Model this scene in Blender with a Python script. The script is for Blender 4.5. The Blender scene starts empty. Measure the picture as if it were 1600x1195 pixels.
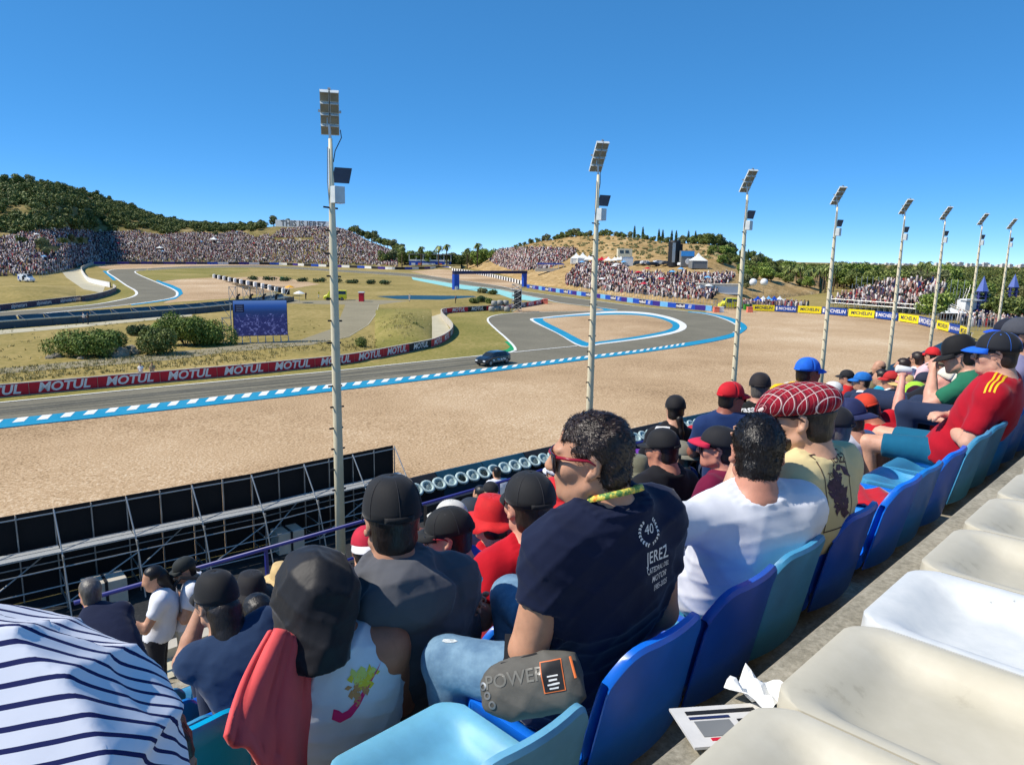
import bpy, bmesh, math, random
import numpy as np
from mathutils import Vector, Matrix, Euler, noise as mnoise
from mathutils.bvhtree import BVHTree
from mathutils.geometry import tessellate_polygon
random.seed(7); RNG = np.random.default_rng(7)
R = math.radians
scene = bpy.context.scene
COL = scene.collection

# ------------------------------------------------------------------ camera
CZ = 12.5                                   # eye height above the circuit
FPX, PITCH, ROLL = 1110.0, math.atan(197 / 1110), 0.0185
cam_d = bpy.data.cameras.new('camera'); cam = bpy.data.objects.new('camera', cam_d); COL.objects.link(cam)
cam_d.sensor_width = 36; cam_d.lens = FPX / 1600 * 36; cam_d.clip_start = .05; cam_d.clip_end = 12000
cam.matrix_world = Matrix.Translation((0, 0, CZ)) @ Matrix.Rotation(math.pi / 2 - PITCH, 4, 'X') @ Matrix.Rotation(ROLL, 4, 'Z')
scene.camera = cam

# ------------------------------------------------------------------ sky and sun
SUN_AZ, SUN_EL = R(-100), R(48)              # azimuth from +Y, negative = left
world = bpy.data.worlds.new('World'); scene.world = world; world.use_nodes = True
wn = world.node_tree.nodes; wl = world.node_tree.links
bg = wn['Background']; sky = wn.new('ShaderNodeTexSky'); sky.sky_type = 'NISHITA'; sky.sun_disc = False
sky.sun_elevation = SUN_EL; sky.sun_rotation = SUN_AZ; sky.altitude = 5000
sky.air_density = .5; sky.dust_density = 0.; sky.ozone_density = 5.
gam = wn.new('ShaderNodeGamma'); gam.inputs[1].default_value = .53; wl.new(sky.outputs[0], gam.inputs[0])     # the phone camera's even, saturated blue
hsv = wn.new('ShaderNodeHueSaturation'); hsv.inputs['Saturation'].default_value = 1.62; hsv.inputs['Value'].default_value = 2.85; wl.new(gam.outputs[0], hsv.inputs['Color'])
wl.new(hsv.outputs[0], bg.inputs[0]); bg.inputs[1].default_value = 0.15
sun_d = bpy.data.lights.new('sun', 'SUN'); sun = bpy.data.objects.new('sun', sun_d); COL.objects.link(sun)
sun_d.energy = 4.8; sun_d.angle = R(.53); sun_d.color = (1, .93, .82)
sd = Vector((math.sin(SUN_AZ) * math.cos(SUN_EL), math.cos(SUN_AZ) * math.cos(SUN_EL), math.sin(SUN_EL)))
sun.rotation_euler = sd.to_track_quat('Z', 'Y').to_euler(); sun.location = (-30, 20, 60)
scene.view_settings.view_transform = 'Standard'; scene.view_settings.look = 'None'
scene.view_settings.exposure = 0.12; scene.view_settings.gamma = 1.0; scene.view_settings.use_curve_mapping = False

# ------------------------------------------------------------------ geometry of the place
FW = np.array([0, math.cos(PITCH), -math.sin(PITCH)]); UP = np.array([0, math.sin(PITCH), math.cos(PITCH)]); RT = np.array([1., 0, 0])
EYE = np.array([0, 0, CZ])
_c, _s = math.cos(ROLL), math.sin(ROLL)
TH = R(45.5)
SV = np.array([math.sin(TH), math.cos(TH), 0]); TV = np.array([-math.cos(TH), math.sin(TH), 0])   # along the stand / down towards the track
SLOPE = .01
def sight(px, py):
    u = (px - 800) / FPX; v = -(py - 597.5) / FPX
    return FW + (u * _c - v * _s) * RT + (u * _s + v * _c) * UP
def pix(p):
    q = np.asarray(p, float) - EYE
    f = q @ FW; u2 = q @ RT / f; v2 = q @ UP / f
    return 800 + (u2 * _c + v2 * _s) * FPX, 597.5 - (-u2 * _s + v2 * _c) * FPX
def gz(y): return SLOPE * min(y, 450.)
def G(px, py, dz=0):                        # a spot on the circuit's gently rising ground
    d = sight(px, py); t = -CZ / (d[2] - SLOPE * d[1]); p = EYE + d * t; p[2] += dz
    return p
def D(px, py, dep):                         # a spot at a given distance in front
    d = sight(px, py); return EYE + d * (dep / d[1])
def ST(s, t, z): return SV * s + TV * t + np.array([0, 0, z + CZ])     # grandstand coordinates, z counted from eye level
def at_t(px, py, t):
    d = sight(px, py); p = d * (t / (d @ TV)); return float(p @ SV), float(p[2])

# ------------------------------------------------------------------ materials
def srgb(r, g, b):
    f = lambda c: c / 12.92 if c <= .04045 else ((c + .055) / 1.055) ** 2.4
    return (f(r / 255), f(g / 255), f(b / 255))
MATS = {}
def mat(name, col=(.5, .5, .5), rough=.7, metal=0., vary=.12, scale=3., bump=.0, bscale=40., spec=.4, col2=None, detail=5., coat=0., sheen=0., stretch=None, bdist=.02, attr=None, ramp=None, trans=0.):
    if name in MATS: return MATS[name]
    m = bpy.data.materials.new(name); m.use_nodes = True; MATS[name] = m
    n = m.node_tree.nodes; l = m.node_tree.links; b = n['Principled BSDF']
    b.inputs['Roughness'].default_value = rough; b.inputs['Metallic'].default_value = metal
    b.inputs['Specular IOR Level'].default_value = spec; b.inputs['Coat Weight'].default_value = coat
    if sheen: b.inputs['Sheen Weight'].default_value = sheen; b.inputs['Sheen Roughness'].default_value = .4
    tc = n.new('ShaderNodeTexCoord'); src = tc.outputs['Object']
    if stretch:
        mp = n.new('ShaderNodeMapping'); mp.inputs['Scale'].default_value = stretch; l.new(src, mp.inputs[0]); src = mp.outputs[0]
    nz = n.new('ShaderNodeTexNoise'); nz.inputs['Scale'].default_value = scale; nz.inputs['Detail'].default_value = detail; nz.inputs['Roughness'].default_value = .62
    l.new(src, nz.inputs['Vector'])
    rp = n.new('ShaderNodeValToRGB'); l.new(nz.outputs['Fac'], rp.inputs[0])
    if ramp:
        e = rp.color_ramp.elements
        while len(e) < len(ramp): e.new(.5)
        for k, (p, c) in enumerate(ramp): e[k].position = p; e[k].color = (*c, 1)
    else:
        c2 = col2 or tuple(min(1, c * (1 + vary)) for c in col); c1 = col if col2 else tuple(c * (1 - vary) for c in col)
        rp.color_ramp.elements[0].position = .32; rp.color_ramp.elements[0].color = (*c1, 1)
        rp.color_ramp.elements[1].position = .68; rp.color_ramp.elements[1].color = (*c2, 1)
    out = rp.outputs[0]
    if attr:
        at = n.new('ShaderNodeAttribute'); at.attribute_name = attr
        mx = n.new('ShaderNodeMixRGB'); mx.blend_type = 'MULTIPLY'; mx.inputs[0].default_value = 1
        l.new(at.outputs['Color'], mx.inputs[1]); l.new(out, mx.inputs[2]); out = mx.outputs[0]
    l.new(out, b.inputs['Base Color'])
    if bump:
        nb = n.new('ShaderNodeTexNoise'); nb.inputs['Scale'].default_value = bscale; nb.inputs['Detail'].default_value = 4
        l.new(src, nb.inputs['Vector'])
        bp = n.new('ShaderNodeBump'); bp.inputs['Strength'].default_value = bump; bp.inputs['Distance'].default_value = bdist
        l.new(nb.outputs['Fac'], bp.inputs['Height']); l.new(bp.outputs[0], b.inputs['Normal'])
    return m
def leaf_mat(name, c1, c2, c3):
    m = bpy.data.materials.new(name); m.use_nodes = True; MATS[name] = m
    n = m.node_tree.nodes; l = m.node_tree.links; b = n['Principled BSDF']
    g = n.new('ShaderNodeNewGeometry'); rp = n.new('ShaderNodeValToRGB'); l.new(g.outputs['Random Per Island'], rp.inputs[0])
    e = rp.color_ramp.elements; e.new(.5)
    for k, (p, c) in enumerate(((0, c1), (.5, c2), (1, c3))): e[k].position = p; e[k].color = (*c, 1)
    oi = n.new('ShaderNodeObjectInfo'); hs = n.new('ShaderNodeHueSaturation'); mr = n.new('ShaderNodeMapRange')
    mr.inputs['To Min'].default_value = .75; mr.inputs['To Max'].default_value = 1.25
    l.new(oi.outputs['Random'], mr.inputs[0]); l.new(mr.outputs[0], hs.inputs['Value']); l.new(rp.outputs[0], hs.inputs['Color'])
    l.new(hs.outputs[0], b.inputs['Base Color']); b.inputs['Roughness'].default_value = .6; b.inputs['Specular IOR Level'].default_value = .25
    return m

# ------------------------------------------------------------------ objects
WOFF = {}
def props(o, label=None, cat=None, group=None, kind=None):
    if label: o['label'] = label
    if cat: o['category'] = cat
    if group: o['group'] = group
    if kind: o['kind'] = kind
    return o
def thing(name, label, cat, loc, group=None):
    o = bpy.data.objects.new(name, None); COL.objects.link(o); o.location = tuple(loc); o.empty_display_size = .2
    WOFF[o] = np.array(loc, float)
    return props(o, label, cat, group)
def link(name, me, parent=None, origin=None):
    o = bpy.data.objects.new(name, me); COL.objects.link(o)
    off = np.zeros(3)
    if parent is not None:
        o.parent = parent; off = WOFF[parent]
        WOFF[o] = off
    return o
class MB:
    def __init__(s): s.v = []; s.f = []; s.n = 0
    def add(s, vs, fs):
        k = s.n; vs = [tuple(map(float, p)) for p in vs]; s.v += vs; s.n += len(vs); s.f += [tuple(i + k for i in f) for f in fs]; return s
    def box(s, c, size, X=(1, 0, 0), Z=(0, 0, 1), taper=1.):
        c = np.array(c, float); X = np.array(X, float); X /= np.linalg.norm(X); Z = np.array(Z, float); Z /= np.linalg.norm(Z)
        Y = np.cross(Z, X); Y /= np.linalg.norm(Y); hx, hy, hz = np.array(size, float) / 2
        vs = [c + X * a * hx * (taper if d > 0 else 1) + Y * b * hy * (taper if d > 0 else 1) + Z * d * hz for d in (-1, 1) for a, b in ((-1, -1), (1, -1), (1, 1), (-1, 1))]
        return s.add(vs, [(3, 2, 1, 0), (4, 5, 6, 7), (0, 1, 5, 4), (1, 2, 6, 5), (2, 3, 7, 6), (3, 0, 4, 7)])
    def beam(s, p, q, w, h=None):
        p = np.array(p, float); q = np.array(q, float); d = q - p; L = np.linalg.norm(d)
        z = np.array((0, 0, 1.)) if abs(d[2]) < .9 * L else np.array((1., 0, 0))
        y = np.cross(z, d / L); y /= np.linalg.norm(y)
        return s.box((p + q) / 2, (L, w, h or w), d, np.cross(d / L, y))
    def tube(s, pts, r, n=8, caps=True):
        pts = [np.array(p, float) for p in pts]; m = len(pts); rr = r if hasattr(r, '__len__') else [r] * m
        vs = []; prev = None
        for i in range(m):
            d = pts[min(i + 1, m - 1)] - pts[max(i - 1, 0)]; d /= np.linalg.norm(d) + 1e-12
            if prev is None: a = np.array((0, 0, 1.)) if abs(d[2]) < .9 else np.array((1., 0, 0)); x = np.cross(a, d)
            else: x = prev - d * (prev @ d)
            x /= np.linalg.norm(x); prev = x; y = np.cross(d, x)
            vs += [pts[i] + (x * math.cos(2 * math.pi * k / n) + y * math.sin(2 * math.pi * k / n)) * rr[i] for k in range(n)]
        fs = [(i * n + k, i * n + (k + 1) % n, (i + 1) * n + (k + 1) % n, (i + 1) * n + k) for i in range(m - 1) for k in range(n)]
        if caps: fs += [tuple(range(n))[::-1], tuple((m - 1) * n + k for k in range(n))]
        return s.add(vs, fs)
    def lathe(s, prof, c=(0, 0, 0), n=16, X=None, Z=None):
        c = np.array(c, float); Z = np.array((0, 0, 1.)) if Z is None else np.array(Z, float) / np.linalg.norm(Z)
        X = (np.array((1., 0, 0)) if abs(Z[0]) < .9 else np.array((0, 1., 0))) if X is None else np.array(X, float); X = X - Z * (X @ Z); X /= np.linalg.norm(X); Y = np.cross(Z, X)
        vs = [c + Z * z + (X * math.cos(2 * math.pi * k / n) + Y * math.sin(2 * math.pi * k / n)) * max(r, 1e-5) for r, z in prof for k in range(n)]
        fs = [(i * n + k, i * n + (k + 1) % n, (i + 1) * n + (k + 1) % n, (i + 1) * n + k) for i in range(len(prof) - 1) for k in range(n)]
        if prof[0][0] > .001: fs.append(tuple(range(n))[::-1])
        if prof[-1][0] > .001: fs.append(tuple((len(prof) - 1) * n + k for k in range(n)))
        return s.add(vs, fs)
    def grid(s, rows, close=False):
        m = len(rows); n = len(rows[0])
        return s.add([p for r in rows for p in r], [(i * n + k, i * n + k + 1, (i + 1) * n + k + 1, (i + 1) * n + k) for i in range(m - 1) for k in range(n - 1)])
    def poly(s, pts):
        t = tessellate_polygon([[Vector((p[0], p[1], 0)) for p in pts]])
        fs = []
        for a, b, c in t:
            A, B, C_ = (np.array(pts[i], float) for i in (a, b, c))
            fs.append((a, b, c) if np.cross(B - A, C_ - A)[2] > 0 else (a, c, b))
        return s.add(pts, fs)
    def build(s, name, m, parent=None, smooth=False, bevel=0, tag=None):
        me = bpy.data.meshes.new(name); v = np.array(s.v, float)
        if parent is not None: off = WOFF[parent]
        else: off = np.array([(v[:, 0].min() + v[:, 0].max()) / 2, (v[:, 1].min() + v[:, 1].max()) / 2, v[:, 2].min()])
        me.from_pydata((v - off).tolist(), [], s.f); me.materials.append(m)
        if smooth: me.polygons.foreach_set('use_smooth', [True] * len(me.polygons))
        me.update()
        o = bpy.data.objects.new(name, me); COL.objects.link(o); WOFF[o] = off
        if parent is not None: o.parent = parent
        else: o.location = tuple(off)
        if bevel:
            bv = o.modifiers.new('bevel', 'BEVEL'); bv.width = bevel; bv.segments = 2; bv.limit_method = 'ANGLE'; bv.angle_limit = R(40)
        return o
def npmesh(name, v, f, m, parent=None, smooth=False, col=None, off=None):
    """v (n,3) array, f (m,k) array of equal-size faces"""
    me = bpy.data.meshes.new(name); v = np.asarray(v, float)
    if off is None:
        off = WOFF[parent] if parent is not None else np.array([v[:, 0].mean(), v[:, 1].mean(), v[:, 2].min()])
    me.vertices.add(len(v)); me.vertices.foreach_set('co', (v - off).astype(np.float32).ravel())
    k = f.shape[1]; me.loops.add(f.size); me.loops.foreach_set('vertex_index', f.astype(np.int32).ravel())
    me.polygons.add(len(f)); me.polygons.foreach_set('loop_start', np.arange(0, f.size, k, dtype=np.int32))
    if smooth: me.polygons.foreach_set('use_smooth', np.ones(len(f), bool))
    if col is not None:
        a = me.attributes.new('Col', 'FLOAT_COLOR', 'POINT'); a.data.foreach_set('color', np.c_[col, np.ones(len(col))].astype(np.float32).ravel())
    me.update(calc_edges=True); me.validate(); me.materials.append(m)
    o = bpy.data.objects.new(name, me); COL.objects.link(o); WOFF[o] = off
    if parent is not None: o.parent = parent
    else: o.location = tuple(off)
    return o
def copy_tree(o, loc=None, rotz=None, scale=None, parent=None):
    c = o.copy(); COL.objects.link(c); c.parent = parent; WOFF[c] = WOFF.get(o, np.zeros(3))
    if loc is not None: c.location = tuple(loc); WOFF[c] = np.array(loc, float)
    if rotz is not None: c.rotation_euler = (0, 0, rotz)
    if scale is not None: c.scale = scale if hasattr(scale, '__len__') else (scale,) * 3
    for ch in KIDS.get(o.name, o.children): copy_tree(ch, parent=c)
    return c
KIDS = {}
def struct(o): o['kind'] = 'structure'; return o
def text_mesh(txt, size=1., shear=0., bold=0., spacing=1., align='CENTER', xs=1.):
    """flat lettering as (verts, faces) in its own xy plane"""
    cu = bpy.data.curves.new('t', 'FONT'); cu.body = txt; cu.size = size; cu.shear = shear; cu.offset = bold * size; cu.space_character = spacing
    cu.align_x = align; cu.align_y = 'CENTER'; cu.resolution_u = 3
    o = bpy.data.objects.new('t', cu); COL.objects.link(o)
    dg = bpy.context.evaluated_depsgraph_get(); me = o.evaluated_get(dg).to_mesh()
    vs = [np.array((v.co.x * xs, v.co.y, 0.)) for v in me.vertices]; fs = [tuple(p.vertices) for p in me.polygons]
    o.evaluated_get(dg).to_mesh_clear(); bpy.data.objects.remove(o); bpy.data.curves.remove(cu)
    return vs, fs
TXT = {}
def text_on(mb, txt, c, X, Y, size, **k):
    key = (txt, tuple(sorted(k.items())))
    if key not in TXT: TXT[key] = text_mesh(txt, 1., **k)
    vs, fs = TXT[key]; X = np.array(X, float) / np.linalg.norm(X); Y = np.array(Y, float) / np.linalg.norm(Y)
    mb.add([np.array(c) + X * v[0] * size + Y * v[1] * size for v in vs], fs); return mb
def catmull(pts, n=6, closed=False):
    P_ = [np.array(p, float) for p in pts]; m = len(P_); out = []
    for i in range(m if closed else m - 1):
        a, b, c, d = (P_[(i + k) % m] if closed else P_[min(max(i + k, 0), m - 1)] for k in (-1, 0, 1, 2))
        for j in range(n):
            t = j / n; out.append(.5 * (2 * b + (c - a) * t + (2 * a - 5 * b + 4 * c - d) * t * t + (3 * b - a - 3 * c + d) * t ** 3))
    if not closed: out.append(P_[-1])
    return out
def resample(pts, step=None, n=None):
    p = np.array(pts, float); s = np.r_[0, np.cumsum(np.linalg.norm(np.diff(p, axis=0), axis=1))]
    q = np.linspace(0, s[-1], n or max(2, int(s[-1] / step) + 1))
    return np.stack([np.interp(q, s, p[:, k]) for k in range(p.shape[1])], 1)
def offset_line(p, d):
    p = np.asarray(p); t = np.gradient(p, axis=0); t /= np.linalg.norm(t[:, :2], axis=1)[:, None]
    o = p.copy(); o[:, 0] += -t[:, 1] * d; o[:, 1] += t[:, 0] * d; return o
def ribbon(line, w0, w1, dz, zs=None):
    a = offset_line(line, w0); b = offset_line(line, w1); a[:, 2] += dz; b[:, 2] += dz; return a, b
# ------------------------------------------------------------------ ground materials
def ground_mat(name, stops, scale, fine, bump=.3, bd=.05, big=None, fd=3., fr=.7):
    m = bpy.data.materials.new(name); m.use_nodes = True; MATS[name] = m
    n = m.node_tree.nodes; l = m.node_tree.links; b = n['Principled BSDF']; b.inputs['Roughness'].default_value = .93; b.inputs['Specular IOR Level'].default_value = .15
    g = n.new('ShaderNodeNewGeometry'); A = n.new('ShaderNodeTexNoise'); A.inputs['Scale'].default_value = scale; A.inputs['Detail'].default_value = 6; A.inputs['Roughness'].default_value = .65
    B = n.new('ShaderNodeTexNoise'); B.inputs['Scale'].default_value = fine; B.inputs['Detail'].default_value = fd; B.inputs['Roughness'].default_value = fr
    for q in (A, B): l.new(g.outputs['Position'], q.inputs['Vector'])
    ad = n.new('ShaderNodeMath'); ad.operation = 'MULTIPLY_ADD'; ad.inputs[1].default_value = .55; l.new(B.outputs['Fac'], ad.inputs[0])
    m2 = n.new('ShaderNodeMath'); m2.operation = 'MULTIPLY'; m2.inputs[1].default_value = .45 if big is None else big; l.new(A.outputs['Fac'], m2.inputs[0]); l.new(m2.outputs[0], ad.inputs[2])
    rp = n.new('ShaderNodeValToRGB'); e = rp.color_ramp.elements
    while len(e) < len(stops): e.new(.5)
    for k, (p, c) in enumerate(stops): e[k].position = p; e[k].color = (*c, 1)
    l.new(ad.outputs[0], rp.inputs[0]); l.new(rp.outputs[0], b.inputs['Base Color'])
    if bump:
        bp = n.new('ShaderNodeBump'); bp.inputs['Strength'].default_value = bump; bp.inputs['Distance'].default_value = bd
        l.new(B.outputs['Fac'], bp.inputs['Height']); l.new(bp.outputs[0], b.inputs['Normal'])
    return m
M_dry = ground_mat('dry_grass', ((.3, srgb(98, 96, 48)), (.44, srgb(140, 126, 70)), (.55, srgb(164, 144, 88)), (.7, srgb(190, 170, 118))), .05, 1.2, fd=6.)
M_green = ground_mat('green_grass', ((.32, srgb(96, 98, 44)), (.46, srgb(130, 124, 62)), (.56, srgb(152, 138, 80)), (.7, srgb(186, 166, 112))), .05, 2.5)
M_gravel = ground_mat('gravel', ((.36, srgb(126, 102, 72)), (.43, srgb(180, 150, 114)), (.50, srgb(198, 168, 131)), (.58, srgb(228, 208, 176))), .03, 7., bump=.9, bd=.05, fd=3., big=.38, fr=.75)
M_asph = ground_mat('asphalt', ((.3, srgb(104, 100, 85)), (.5, srgb(122, 117, 101)), (.7, srgb(140, 134, 115))), .14, 5., bump=.1, bd=.01)
M_path = ground_mat('old_asphalt', ((.3, srgb(128, 120, 98)), (.5, srgb(146, 137, 112)), (.7, srgb(162, 152, 126))), .15, 4., bump=.1)
M_dark = ground_mat('dark_asphalt', ((.3, (.02, .022, .024)), (.5, (.032, .033, .034)), (.7, (.06, .06, .058))), .5, 9., bump=.2, bd=.01)
M_conc = ground_mat('pale_concrete', ((.3, srgb(168, 160, 136)), (.5, srgb(186, 178, 152)), (.7, srgb(205, 198, 174))), .3, 5., bump=.1)
M_cyan = ground_mat('pale_blue_runoff', ((.3, srgb(120, 190, 190)), (.5, srgb(146, 205, 202)), (.7, srgb(170, 215, 208))), .2, 5., bump=0)
M_blue = ground_mat('blue_kerb_paint', ((.3, srgb(22, 128, 164)), (.5, srgb(32, 142, 180)), (.72, srgb(78, 154, 178))), .3, 8., bump=.1, bd=.005)
M_white = ground_mat('white_line_paint', ((.3, srgb(205, 205, 198)), (.5, srgb(228, 228, 222)), (.7, srgb(236, 236, 232))), .4, 8., bump=.1, bd=.005)
M_greenp = ground_mat('green_kerb_paint', ((.3, srgb(20, 130, 80)), (.5, srgb(30, 150, 95)), (.7, srgb(60, 160, 110))), .3, 8., bump=0)
M_bluedk = ground_mat('deep_blue_paint', ((.3, srgb(22, 64, 88)), (.5, srgb(34, 82, 106)), (.7, srgb(52, 100, 120))), .3, 8., bump=0)
M_plain = ground_mat('far_plain', ((.3, srgb(80, 92, 48)), (.5, srgb(120, 118, 66)), (.7, srgb(176, 160, 110))), .006, .08, bump=0)

# ------------------------------------------------------------------ terrain and circuit
ys = np.r_[np.linspace(-60, 450, 18), 600, 900, 1500, 2600, 5000, 9000]; xs = np.r_[-9000, -4000, -1500, -700, np.linspace(-500, 500, 11), 700, 1500, 4000, 9000]
mb = MB(); mb.grid([[(x, y, gz(y)) for x in xs] for y in ys]); struct(mb.build('ground', M_dry))
LAY = .012
def sheet(name, m, pts, k, n=0, closed=True):
    w = [G(*p) for p in pts]
    if n: w = catmull(w, n, closed=True)
    w = [(p[0], p[1], p[2] + LAY * k) for p in w]
    mb = MB(); mb.poly(w); return struct(mb.build(name, m))
def band(name, m, near, far, k, n=60, dz=0.):
    a = resample([G(*p) for p in near], n=n); b = resample([G(*p) for p in far], n=n)
    a[:, 2] += LAY * k + dz; b[:, 2] += LAY * k + dz
    mb = MB(); mb.grid([a, b]); return mb.build(name, m)
def cat_px(pts, n=5): return [tuple(p) for p in catmull(pts, n)]
K = cat_px([(-160, 673), (0, 656), (210, 634), (420, 611), (544, 598), (660, 586.5), (780, 573), (865, 562.5), (917, 556), (996, 547), (1075, 535), (1120, 527), (1146, 520)], 5)
OUT = cat_px([(1146, 520), (1156, 514), (1147, 506), (1128, 497.5), (1101, 490.6), (1057, 485), (996, 479), (928, 470), (865, 462), (812, 454.5), (780, 447), (709, 437), (643, 428), (544, 422.5), (420, 415.5), (300, 416), (231, 419.5)], 5)
IN_ = cat_px([(231, 422.5), (300, 419), (420, 418.5), (544, 425.5), (643, 432.5), (709, 443), (780, 452), (815, 460), (849, 467), (873, 473), (923, 479), (965, 484)], 5)
LINK = cat_px([(965, 485.5), (923, 486.5), (850, 488), (797, 490), (770, 494), (762, 501), (775, 515), (792, 530), (805, 545), (796, 551), (738, 557.5)], 5)
FAR = [(738, 557.5), (640, 567.5), (523, 580), (420, 589.7), (210, 609), (0, 629.6), (-160, 645)]
sheet('gravel_trap', M_gravel, [(-900, 1010), (-300, 985), (60, 930), (616, 803), (680, 774), (864, 728), (1029, 687), (1284, 627), (1364, 597), (1450, 556), (1500, 527), (1506, 517), (1470, 506), (1440, 500), (1300, 487.5), (1175, 481.5), (1112, 481), (1060, 520), (900, 553), (400, 606), (0, 650), (-500, 700)], 1)
sheet('verge', M_green, FAR + [(-160, 634), (0, 622), (420, 584), (528, 571), (622, 554), (675, 543), (701, 530), (708, 516), (697, 501), (691, 492), (712, 489), (767, 485), (840, 484), (965, 484), (880, 500), (820, 552)], 1)
sheet('race_track', M_asph, K + OUT[1:] + IN_ + LINK[1:] + FAR[1:], 2)
LT_A = cat_px([(-160, 499), (0, 488), (131, 478), (189, 468.7), (211, 462), (212, 455), (197, 446), (180, 434), (168, 425.5), (174, 422), (190, 420.6), (231, 419.5)], 4)
LT_B = cat_px([(231, 422.5), (212, 424), (216, 429), (244, 441), (270, 452), (277, 459), (268, 466), (218, 474), (120, 485), (0, 496), (-160, 508)], 4)
sheet('gravel_trap', M_gravel, [(243, 440), (268, 437), (340, 434), (430, 432), (500, 444), (362, 466), (275, 472), (255, 474), (278, 460), (266, 449)], 1)
sheet('gravel_trap', M_gravel, [(146, 413), (250, 413.2), (420, 412.8), (420, 416), (300, 417), (231, 420.5), (184, 421.5), (160, 420)], 1)
sheet('gravel_trap', M_gravel, [(640, 424), (700, 419.5), (760, 426), (800, 437), (815, 449), (812, 456), (780, 449), (709, 439)], 1)
sheet('infield_grass', M_green, [(212, 425.5), (231, 421.5), (300, 418), (388, 419), (392, 424), (330, 432), (262, 438.5), (246, 441.5), (216, 430)], 1)
sheet('infield_grass', M_green, [(105, 484), (131, 478), (189, 468.7), (213, 460), (197, 446), (190, 440), (168, 440), (185, 458), (150, 470), (96, 479)], 1)
sheet('race_track', M_asph, LT_A + LT_B[1:], 2)
band('blue_kerb', M_blue, [(243, 439), (260, 447), (272, 453), (278, 460), (268, 466.5), (240, 471.5), (205, 476)], [(246, 438), (270, 446), (283, 452), (286, 459), (274, 467.5), (240, 473), (205, 477.4)], 4)['kind'] = 'structure'
band('blue_kerb', M_blue, [(160, 423.5), (170, 432), (176, 438)], [(166.5, 423.5), (176, 432), (182, 438)], 4)['kind'] = 'structure'
for o_ in [o for o in COL.objects if o.name.startswith('blue_kerb')]: pass
def line(name, pts, w, k=5, m=None):
    c = resample([G(*p) for p in pts], step=2.); a, b = ribbon(c, -w / 2, w / 2, LAY * k)
    mb = MB(); mb.grid([a, b]); return struct(mb.build(name, m or M_white))
line('edge_line', FAR, .28); line('edge_line', LINK, .35); line('edge_line', OUT, .4); line('edge_line', IN_, .45); line('edge_line', LT_A, .6); line('edge_line', LT_B, .55)
line('edge_line', [(738, 557.5), (796, 551.5), (850, 546), (902, 541)], .3)
# the inner triangle of gravel with its painted border
tri = [(828, 500), (845, 496.5), (870, 493.5), (920, 489), (965, 486.5), (1010, 488.5), (1045, 495), (1066, 503), (1073, 510), (1066, 517), (1040, 524), (996, 531), (940, 538), (907, 541.5), (870, 521)]
trib = [(833, 500), (850, 497.2), (880, 493.8), (920, 491), (965, 489.2), (1005, 491), (1035, 496), (1056, 503.5), (1062, 510), (1055, 517), (1030, 523), (990, 530), (935, 537), (909, 540.5), (872, 521)]
trig = [(848, 500), (866, 497), (890, 495), (925, 493.3), (965, 492), (1000, 493.2), (1028, 497.5), (1046, 504), (1051, 510), (1043, 516), (1020, 521.5), (985, 527.5), (935, 534.3), (917, 535.5), (884, 519)]
sheet('white_border', M_white, tri, 3, 4); sheet('blue_kerb', M_blue, trib, 4, 4); sheet('gravel_trap', M_gravel, trig, 5, 4)
sheet('gravel_trap', M_gravel, [(856, 472), (873, 474), (923, 480.5), (946, 483.5), (950, 485), (923, 486), (860, 487.2), (800, 489), (815, 480)], 3)
sheet('blue_kerb', M_blue, [(930, 480.5), (946, 482.4), (966, 485), (950, 486.2), (925, 487), (944, 484.5), (940, 483)], 4)
sheet('infield_grass', M_green, [(820, 478), (856, 474), (870, 476), (820, 484), (770, 489), (760, 486)], 2)
band('green_kerb', M_greenp, [(760, 555), (785, 551.5), (803, 548), (806, 544), (796, 534)], [(760, 553.5), (780, 549.5), (793, 546), (797, 542), (788, 534)], 4)['kind'] = 'structure'
sheet('blue_runoff', M_bluedk, [(588, 463), (640, 461.5), (740, 462.5), (745, 464), (690, 468.5), (620, 467.5)], 2)
sheet('pale_runoff', M_cyan, [(643, 433), (709, 443.5), (780, 452.5), (815, 460.5), (849, 467.5), (858, 473), (800, 467), (780, 460), (709, 450), (645, 437)], 2)
sheet('service_road', M_path, [(-160, 593), (0, 576), (150, 562), (262, 551), (360, 541), (470, 531), (521, 513), (530, 500), (540, 475), (592, 475), (588, 490), (575, 508), (545, 527), (486, 539), (360, 550), (262, 563), (150, 572), (0, 584.5), (-160, 602)], 2)
line('edge_line', [(592, 476), (588, 490), (575, 508), (545, 526), (486, 538), (360, 549)], .12, 4, M_conc)
sheet('paved_strip', M_conc, [(-160, 531), (0, 516), (130, 506), (255, 494), (300, 490), (300, 494), (255, 498.5), (130, 511), (0, 522.5), (-160, 538)], 2)
sheet('paved_strip', M_conc, [(660, 499), (690, 490), (696, 503), (705, 518), (698, 530), (672, 542), (630, 551), (652, 538), (667, 518)], 2)
sheet('paved_strip', M_conc, [(88, 414), (128, 413), (132, 428), (150, 441), (165, 446), (160, 458), (130, 452), (104, 434)], 2)
sheet('service_road', M_path, [(540, 476), (592, 476), (640, 470), (560, 468), (470, 470), (340, 430), (325, 430), (440, 474)], 1)
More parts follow.
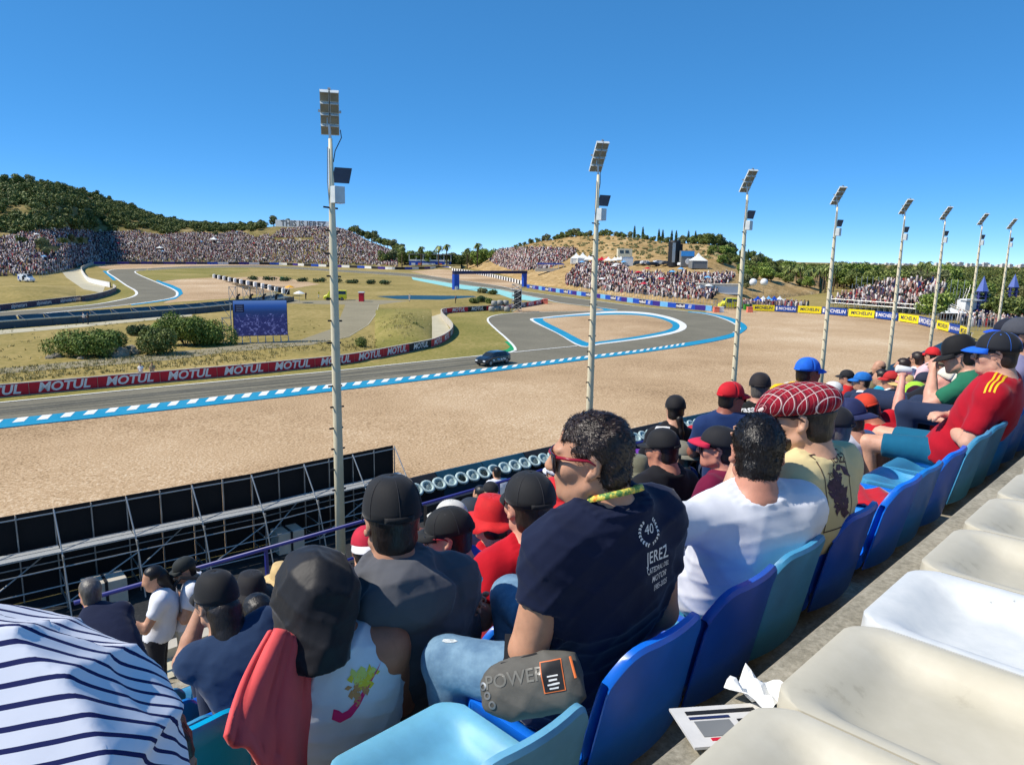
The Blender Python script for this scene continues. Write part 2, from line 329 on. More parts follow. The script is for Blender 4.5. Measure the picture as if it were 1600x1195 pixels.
# outer painted kerb of the hairpin with its row of white blocks
Kn = cat_px([(-160, 673), (0, 656), (210, 634), (420, 611), (544, 598), (660, 586.5), (780, 573), (865, 562.5), (917, 556), (996, 547), (1075, 535), (1120, 527), (1146, 520), (1156, 513.5), (1147, 506), (1128, 497.8), (1101, 491), (1075, 488)], 8)
Kf = cat_px([(-160, 688), (0, 670), (210, 647), (420, 623.5), (544, 609), (660, 595), (780, 580), (865, 569.5), (917, 562.5), (996, 552.5), (1075, 541), (1125, 532), (1150, 525), (1167, 513), (1157, 503), (1135, 495), (1101, 488.8), (1075, 487)], 8)
kerb = thing('kerb', 'long blue and white painted kerb between asphalt and gravel', 'kerb', G(500, 605))
ka = np.array([G(*p) for p in Kn]); kb = np.array([G(*p) for p in Kf])
mb = MB(); mb.grid([ka + (0, 0, .03), kb + (0, 0, .075)]); mb.grid([kb + (0, 0, .075), kb + (0, 0, -.05)]); mb.build('kerb_bed', M_blue, kerb)
sacc = np.r_[0, np.cumsum(np.linalg.norm(np.diff(ka, axis=0), axis=1))]
kp = lambda s, f: np.array([np.interp(s, sacc, ka[:, i]) for i in range(3)]) * (1 - f) + np.array([np.interp(s, sacc, kb[:, i]) for i in range(3)]) * f
s = .4
while s < 84 and s < sacc[-1] - 3:
    mb = MB(); wq = 1.0 + random.uniform(-.05, .05); up = np.array((0, 0, .048))
    q = [kp(s + .35, .03) + up, kp(s + wq, .03) + up, kp(s + wq - .3, .56) + up + (0, 0, .024), kp(s, .56) + up + (0, 0, .024)]
    mb.add(q + [p - (0, 0, .03) for p in q], [(0, 1, 2, 3), (0, 4, 5, 1), (1, 5, 6, 2), (2, 6, 7, 3), (3, 7, 4, 0)])
    mb.build('kerb_block', M_white, kerb); s += 1.45

M_rub = ground_mat('rubbered_asphalt', ((.3, srgb(82, 80, 72)), (.5, srgb(98, 96, 86)), (.7, srgb(116, 113, 101))), .3, 4., bump=.1, bd=.01)
fl = resample([G(*p) for p in FAR], n=80)[::-1]; nl = resample([G(*p) for p in K if p[0] < 760], n=80)
for k, (f0, w) in enumerate(((.30, .5), (.42, .28), (.55, .7), (.7, .3), (.8, .22))):
    c = fl + (nl - fl) * np.clip(f0 + .06 * np.sin(np.linspace(0, 5 + k, 80) + k), .1, .9)[:, None]; a, b = ribbon(c, -w / 2, w / 2, LAY * 2.5 + .0012 * k); mb = MB(); mb.grid([a, b]); struct(mb.build('tyre_marks', M_rub))
# ------------------------------------------------------------------ hills
M_hill = ground_mat('hill_scrub', ((.3, srgb(70, 76, 36)), (.46, srgb(110, 102, 56)), (.56, srgb(150, 132, 86)), (.7, srgb(180, 160, 116))), .05, .5, bump=.5, bd=.4)
M_rock = ground_mat('rocky_hill', ((.3, srgb(92, 82, 44)), (.42, srgb(148, 122, 78)), (.55, srgb(182, 152, 104)), (.68, srgb(214, 190, 148))), .06, .55, bump=.8, bd=.6)
def tab(t): a = np.array(t, float); return lambda x: np.interp(x, a[:, 0], a[:, 1])
class Hill:
    def __init__(s, name, m, px, rows, amp=.6):
        """rows: (y of px, distance beyond the base line)"""
        base = rows[0][0]; s.px = px; pts = []
        for yf, dd in rows:
            r = []
            for x in px:
                b = G(x, base(x)); r.append(b if dd == 0 else D(x, yf(x), b[1] + (dd(x) if callable(dd) else dd)))
            pts.append(np.array(r))
        sub = []
        for i in range(len(pts) - 1):
            for k in range(6): sub.append(pts[i] + (pts[i + 1] - pts[i]) * k / 6)
        sub.append(pts[-1]); g = np.array(sub)
        for i in range(1, g.shape[0] - 1):
            for j in range(g.shape[1]): g[i, j, 2] += amp * mnoise.noise(Vector(g[i, j] * .05)) + .4 * amp * mnoise.noise(Vector(g[i, j] * .17))
        g[0, :, 2] -= 1.5
        s.g = g; mb = MB(); mb.grid(list(g)); s.o = struct(mb.build(name, m, smooth=True)); s.rows = 6
    def sample(s, n, v0, v1, poly=None, nots=()):
        """n random spots, even over the ground between two height bands, kept inside outlines seen from the stand"""
        g = s.g; a = int(v0 * 6); b = int(v1 * 6); A = g[a:b, :-1]; e1 = g[a:b, 1:] - A; e2 = g[a + 1:b + 1, :-1] - A
        ar = np.linalg.norm(np.cross(e1, e2), axis=2).ravel(); k = RNG.choice(len(ar), n, p=ar / ar.sum()); i, j = np.unravel_index(k, A.shape[:2])
        u = RNG.random((n, 1)); v = RNG.random((n, 1)); i += a
        p = g[i, j] * (1 - u) * (1 - v) + g[i, j + 1] * u * (1 - v) + g[i + 1, j] * (1 - u) * v + g[i + 1, j + 1] * u * v
        keep = np.ones(n, bool)
        if poly is not None:
            q = np.array([pix(x) for x in p]); keep = inpoly(q, poly)
            for nn in nots: keep &= ~inpoly(q, nn)
        return p[keep]
def inpoly(q, poly):
    P_ = np.array(poly, float); x, y = q[:, 0], q[:, 1]; c = np.zeros(len(q), bool)
    for (x1, y1), (x2, y2) in zip(P_, np.roll(P_, -1, 0)):
        with np.errstate(divide='ignore', invalid='ignore'):
            c ^= ((y1 > y) != (y2 > y)) & (x < (x2 - x1) * (y - y1) / (y2 - y1) + x1)
    return c
baseL = tab([(-260, 436), (60, 432), (105, 424), (150, 410.5), (300, 411), (420, 412), (560, 415), (620, 418), (720, 423)])
midL = tab([(-260, 366), (0, 368), (60, 364), (100, 360), (200, 364), (250, 366), (300, 362), (370, 364), (400, 358), (430, 356), (530, 359), (580, 379), (625, 397), (680, 405), (720, 409)])
skyL = tab([(-260, 283), (0, 291), (40, 290), (100, 298), (150, 310), (200, 326), (240, 341), (280, 351), (350, 357), (400, 357), (430, 354), (530, 357), (580, 378), (625, 396), (680, 404), (720, 408)])
HL = Hill('hill', M_hill, np.arange(-260, 721, 14.), [(baseL, 0), (lambda x: baseL(x) * .45 + midL(x) * .55, 40), (midL, 85), (lambda x: midL(x) * .4 + skyL(x) * .6, lambda x: 130 if x < 380 else 95), (skyL, lambda x: 230 if x < 300 else (110 if x > 400 else 230 - 1.2 * (x - 300))), (lambda x: skyL(x) + 8, 420)])
baseR = tab([(730, 419), (770, 426), (800, 434), (823, 444), (923, 457), (996, 467), (1075, 475), (1115, 477), (1180, 473), (1280, 460)])
r1 = tab([(730, 413), (760, 411), (794, 424), (839, 427), (870, 424), (900, 420), (985, 428), (1050, 431), (1150, 436), (1180, 440), (1280, 440)])
r2 = tab([(730, 409), (760, 404), (794, 409), (839, 413), (886, 411), (930, 412), (985, 414), (1060, 416), (1110, 417), (1150, 424), (1180, 430), (1280, 434)])
r3 = tab([(730, 406), (781, 391), (850, 389), (907, 391), (950, 392), (1000, 395), (1046, 398), (1090, 402), (1120, 396), (1150, 410), (1180, 420), (1280, 430)])
r4 = tab([(730, 404), (781, 391), (802, 387), (852, 376), (896, 370), (944, 367), (996, 373), (1046, 380), (1088, 380), (1127, 384), (1150, 398), (1180, 410), (1280, 424)])
HR = Hill('hill', M_rock, np.arange(730, 1281, 10.), [(baseR, 0), (r1, 38), (r2, 62), (r3, 85), (r4, 120), (lambda x: r4(x) + 9, 220)], amp=.5)

# ------------------------------------------------------------------ far crowds
M_crowd = mat('crowd_clothes', (1, 1, 1), .9, vary=.1, scale=.8, attr='Col', spec=.1)
SH = np.array([srgb(*c) for c in [(228, 222, 216), (206, 200, 196), (236, 228, 220), (150, 142, 140), (120, 110, 108), (44, 42, 46), (30, 30, 34), (24, 26, 32), (54, 46, 50), (66, 56, 56), (150, 44, 48), (170, 84, 84), (96, 72, 84), (52, 66, 110), (170, 140, 120), (150, 118, 104), (84, 64, 58), (40, 56, 50), (190, 166, 160), (110, 84, 90), (34, 32, 36), (214, 204, 198), (226, 214, 206), (198, 182, 176), (232, 226, 222), (176, 150, 142)]])
HD = np.array([srgb(*c) for c in [(70, 46, 34), (40, 30, 26), (190, 140, 112), (205, 158, 130), (232, 228, 220), (150, 40, 40), (40, 42, 50), (230, 220, 200), (60, 80, 150)]])
def crowd(name, label, p, cat='crowd', sit=True, seed=1, sz=1.):
    rg = np.random.default_rng(seed); n = len(p); sc = (.85 + .35 * rg.random(n)) * sz; st = (rg.random(n) < (.18 if sit else .8))
    hgt = np.where(st, 1.45, .85) * sc; w = .32 * sc; an = rg.random(n) * math.pi
    ring = []
    for z, k in ((0, 1.), (1., .72)):
        for a in range(3):
            t = an + a * 2 * math.pi / 3; ring.append(np.c_[np.cos(t) * w * k, np.sin(t) * w * k, z * hgt])
    hr = .14 * sc; hc = hgt + .1 * sc
    for dx, dy, dz in ((1, 0, 0), (0, 1, 0), (-1, 0, 0), (0, -1, 0), (0, 0, 1.2), (0, 0, -1.2)): ring.append(np.c_[dx * hr, dy * hr, hc + dz * hr])
    V = np.stack(ring, 1) + p[:, None, :]; nv = V.shape[1]; F = []
    for a in range(3): b = (a + 1) % 3; F += [(a, b, 3 + b), (a, 3 + b, 3 + a)]
    F += [(3, 4, 5)]
    for a in range(4): b = (a + 1) % 4; F += [(6 + a, 6 + b, 10), (6 + b, 6 + a, 11)]
    F = np.array(F); f = (F[None] + (np.arange(n) * nv)[:, None, None]).reshape(-1, 3)
    c1 = SH[rg.integers(0, len(SH), n)] * (.8 + .3 * rg.random((n, 1))); c2 = HD[rg.integers(0, len(HD), n)]; cl = np.array([(.02, .03, .06), (.2, .18, .15), (.03, .03, .03), (.08, .1, .16)])[rg.integers(0, 4, n)]
    C = np.empty((n, nv, 3)); C[:, :3] = (c1 * .5 + cl * .5)[:, None]; C[:, 3:6] = c1[:, None]; C[:, 6:] = c2[:, None]
    return props(npmesh(name, V.reshape(-1, 3), f, M_crowd, col=np.clip(C.reshape(-1, 3), 0, 1)), label, cat, kind='stuff')
polyL = [(-120, 436), (-120, 370), (0, 372), (60, 362), (105, 357), (150, 364), (210, 362), (250, 368), (300, 364), (345, 366), (375, 362), (400, 372), (420, 366), (420, 411), (150, 409), (105, 422), (60, 430)]
notL = [[(88, 372), (138, 372), (138, 384), (88, 382)], [(55, 384), (95, 386), (90, 396), (55, 395)]]
crowd('crowd', 'dense crowd covering the terraces below the wooded hill', HL.sample(40000, 0, 2.2, polyL, notL), seed=2)
polyC = [(420, 411), (420, 372), (440, 358), (480, 355), (528, 357), (545, 360), (570, 376), (600, 388), (622, 396), (622, 417), (560, 414)]
crowd('crowd', 'dense crowd covering the rounded hill behind the tall floodlight pole', HL.sample(60000, 0, 3.7, polyC, [[(460, 372), (490, 372), (490, 377), (460, 377)], [(428, 372), (452, 372), (452, 376), (428, 376)]]), seed=3)
polyR1 = [(781, 391), (850, 389), (905, 391), (886, 407), (862, 418), (839, 422), (800, 423), (775, 414), (762, 405)]
crowd('crowd', 'dense crowd on the upper slope left of the white tents', HR.sample(30000, 0, 3.2, polyR1), seed=4)
polyR2 = [(884, 434), (906, 412), (970, 413), (985, 428), (1060, 429), (1150, 431), (1128, 450), (1112, 468), (1060, 468), (1000, 460), (940, 455), (884, 446)]
crowd('crowd', 'dense colourful crowd on the slope behind the blue trackside boards', HR.sample(15000, 0, 2.0, polyR2), seed=5)

# ------------------------------------------------------------------ trees
M_lf = [leaf_mat('leaves_holm_oak', srgb(64, 78, 36), srgb(98, 112, 52), srgb(142, 148, 80)), leaf_mat('leaves_bright', srgb(76, 98, 34), srgb(112, 136, 54), srgb(158, 170, 88)),
        leaf_mat('leaves_cypress', srgb(44, 62, 38), srgb(64, 86, 52), srgb(88, 110, 66)), leaf_mat('leaves_palm', srgb(84, 98, 48), srgb(118, 130, 66), srgb(164, 166, 104)), leaf_mat('leaves_dusty', srgb(86, 92, 58), srgb(118, 122, 78), srgb(148, 148, 100))]
M_bark = mat('bark', srgb(96, 80, 62), .9, vary=.3, scale=6, bump=.4)
def leaves(n, lobes, size, rg, shell=.72, flat=.25):
    """leaf clumps: quads spread through the outer volume of a set of lobes (cx,cy,cz,rx,ry,rz)"""
    L = np.array(lobes, float); w = L[:, 3] * L[:, 4] * L[:, 5]; k = rg.choice(len(L), n, p=w / w.sum())
    d = rg.normal(size=(n, 3)); d /= np.linalg.norm(d, axis=1)[:, None]
    r = shell + (1 - shell) * rg.random((n, 1)) + .08 * rg.normal(size=(n, 1)); c = L[k, :3] + d * r * L[k, 3:]
    nn = d + rg.normal(size=(n, 3)) * .8; nn[:, 2] += flat; nn /= np.linalg.norm(nn, axis=1)[:, None]
    a = np.cross(nn, rg.normal(size=(n, 3))); a /= np.linalg.norm(a, axis=1)[:, None]; b = np.cross(nn, a)
    s = size * (.6 + .8 * rg.random((n, 1)))
    v = np.stack([c - a * s, c - b * s * .5, c + a * s, c + b * s * .5], 1).reshape(-1, 3)
    return v, np.arange(4 * n).reshape(-1, 4)
def tree_proto(name, h, lobes, nleaf, size, m, trunk_r, seed, label='', cat='tree', trunk_top=None):
    rg = np.random.default_rng(seed); t = thing(name, label, cat, (0, 0, 0))
    tt = trunk_top or h * .45; mb = MB(); mb.tube([(0, 0, -.6), (rg.normal() * .1, rg.normal() * .1, tt * .5), (rg.normal() * .2, rg.normal() * .2, tt)], [trunk_r * 1.3, trunk_r, trunk_r * .6], 7)
    for lb in lobes[:6]: mb.tube([(0, 0, tt * .6), ((lb[0]) * .5, lb[1] * .5, (tt * .6 + lb[2]) / 2 + .1), lb[:3]], [trunk_r * .55, trunk_r * .4, trunk_r * .15], 5)
    mb.build('trunk', M_bark, t); v, f = leaves(nleaf, lobes, size, rg); npmesh('crown', v, f, m, t)
    KIDS[t.name] = list(t.children) if t.children else [o for o in COL.objects if o.parent == t]
    return t
def blobs(n, R_, H_, base, rg, rr=(.35, .6)):
    out = []
    for _ in range(n):
        a = rg.random() * 6.28; q = math.sqrt(rg.random()) * R_ * .7; z = base + rg.random() * (H_ - base) * .8; k = R_ * (rr[0] + (rr[1] - rr[0]) * rg.random()); out.append((math.cos(a) * q, math.sin(a) * q, z + k * .3, k, k, k * .75))
    return out
rg = np.random.default_rng(11)
PROT = []
for i in range(4):
    PROT.append(tree_proto('holm_oak', 7, blobs(9, 3.6, 6.5, 2.0, rg), 1500, .42, M_lf[0] if i < 3 else M_lf[4], .3, 20 + i))
PROTB = [tree_proto('leafy_tree', 9, blobs(11, 4.2, 8.5, 2.5, rg), 2200, .42, M_lf[1], .3, 30 + i) for i in range(2)]
def cypress(seed):
    r = np.random.default_rng(seed); return tree_proto('cypress_tree', 11, [(0, 0, z, .4 + 1.0 * math.sin(min(1, (11.5 - z) / 8) * 1.5), .4 + 1.0 * math.sin(min(1, (11.5 - z) / 8) * 1.5), 1.3) for z in np.linspace(1.6, 10.6, 9)], 1400, .35, M_lf[2], .2, seed, trunk_top=9)
PROTC = [cypress(40), cypress(41)]
def palm(seed, h=9.):
    r = np.random.default_rng(seed); t = thing('palm_tree', '', 'palm tree', (0, 0, 0)); mb = MB(); bx = r.normal() * .4
    mb.tube([(0, 0, -.5), (bx * .3, 0, h * .5), (bx, 0, h)], [.28, .2, .22], 7); mb.build('trunk', M_bark, t)
    V = []; F = []
    for k in range(34):
        az = k * 2.4 + r.random() * .3; el = r.uniform(-.5, 1.25); L = r.uniform(1.7, 2.5); prev = None
        for j in range(6):
            u = j / 5; q = L * (u); c = np.array([bx + math.cos(az) * q * math.cos(el - u * .9), math.sin(az) * q * math.cos(el - u * .9), h + q * math.sin(el - u * 1.1)])
            sd_ = np.array([-math.sin(az), math.cos(az), 0]) * (.34 * math.sin(math.pi * (u * .85 + .12))); V += [c - sd_ - (0, 0, .12), c, c + sd_ - (0, 0, .12)]
            if j: b = len(V) - 6; F += [(b, b + 1, b + 4, b + 3), (b + 1, b + 2, b + 5, b + 4)]
    npmesh('crown', np.array(V), np.array(F), M_lf[3], t)
    KIDS[t.name] = [o for o in COL.objects if o.parent == t]; return t
PROTP = [palm(50), palm(51)]
def plant(proto, p, s, label, cat, group, rz=None):
    c = copy_tree(proto, p, rz if rz is not None else random.uniform(0, 6.28), s); props(c, label, cat, group); return c
# wood on the left hill: skyline trees one by one, the rest as a mass
sky_trees = [(-30, 4), (8, 5), (28, 5), (50, 5), (70, 4), (92, 4.5), (110, 4), (128, 4), (150, 5), (172, 5), (190, 4), (205, 5), (222, 4), (252, 5), (270, 5), (288, 4), (305, 4), (322, 4), (340, 4.5), (358, 4), (376, 4), (392, 5), (410, 5), (428, 6), (447, 6), (548, 4), (554, 5), (560, 5), (567, 5), (575, 5), (581, 6), (588, 6), (594, 6), (600, 6), (606, 6), (613, 6), (620, 6), (628, 6)]
def hill_y(H_, px, v):
    g = H_.g[int(v * 6)]; q = np.array([pix(p)[0] for p in g]); return np.array([np.interp(px, q, g[:, k]) for k in range(3)])
for i, (px, s) in enumerate(sky_trees):
    plant(PROT[i % 4], hill_y(HL, px, 4.0), s / 5. * random.uniform(.8, 1.1), 'dark evergreen tree on the skyline of the left hill', 'tree', 'trees along the left skyline')
V, F = [], []; nb = 0
pts = np.r_[HL.sample(1500, 1.9, 4.4), HL.sample(500, 3.0, 4.3, [(-200, 250), (400, 250), (400, 400), (-200, 400)])]; bz = []
rgw = np.random.default_rng(77)
for p in pts:
    x, y = pix(p)
    if x > 412 and not (y < midL(x) - 3 and x > 540): continue
    if inpoly(np.array([[x, y]]), polyL)[0]: continue
    if x > 625: continue
    q = rgw.uniform(1.8, 4.2); v, f = leaves(int(75 * q), [(p[0] + rgw.normal() * q * .4, p[1] + rgw.normal() * q * .4, p[2] + q * rgw.uniform(.35, .9), q * rgw.uniform(.5, .8), q * rgw.uniform(.5, .8), q * .55) for _ in range(4)], .62, rgw)
    V.append(v); F.append(f + nb); nb += len(v)
props(npmesh('wood', np.concatenate(V), np.concatenate(F), M_lf[0]), 'dense evergreen wood and scrub covering the left hill', 'wood', kind='stuff')
# bushes scattered in the crowd terraces
for (px, py, s) in [(32, 378, .7), (62, 392, .8), (75, 390, .7), (98, 378, .6), (112, 380, .7), (124, 379, .6), (336, 367, .6), (70, 400, .6)]:
    g = HL.sample(4000, 0, 2.3); q = np.array([pix(p) for p in g]); k = np.argmin(np.abs(q - (px, py)).sum(1))
    plant(PROT[k % 4], g[k] - np.array((0, 0, 1.)), s, 'round bush standing among the crowd on the left terraces', 'bush', 'bushes among the crowd')
# middle skyline: broad trees and palms beyond the far stand
for i, (px, top, s) in enumerate([(600, 384, 1), (618, 380, 1.1), (632, 386, 1), (645, 389, .9), (660, 392, .8), (676, 391, .8), (692, 391, .9), (705, 389, .9), (722, 391, .8), (738, 388, 1.), (752, 387, 1.1), (766, 389, .9), (782, 384, .9), (795, 383, 1.), (808, 380, .8), (611, 386, 1.), (625, 388, 1.), (652, 391, 1.), (668, 393, 1.), (684, 392, 1.), (700, 391, 1.), (714, 392, 1.), (730, 392, 1.), (745, 391, 1.), (759, 391, 1.), (774, 389, 1.), (788, 388, 1.)]):
    p = D(px, 405, 470 + 20 * math.sin(i * 2.1)); p[2] = 4.2; h = (D(px, top, p[1])[2] - p[2])
    plant((PROT + PROTB)[i % 6], p, (1.25, 1.25, h / 8.6), 'dark tree on the skyline behind the far hospitality stand', 'tree', 'trees on the middle skyline')
for i, (px, top) in enumerate([(628, 380), (658, 382), (685, 380), (698, 378), (730, 384), (746, 376)]):
    p = D(px, 405, 440); p[2] = 4.3; h = D(px, top, 440)[2] - p[2]
    plant(PROTP[i % 2], p, (h / 10.5,) * 3, 'tall palm on the skyline behind the far hospitality stand', 'palm tree', 'palms on the middle skyline')
# right hill: cypresses, shrubs along the crest, trees down its right flank
for i, (px, py, h) in enumerate([(991, 362, 8), (1004, 365, 7), (1029, 366, 9), (1035, 367, 7), (1049, 363, 12), (1056, 365, 9), (1075, 364, 12), (1086, 375, 7), (1139, 387, 9), (1148, 388, 11), (1158, 392, 12), (1168, 396, 12), (1176, 398, 11), (1186, 402, 9)]):
    p = hill_y(HR, px, 4.0 if px < 1130 else 3.6); top = D(px, py, p[1])[2]; plant(PROTC[i % 2], p, max(.45, (top - p[2]) / 11.6), 'dark pointed cypress on the crest of the right hill', 'cypress', 'cypresses on the right hill')
for i, (px, s) in enumerate([(806, .5), (820, .5), (840, .55), (850, .6), (868, .6), (878, .75), (893, .9), (899, .8), (915, .55), (930, .5), (944, .7), (962, .5), (975, .5), (996, .5), (1020, .5), (1062, .6), (1098, .9), (1108, 1.), (1118, 1.), (1127, .9), (1136, .9), (812, .55), (830, .6), (857, .7), (873, .6), (886, .7), (907, .6), (922, .6), (937, .55), (952, .6), (968, .55), (985, .6), (1008, .6), (1030, .6), (1042, .6), (1070, .7), (1082, .8), (1092, .9), (1103, 1.)]):
    plant(PROT[i % 4], hill_y(HR, px, 4.0) - np.array((0, 0, .8)), s * .75, 'small bushy tree along the crest of the rocky right hill', 'tree', 'trees along the right crest')
for i, (px, py, s) in enumerate([(1085, 388, .6), (1097, 386, .7), (1110, 390, .7), (1122, 392, .8), (1114, 398, .6), (1105, 394, .6), (1132, 400, .8), (1141, 404, .9), (1150, 412, .9), (1160, 415, 1.), (1168, 424, 1.), (1178, 420, 1.1), (1160, 428, .7), (1188, 428, .9), (1175, 436, .6), (1200, 424, 1.), (1143, 414, .5), (1095, 392, .5)]):
    g = HR.g.reshape(-1, 3); q = np.array([pix(p) for p in g]); k = np.argmin(np.abs(q - (px, py)).sum(1))
    plant((PROTB + PROT)[i % 6], g[k] - np.array((0, 0, .5)), s * .62, 'rounded green tree on the right flank of the rocky hill', 'tree', 'trees on the right flank')
for i, p in enumerate(HR.sample(260, 0.6, 4.3, [(1105, 380), (1140, 384), (1180, 404), (1290, 430), (1290, 462), (1190, 470), (1160, 450), (1150, 425), (1120, 408)])[:70]): plant((PROTB + PROT)[(i * 5) % 6], p - np.array((0, 0, .5)), random.uniform(.35, .7), 'green tree or bush covering the right end of the rocky hill', 'tree', 'trees covering the right end of the hill')
vv = HR.sample(900, 2.6, 4.2); V, F, nb = [], [], 0
for p in vv:
    if pix(p)[0] > 1150: continue
    q = rgw.uniform(.3, 1.); v, f = leaves(int(50 * q) + 10, [(p[0], p[1], p[2] + q * .3, q, q, q * .6)], .28, rgw); V.append(v); F.append(f + nb); nb += len(v)
props(npmesh('scrub', np.concatenate(V), np.concatenate(F), M_lf[4]), 'low dry scrub dotted over the rocky right hill', 'scrub', kind='stuff')
# right: palm grove and belt of trees behind the far grandstand
def spot(px, dep, z=None):
    p = D(px, 440, dep); p[2] = gz(p[1]) if z is None else z; return p
for i in range(46):
    px = 1205 + 115 * ((i * .618) % 1); dep = 235 + 80 * ((i * .37) % 1); plant(PROTP[i % 2], spot(px, dep), random.uniform(.72, .95), 'tall thin palm in the grove left of the far grandstand', 'palm tree', 'palms in the grove')
for i in range(52):
    px = 1300 + 190 * ((i * .618) % 1); dep = 235 + 90 * ((i * .37) % 1); plant((PROTP + PROTB + PROT)[(i * 5) % 8], spot(px, dep), random.uniform(.8, 1.15), 'tree in the belt behind the far grandstand', 'tree', 'trees behind the far grandstand')
for i in range(44):
    px = 1465 + 240 * ((i * .618) % 1); dep = 135 + 90 * ((i * .37) % 1); plant((PROTB + PROTB + PROT)[(i * 5) % 8], spot(px, dep), random.uniform(.45, .75), 'leafy tree in the green belt right of the far grandstand', 'tree', 'trees right of the far grandstand')
V, F, nb = [], [], 0
for i in range(1500):
    px = rgw.uniform(1130, 1800); dep = 250 + 2100 * rgw.random() ** 2.; p = spot(px, dep); q = rgw.uniform(2.5, 5.5) * (.8 if dep < 500 else .62)
    if px < 1470 and dep < 340: continue
    v, f = leaves(int(46 * q * min(1, 600 / dep) + 40), [(p[0] + rgw.normal() * q * .5, p[1] + rgw.normal() * q * .5, p[2] + q * rgw.uniform(.3, .9), q * .9, q * .9, q * .6) for _ in range(3)], .55 if dep < 700 else 1.1, rgw); V.append(v); F.append(f + nb); nb += len(v)
props(npmesh('wood', np.concatenate(V), np.concatenate(F), M_lf[0]), 'distant woodland stretching to the horizon on the right', 'wood', kind='stuff')
# a town on the horizon
M_town = mat('white_render', srgb(214, 210, 206), .9, vary=.08, scale=.05); M_win = mat('dark_window', (.06, .08, .1), .3)
for i in range(40):
    px = 1330 + 330 * ((i * .618) % 1); big = px > 1460; dep = 2600 + 500 * ((i * .37) % 1); p = spot(px, dep); w = random.uniform(9, 22); h = random.uniform(9, 17) if big else random.uniform(6, 9)
    t = thing('apartment_block', 'pale block of the town on the horizon', 'building', p, 'town blocks on the horizon')
    mb = MB(); mb.box(p + (0, 0, h / 2), (w, 14, h)); mb.box(p + (0, 0, h + 1), (w * .4, 6, 2.5)); mb.build('wall', M_town, t)
    mb = MB(); nf = max(2, int(h / 4))
    for k in range(nf): mb.box(p + (0, -7, (k + .6) * h / nf), (w * .86, .5, 1.3))
    mb.build('window_band', M_win, t)
for o in PROT + PROTB + PROTC + PROTP:
    for k in KIDS[o.name]: bpy.data.objects.remove(k)
    bpy.data.objects.remove(o)
# ------------------------------------------------------------------ trackside walls and boards
M_red = mat('red_board', srgb(196, 20, 46), .5, vary=.08); M_ltr = mat('white_lettering', srgb(232, 228, 226), .6, vary=.03); M_navy = mat('navy_board', srgb(34, 34, 74), .5)
M_conw = mat('concrete_wall', srgb(190, 182, 166), .9, vary=.12, scale=1.2, bump=.1); M_yel = mat('yellow_board', srgb(246, 224, 24), .5, vary=.05); M_mblue = mat('michelin_blue', srgb(22, 66, 150), .5, vary=.06)
M_ydark = mat('blue_lettering', srgb(28, 40, 84), .6); M_steel = mat('galvanised_steel', srgb(176, 178, 176), .42, metal=.75, vary=.12, scale=8, bump=.05); M_black = mat('black_sheet', (.006, .006, .007), .85, vary=.3, scale=20)
M_blk = mat('matt_black', (.012, .012, .014), .6, vary=.3); M_wht = mat('white_paint', srgb(232, 232, 228), .5, vary=.05); M_grey = mat('grey_paint', srgb(120, 122, 122), .6); M_teal = mat('dark_teal_belt', srgb(26, 64, 82), .42, vary=.3, scale=.6); M_teal2 = mat('grey_green_mesh', srgb(74, 96, 104), .6, vary=.2, scale=.8)
M_blub = mat('blue_board', srgb(26, 74, 176), .5, vary=.1); M_purp = mat('purple_board', srgb(58, 40, 130), .5); M_pink = mat('coral_board', srgb(226, 120, 96), .6); M_lblue = mat('light_blue_board', srgb(110, 178, 226), .5)
M_glass = mat('dark_glass', (.02, .025, .03), .08, spec=.6, vary=.1); M_tyre = mat('tyre_rubber', (.015, .015, .016), .8, vary=.3, scale=12)
UPV = np.array((0, 0, 1.))
def wall_line(px, step=None, n=8): return resample(catmull([G(*p) for p in px], n), step=.5)
def arcs(l): return np.r_[0, np.cumsum(np.linalg.norm(np.diff(l, axis=0), axis=1))]
def on_line(l, s, ss): return np.array([np.interp(ss, s, l[:, k]) for k in range(3)])
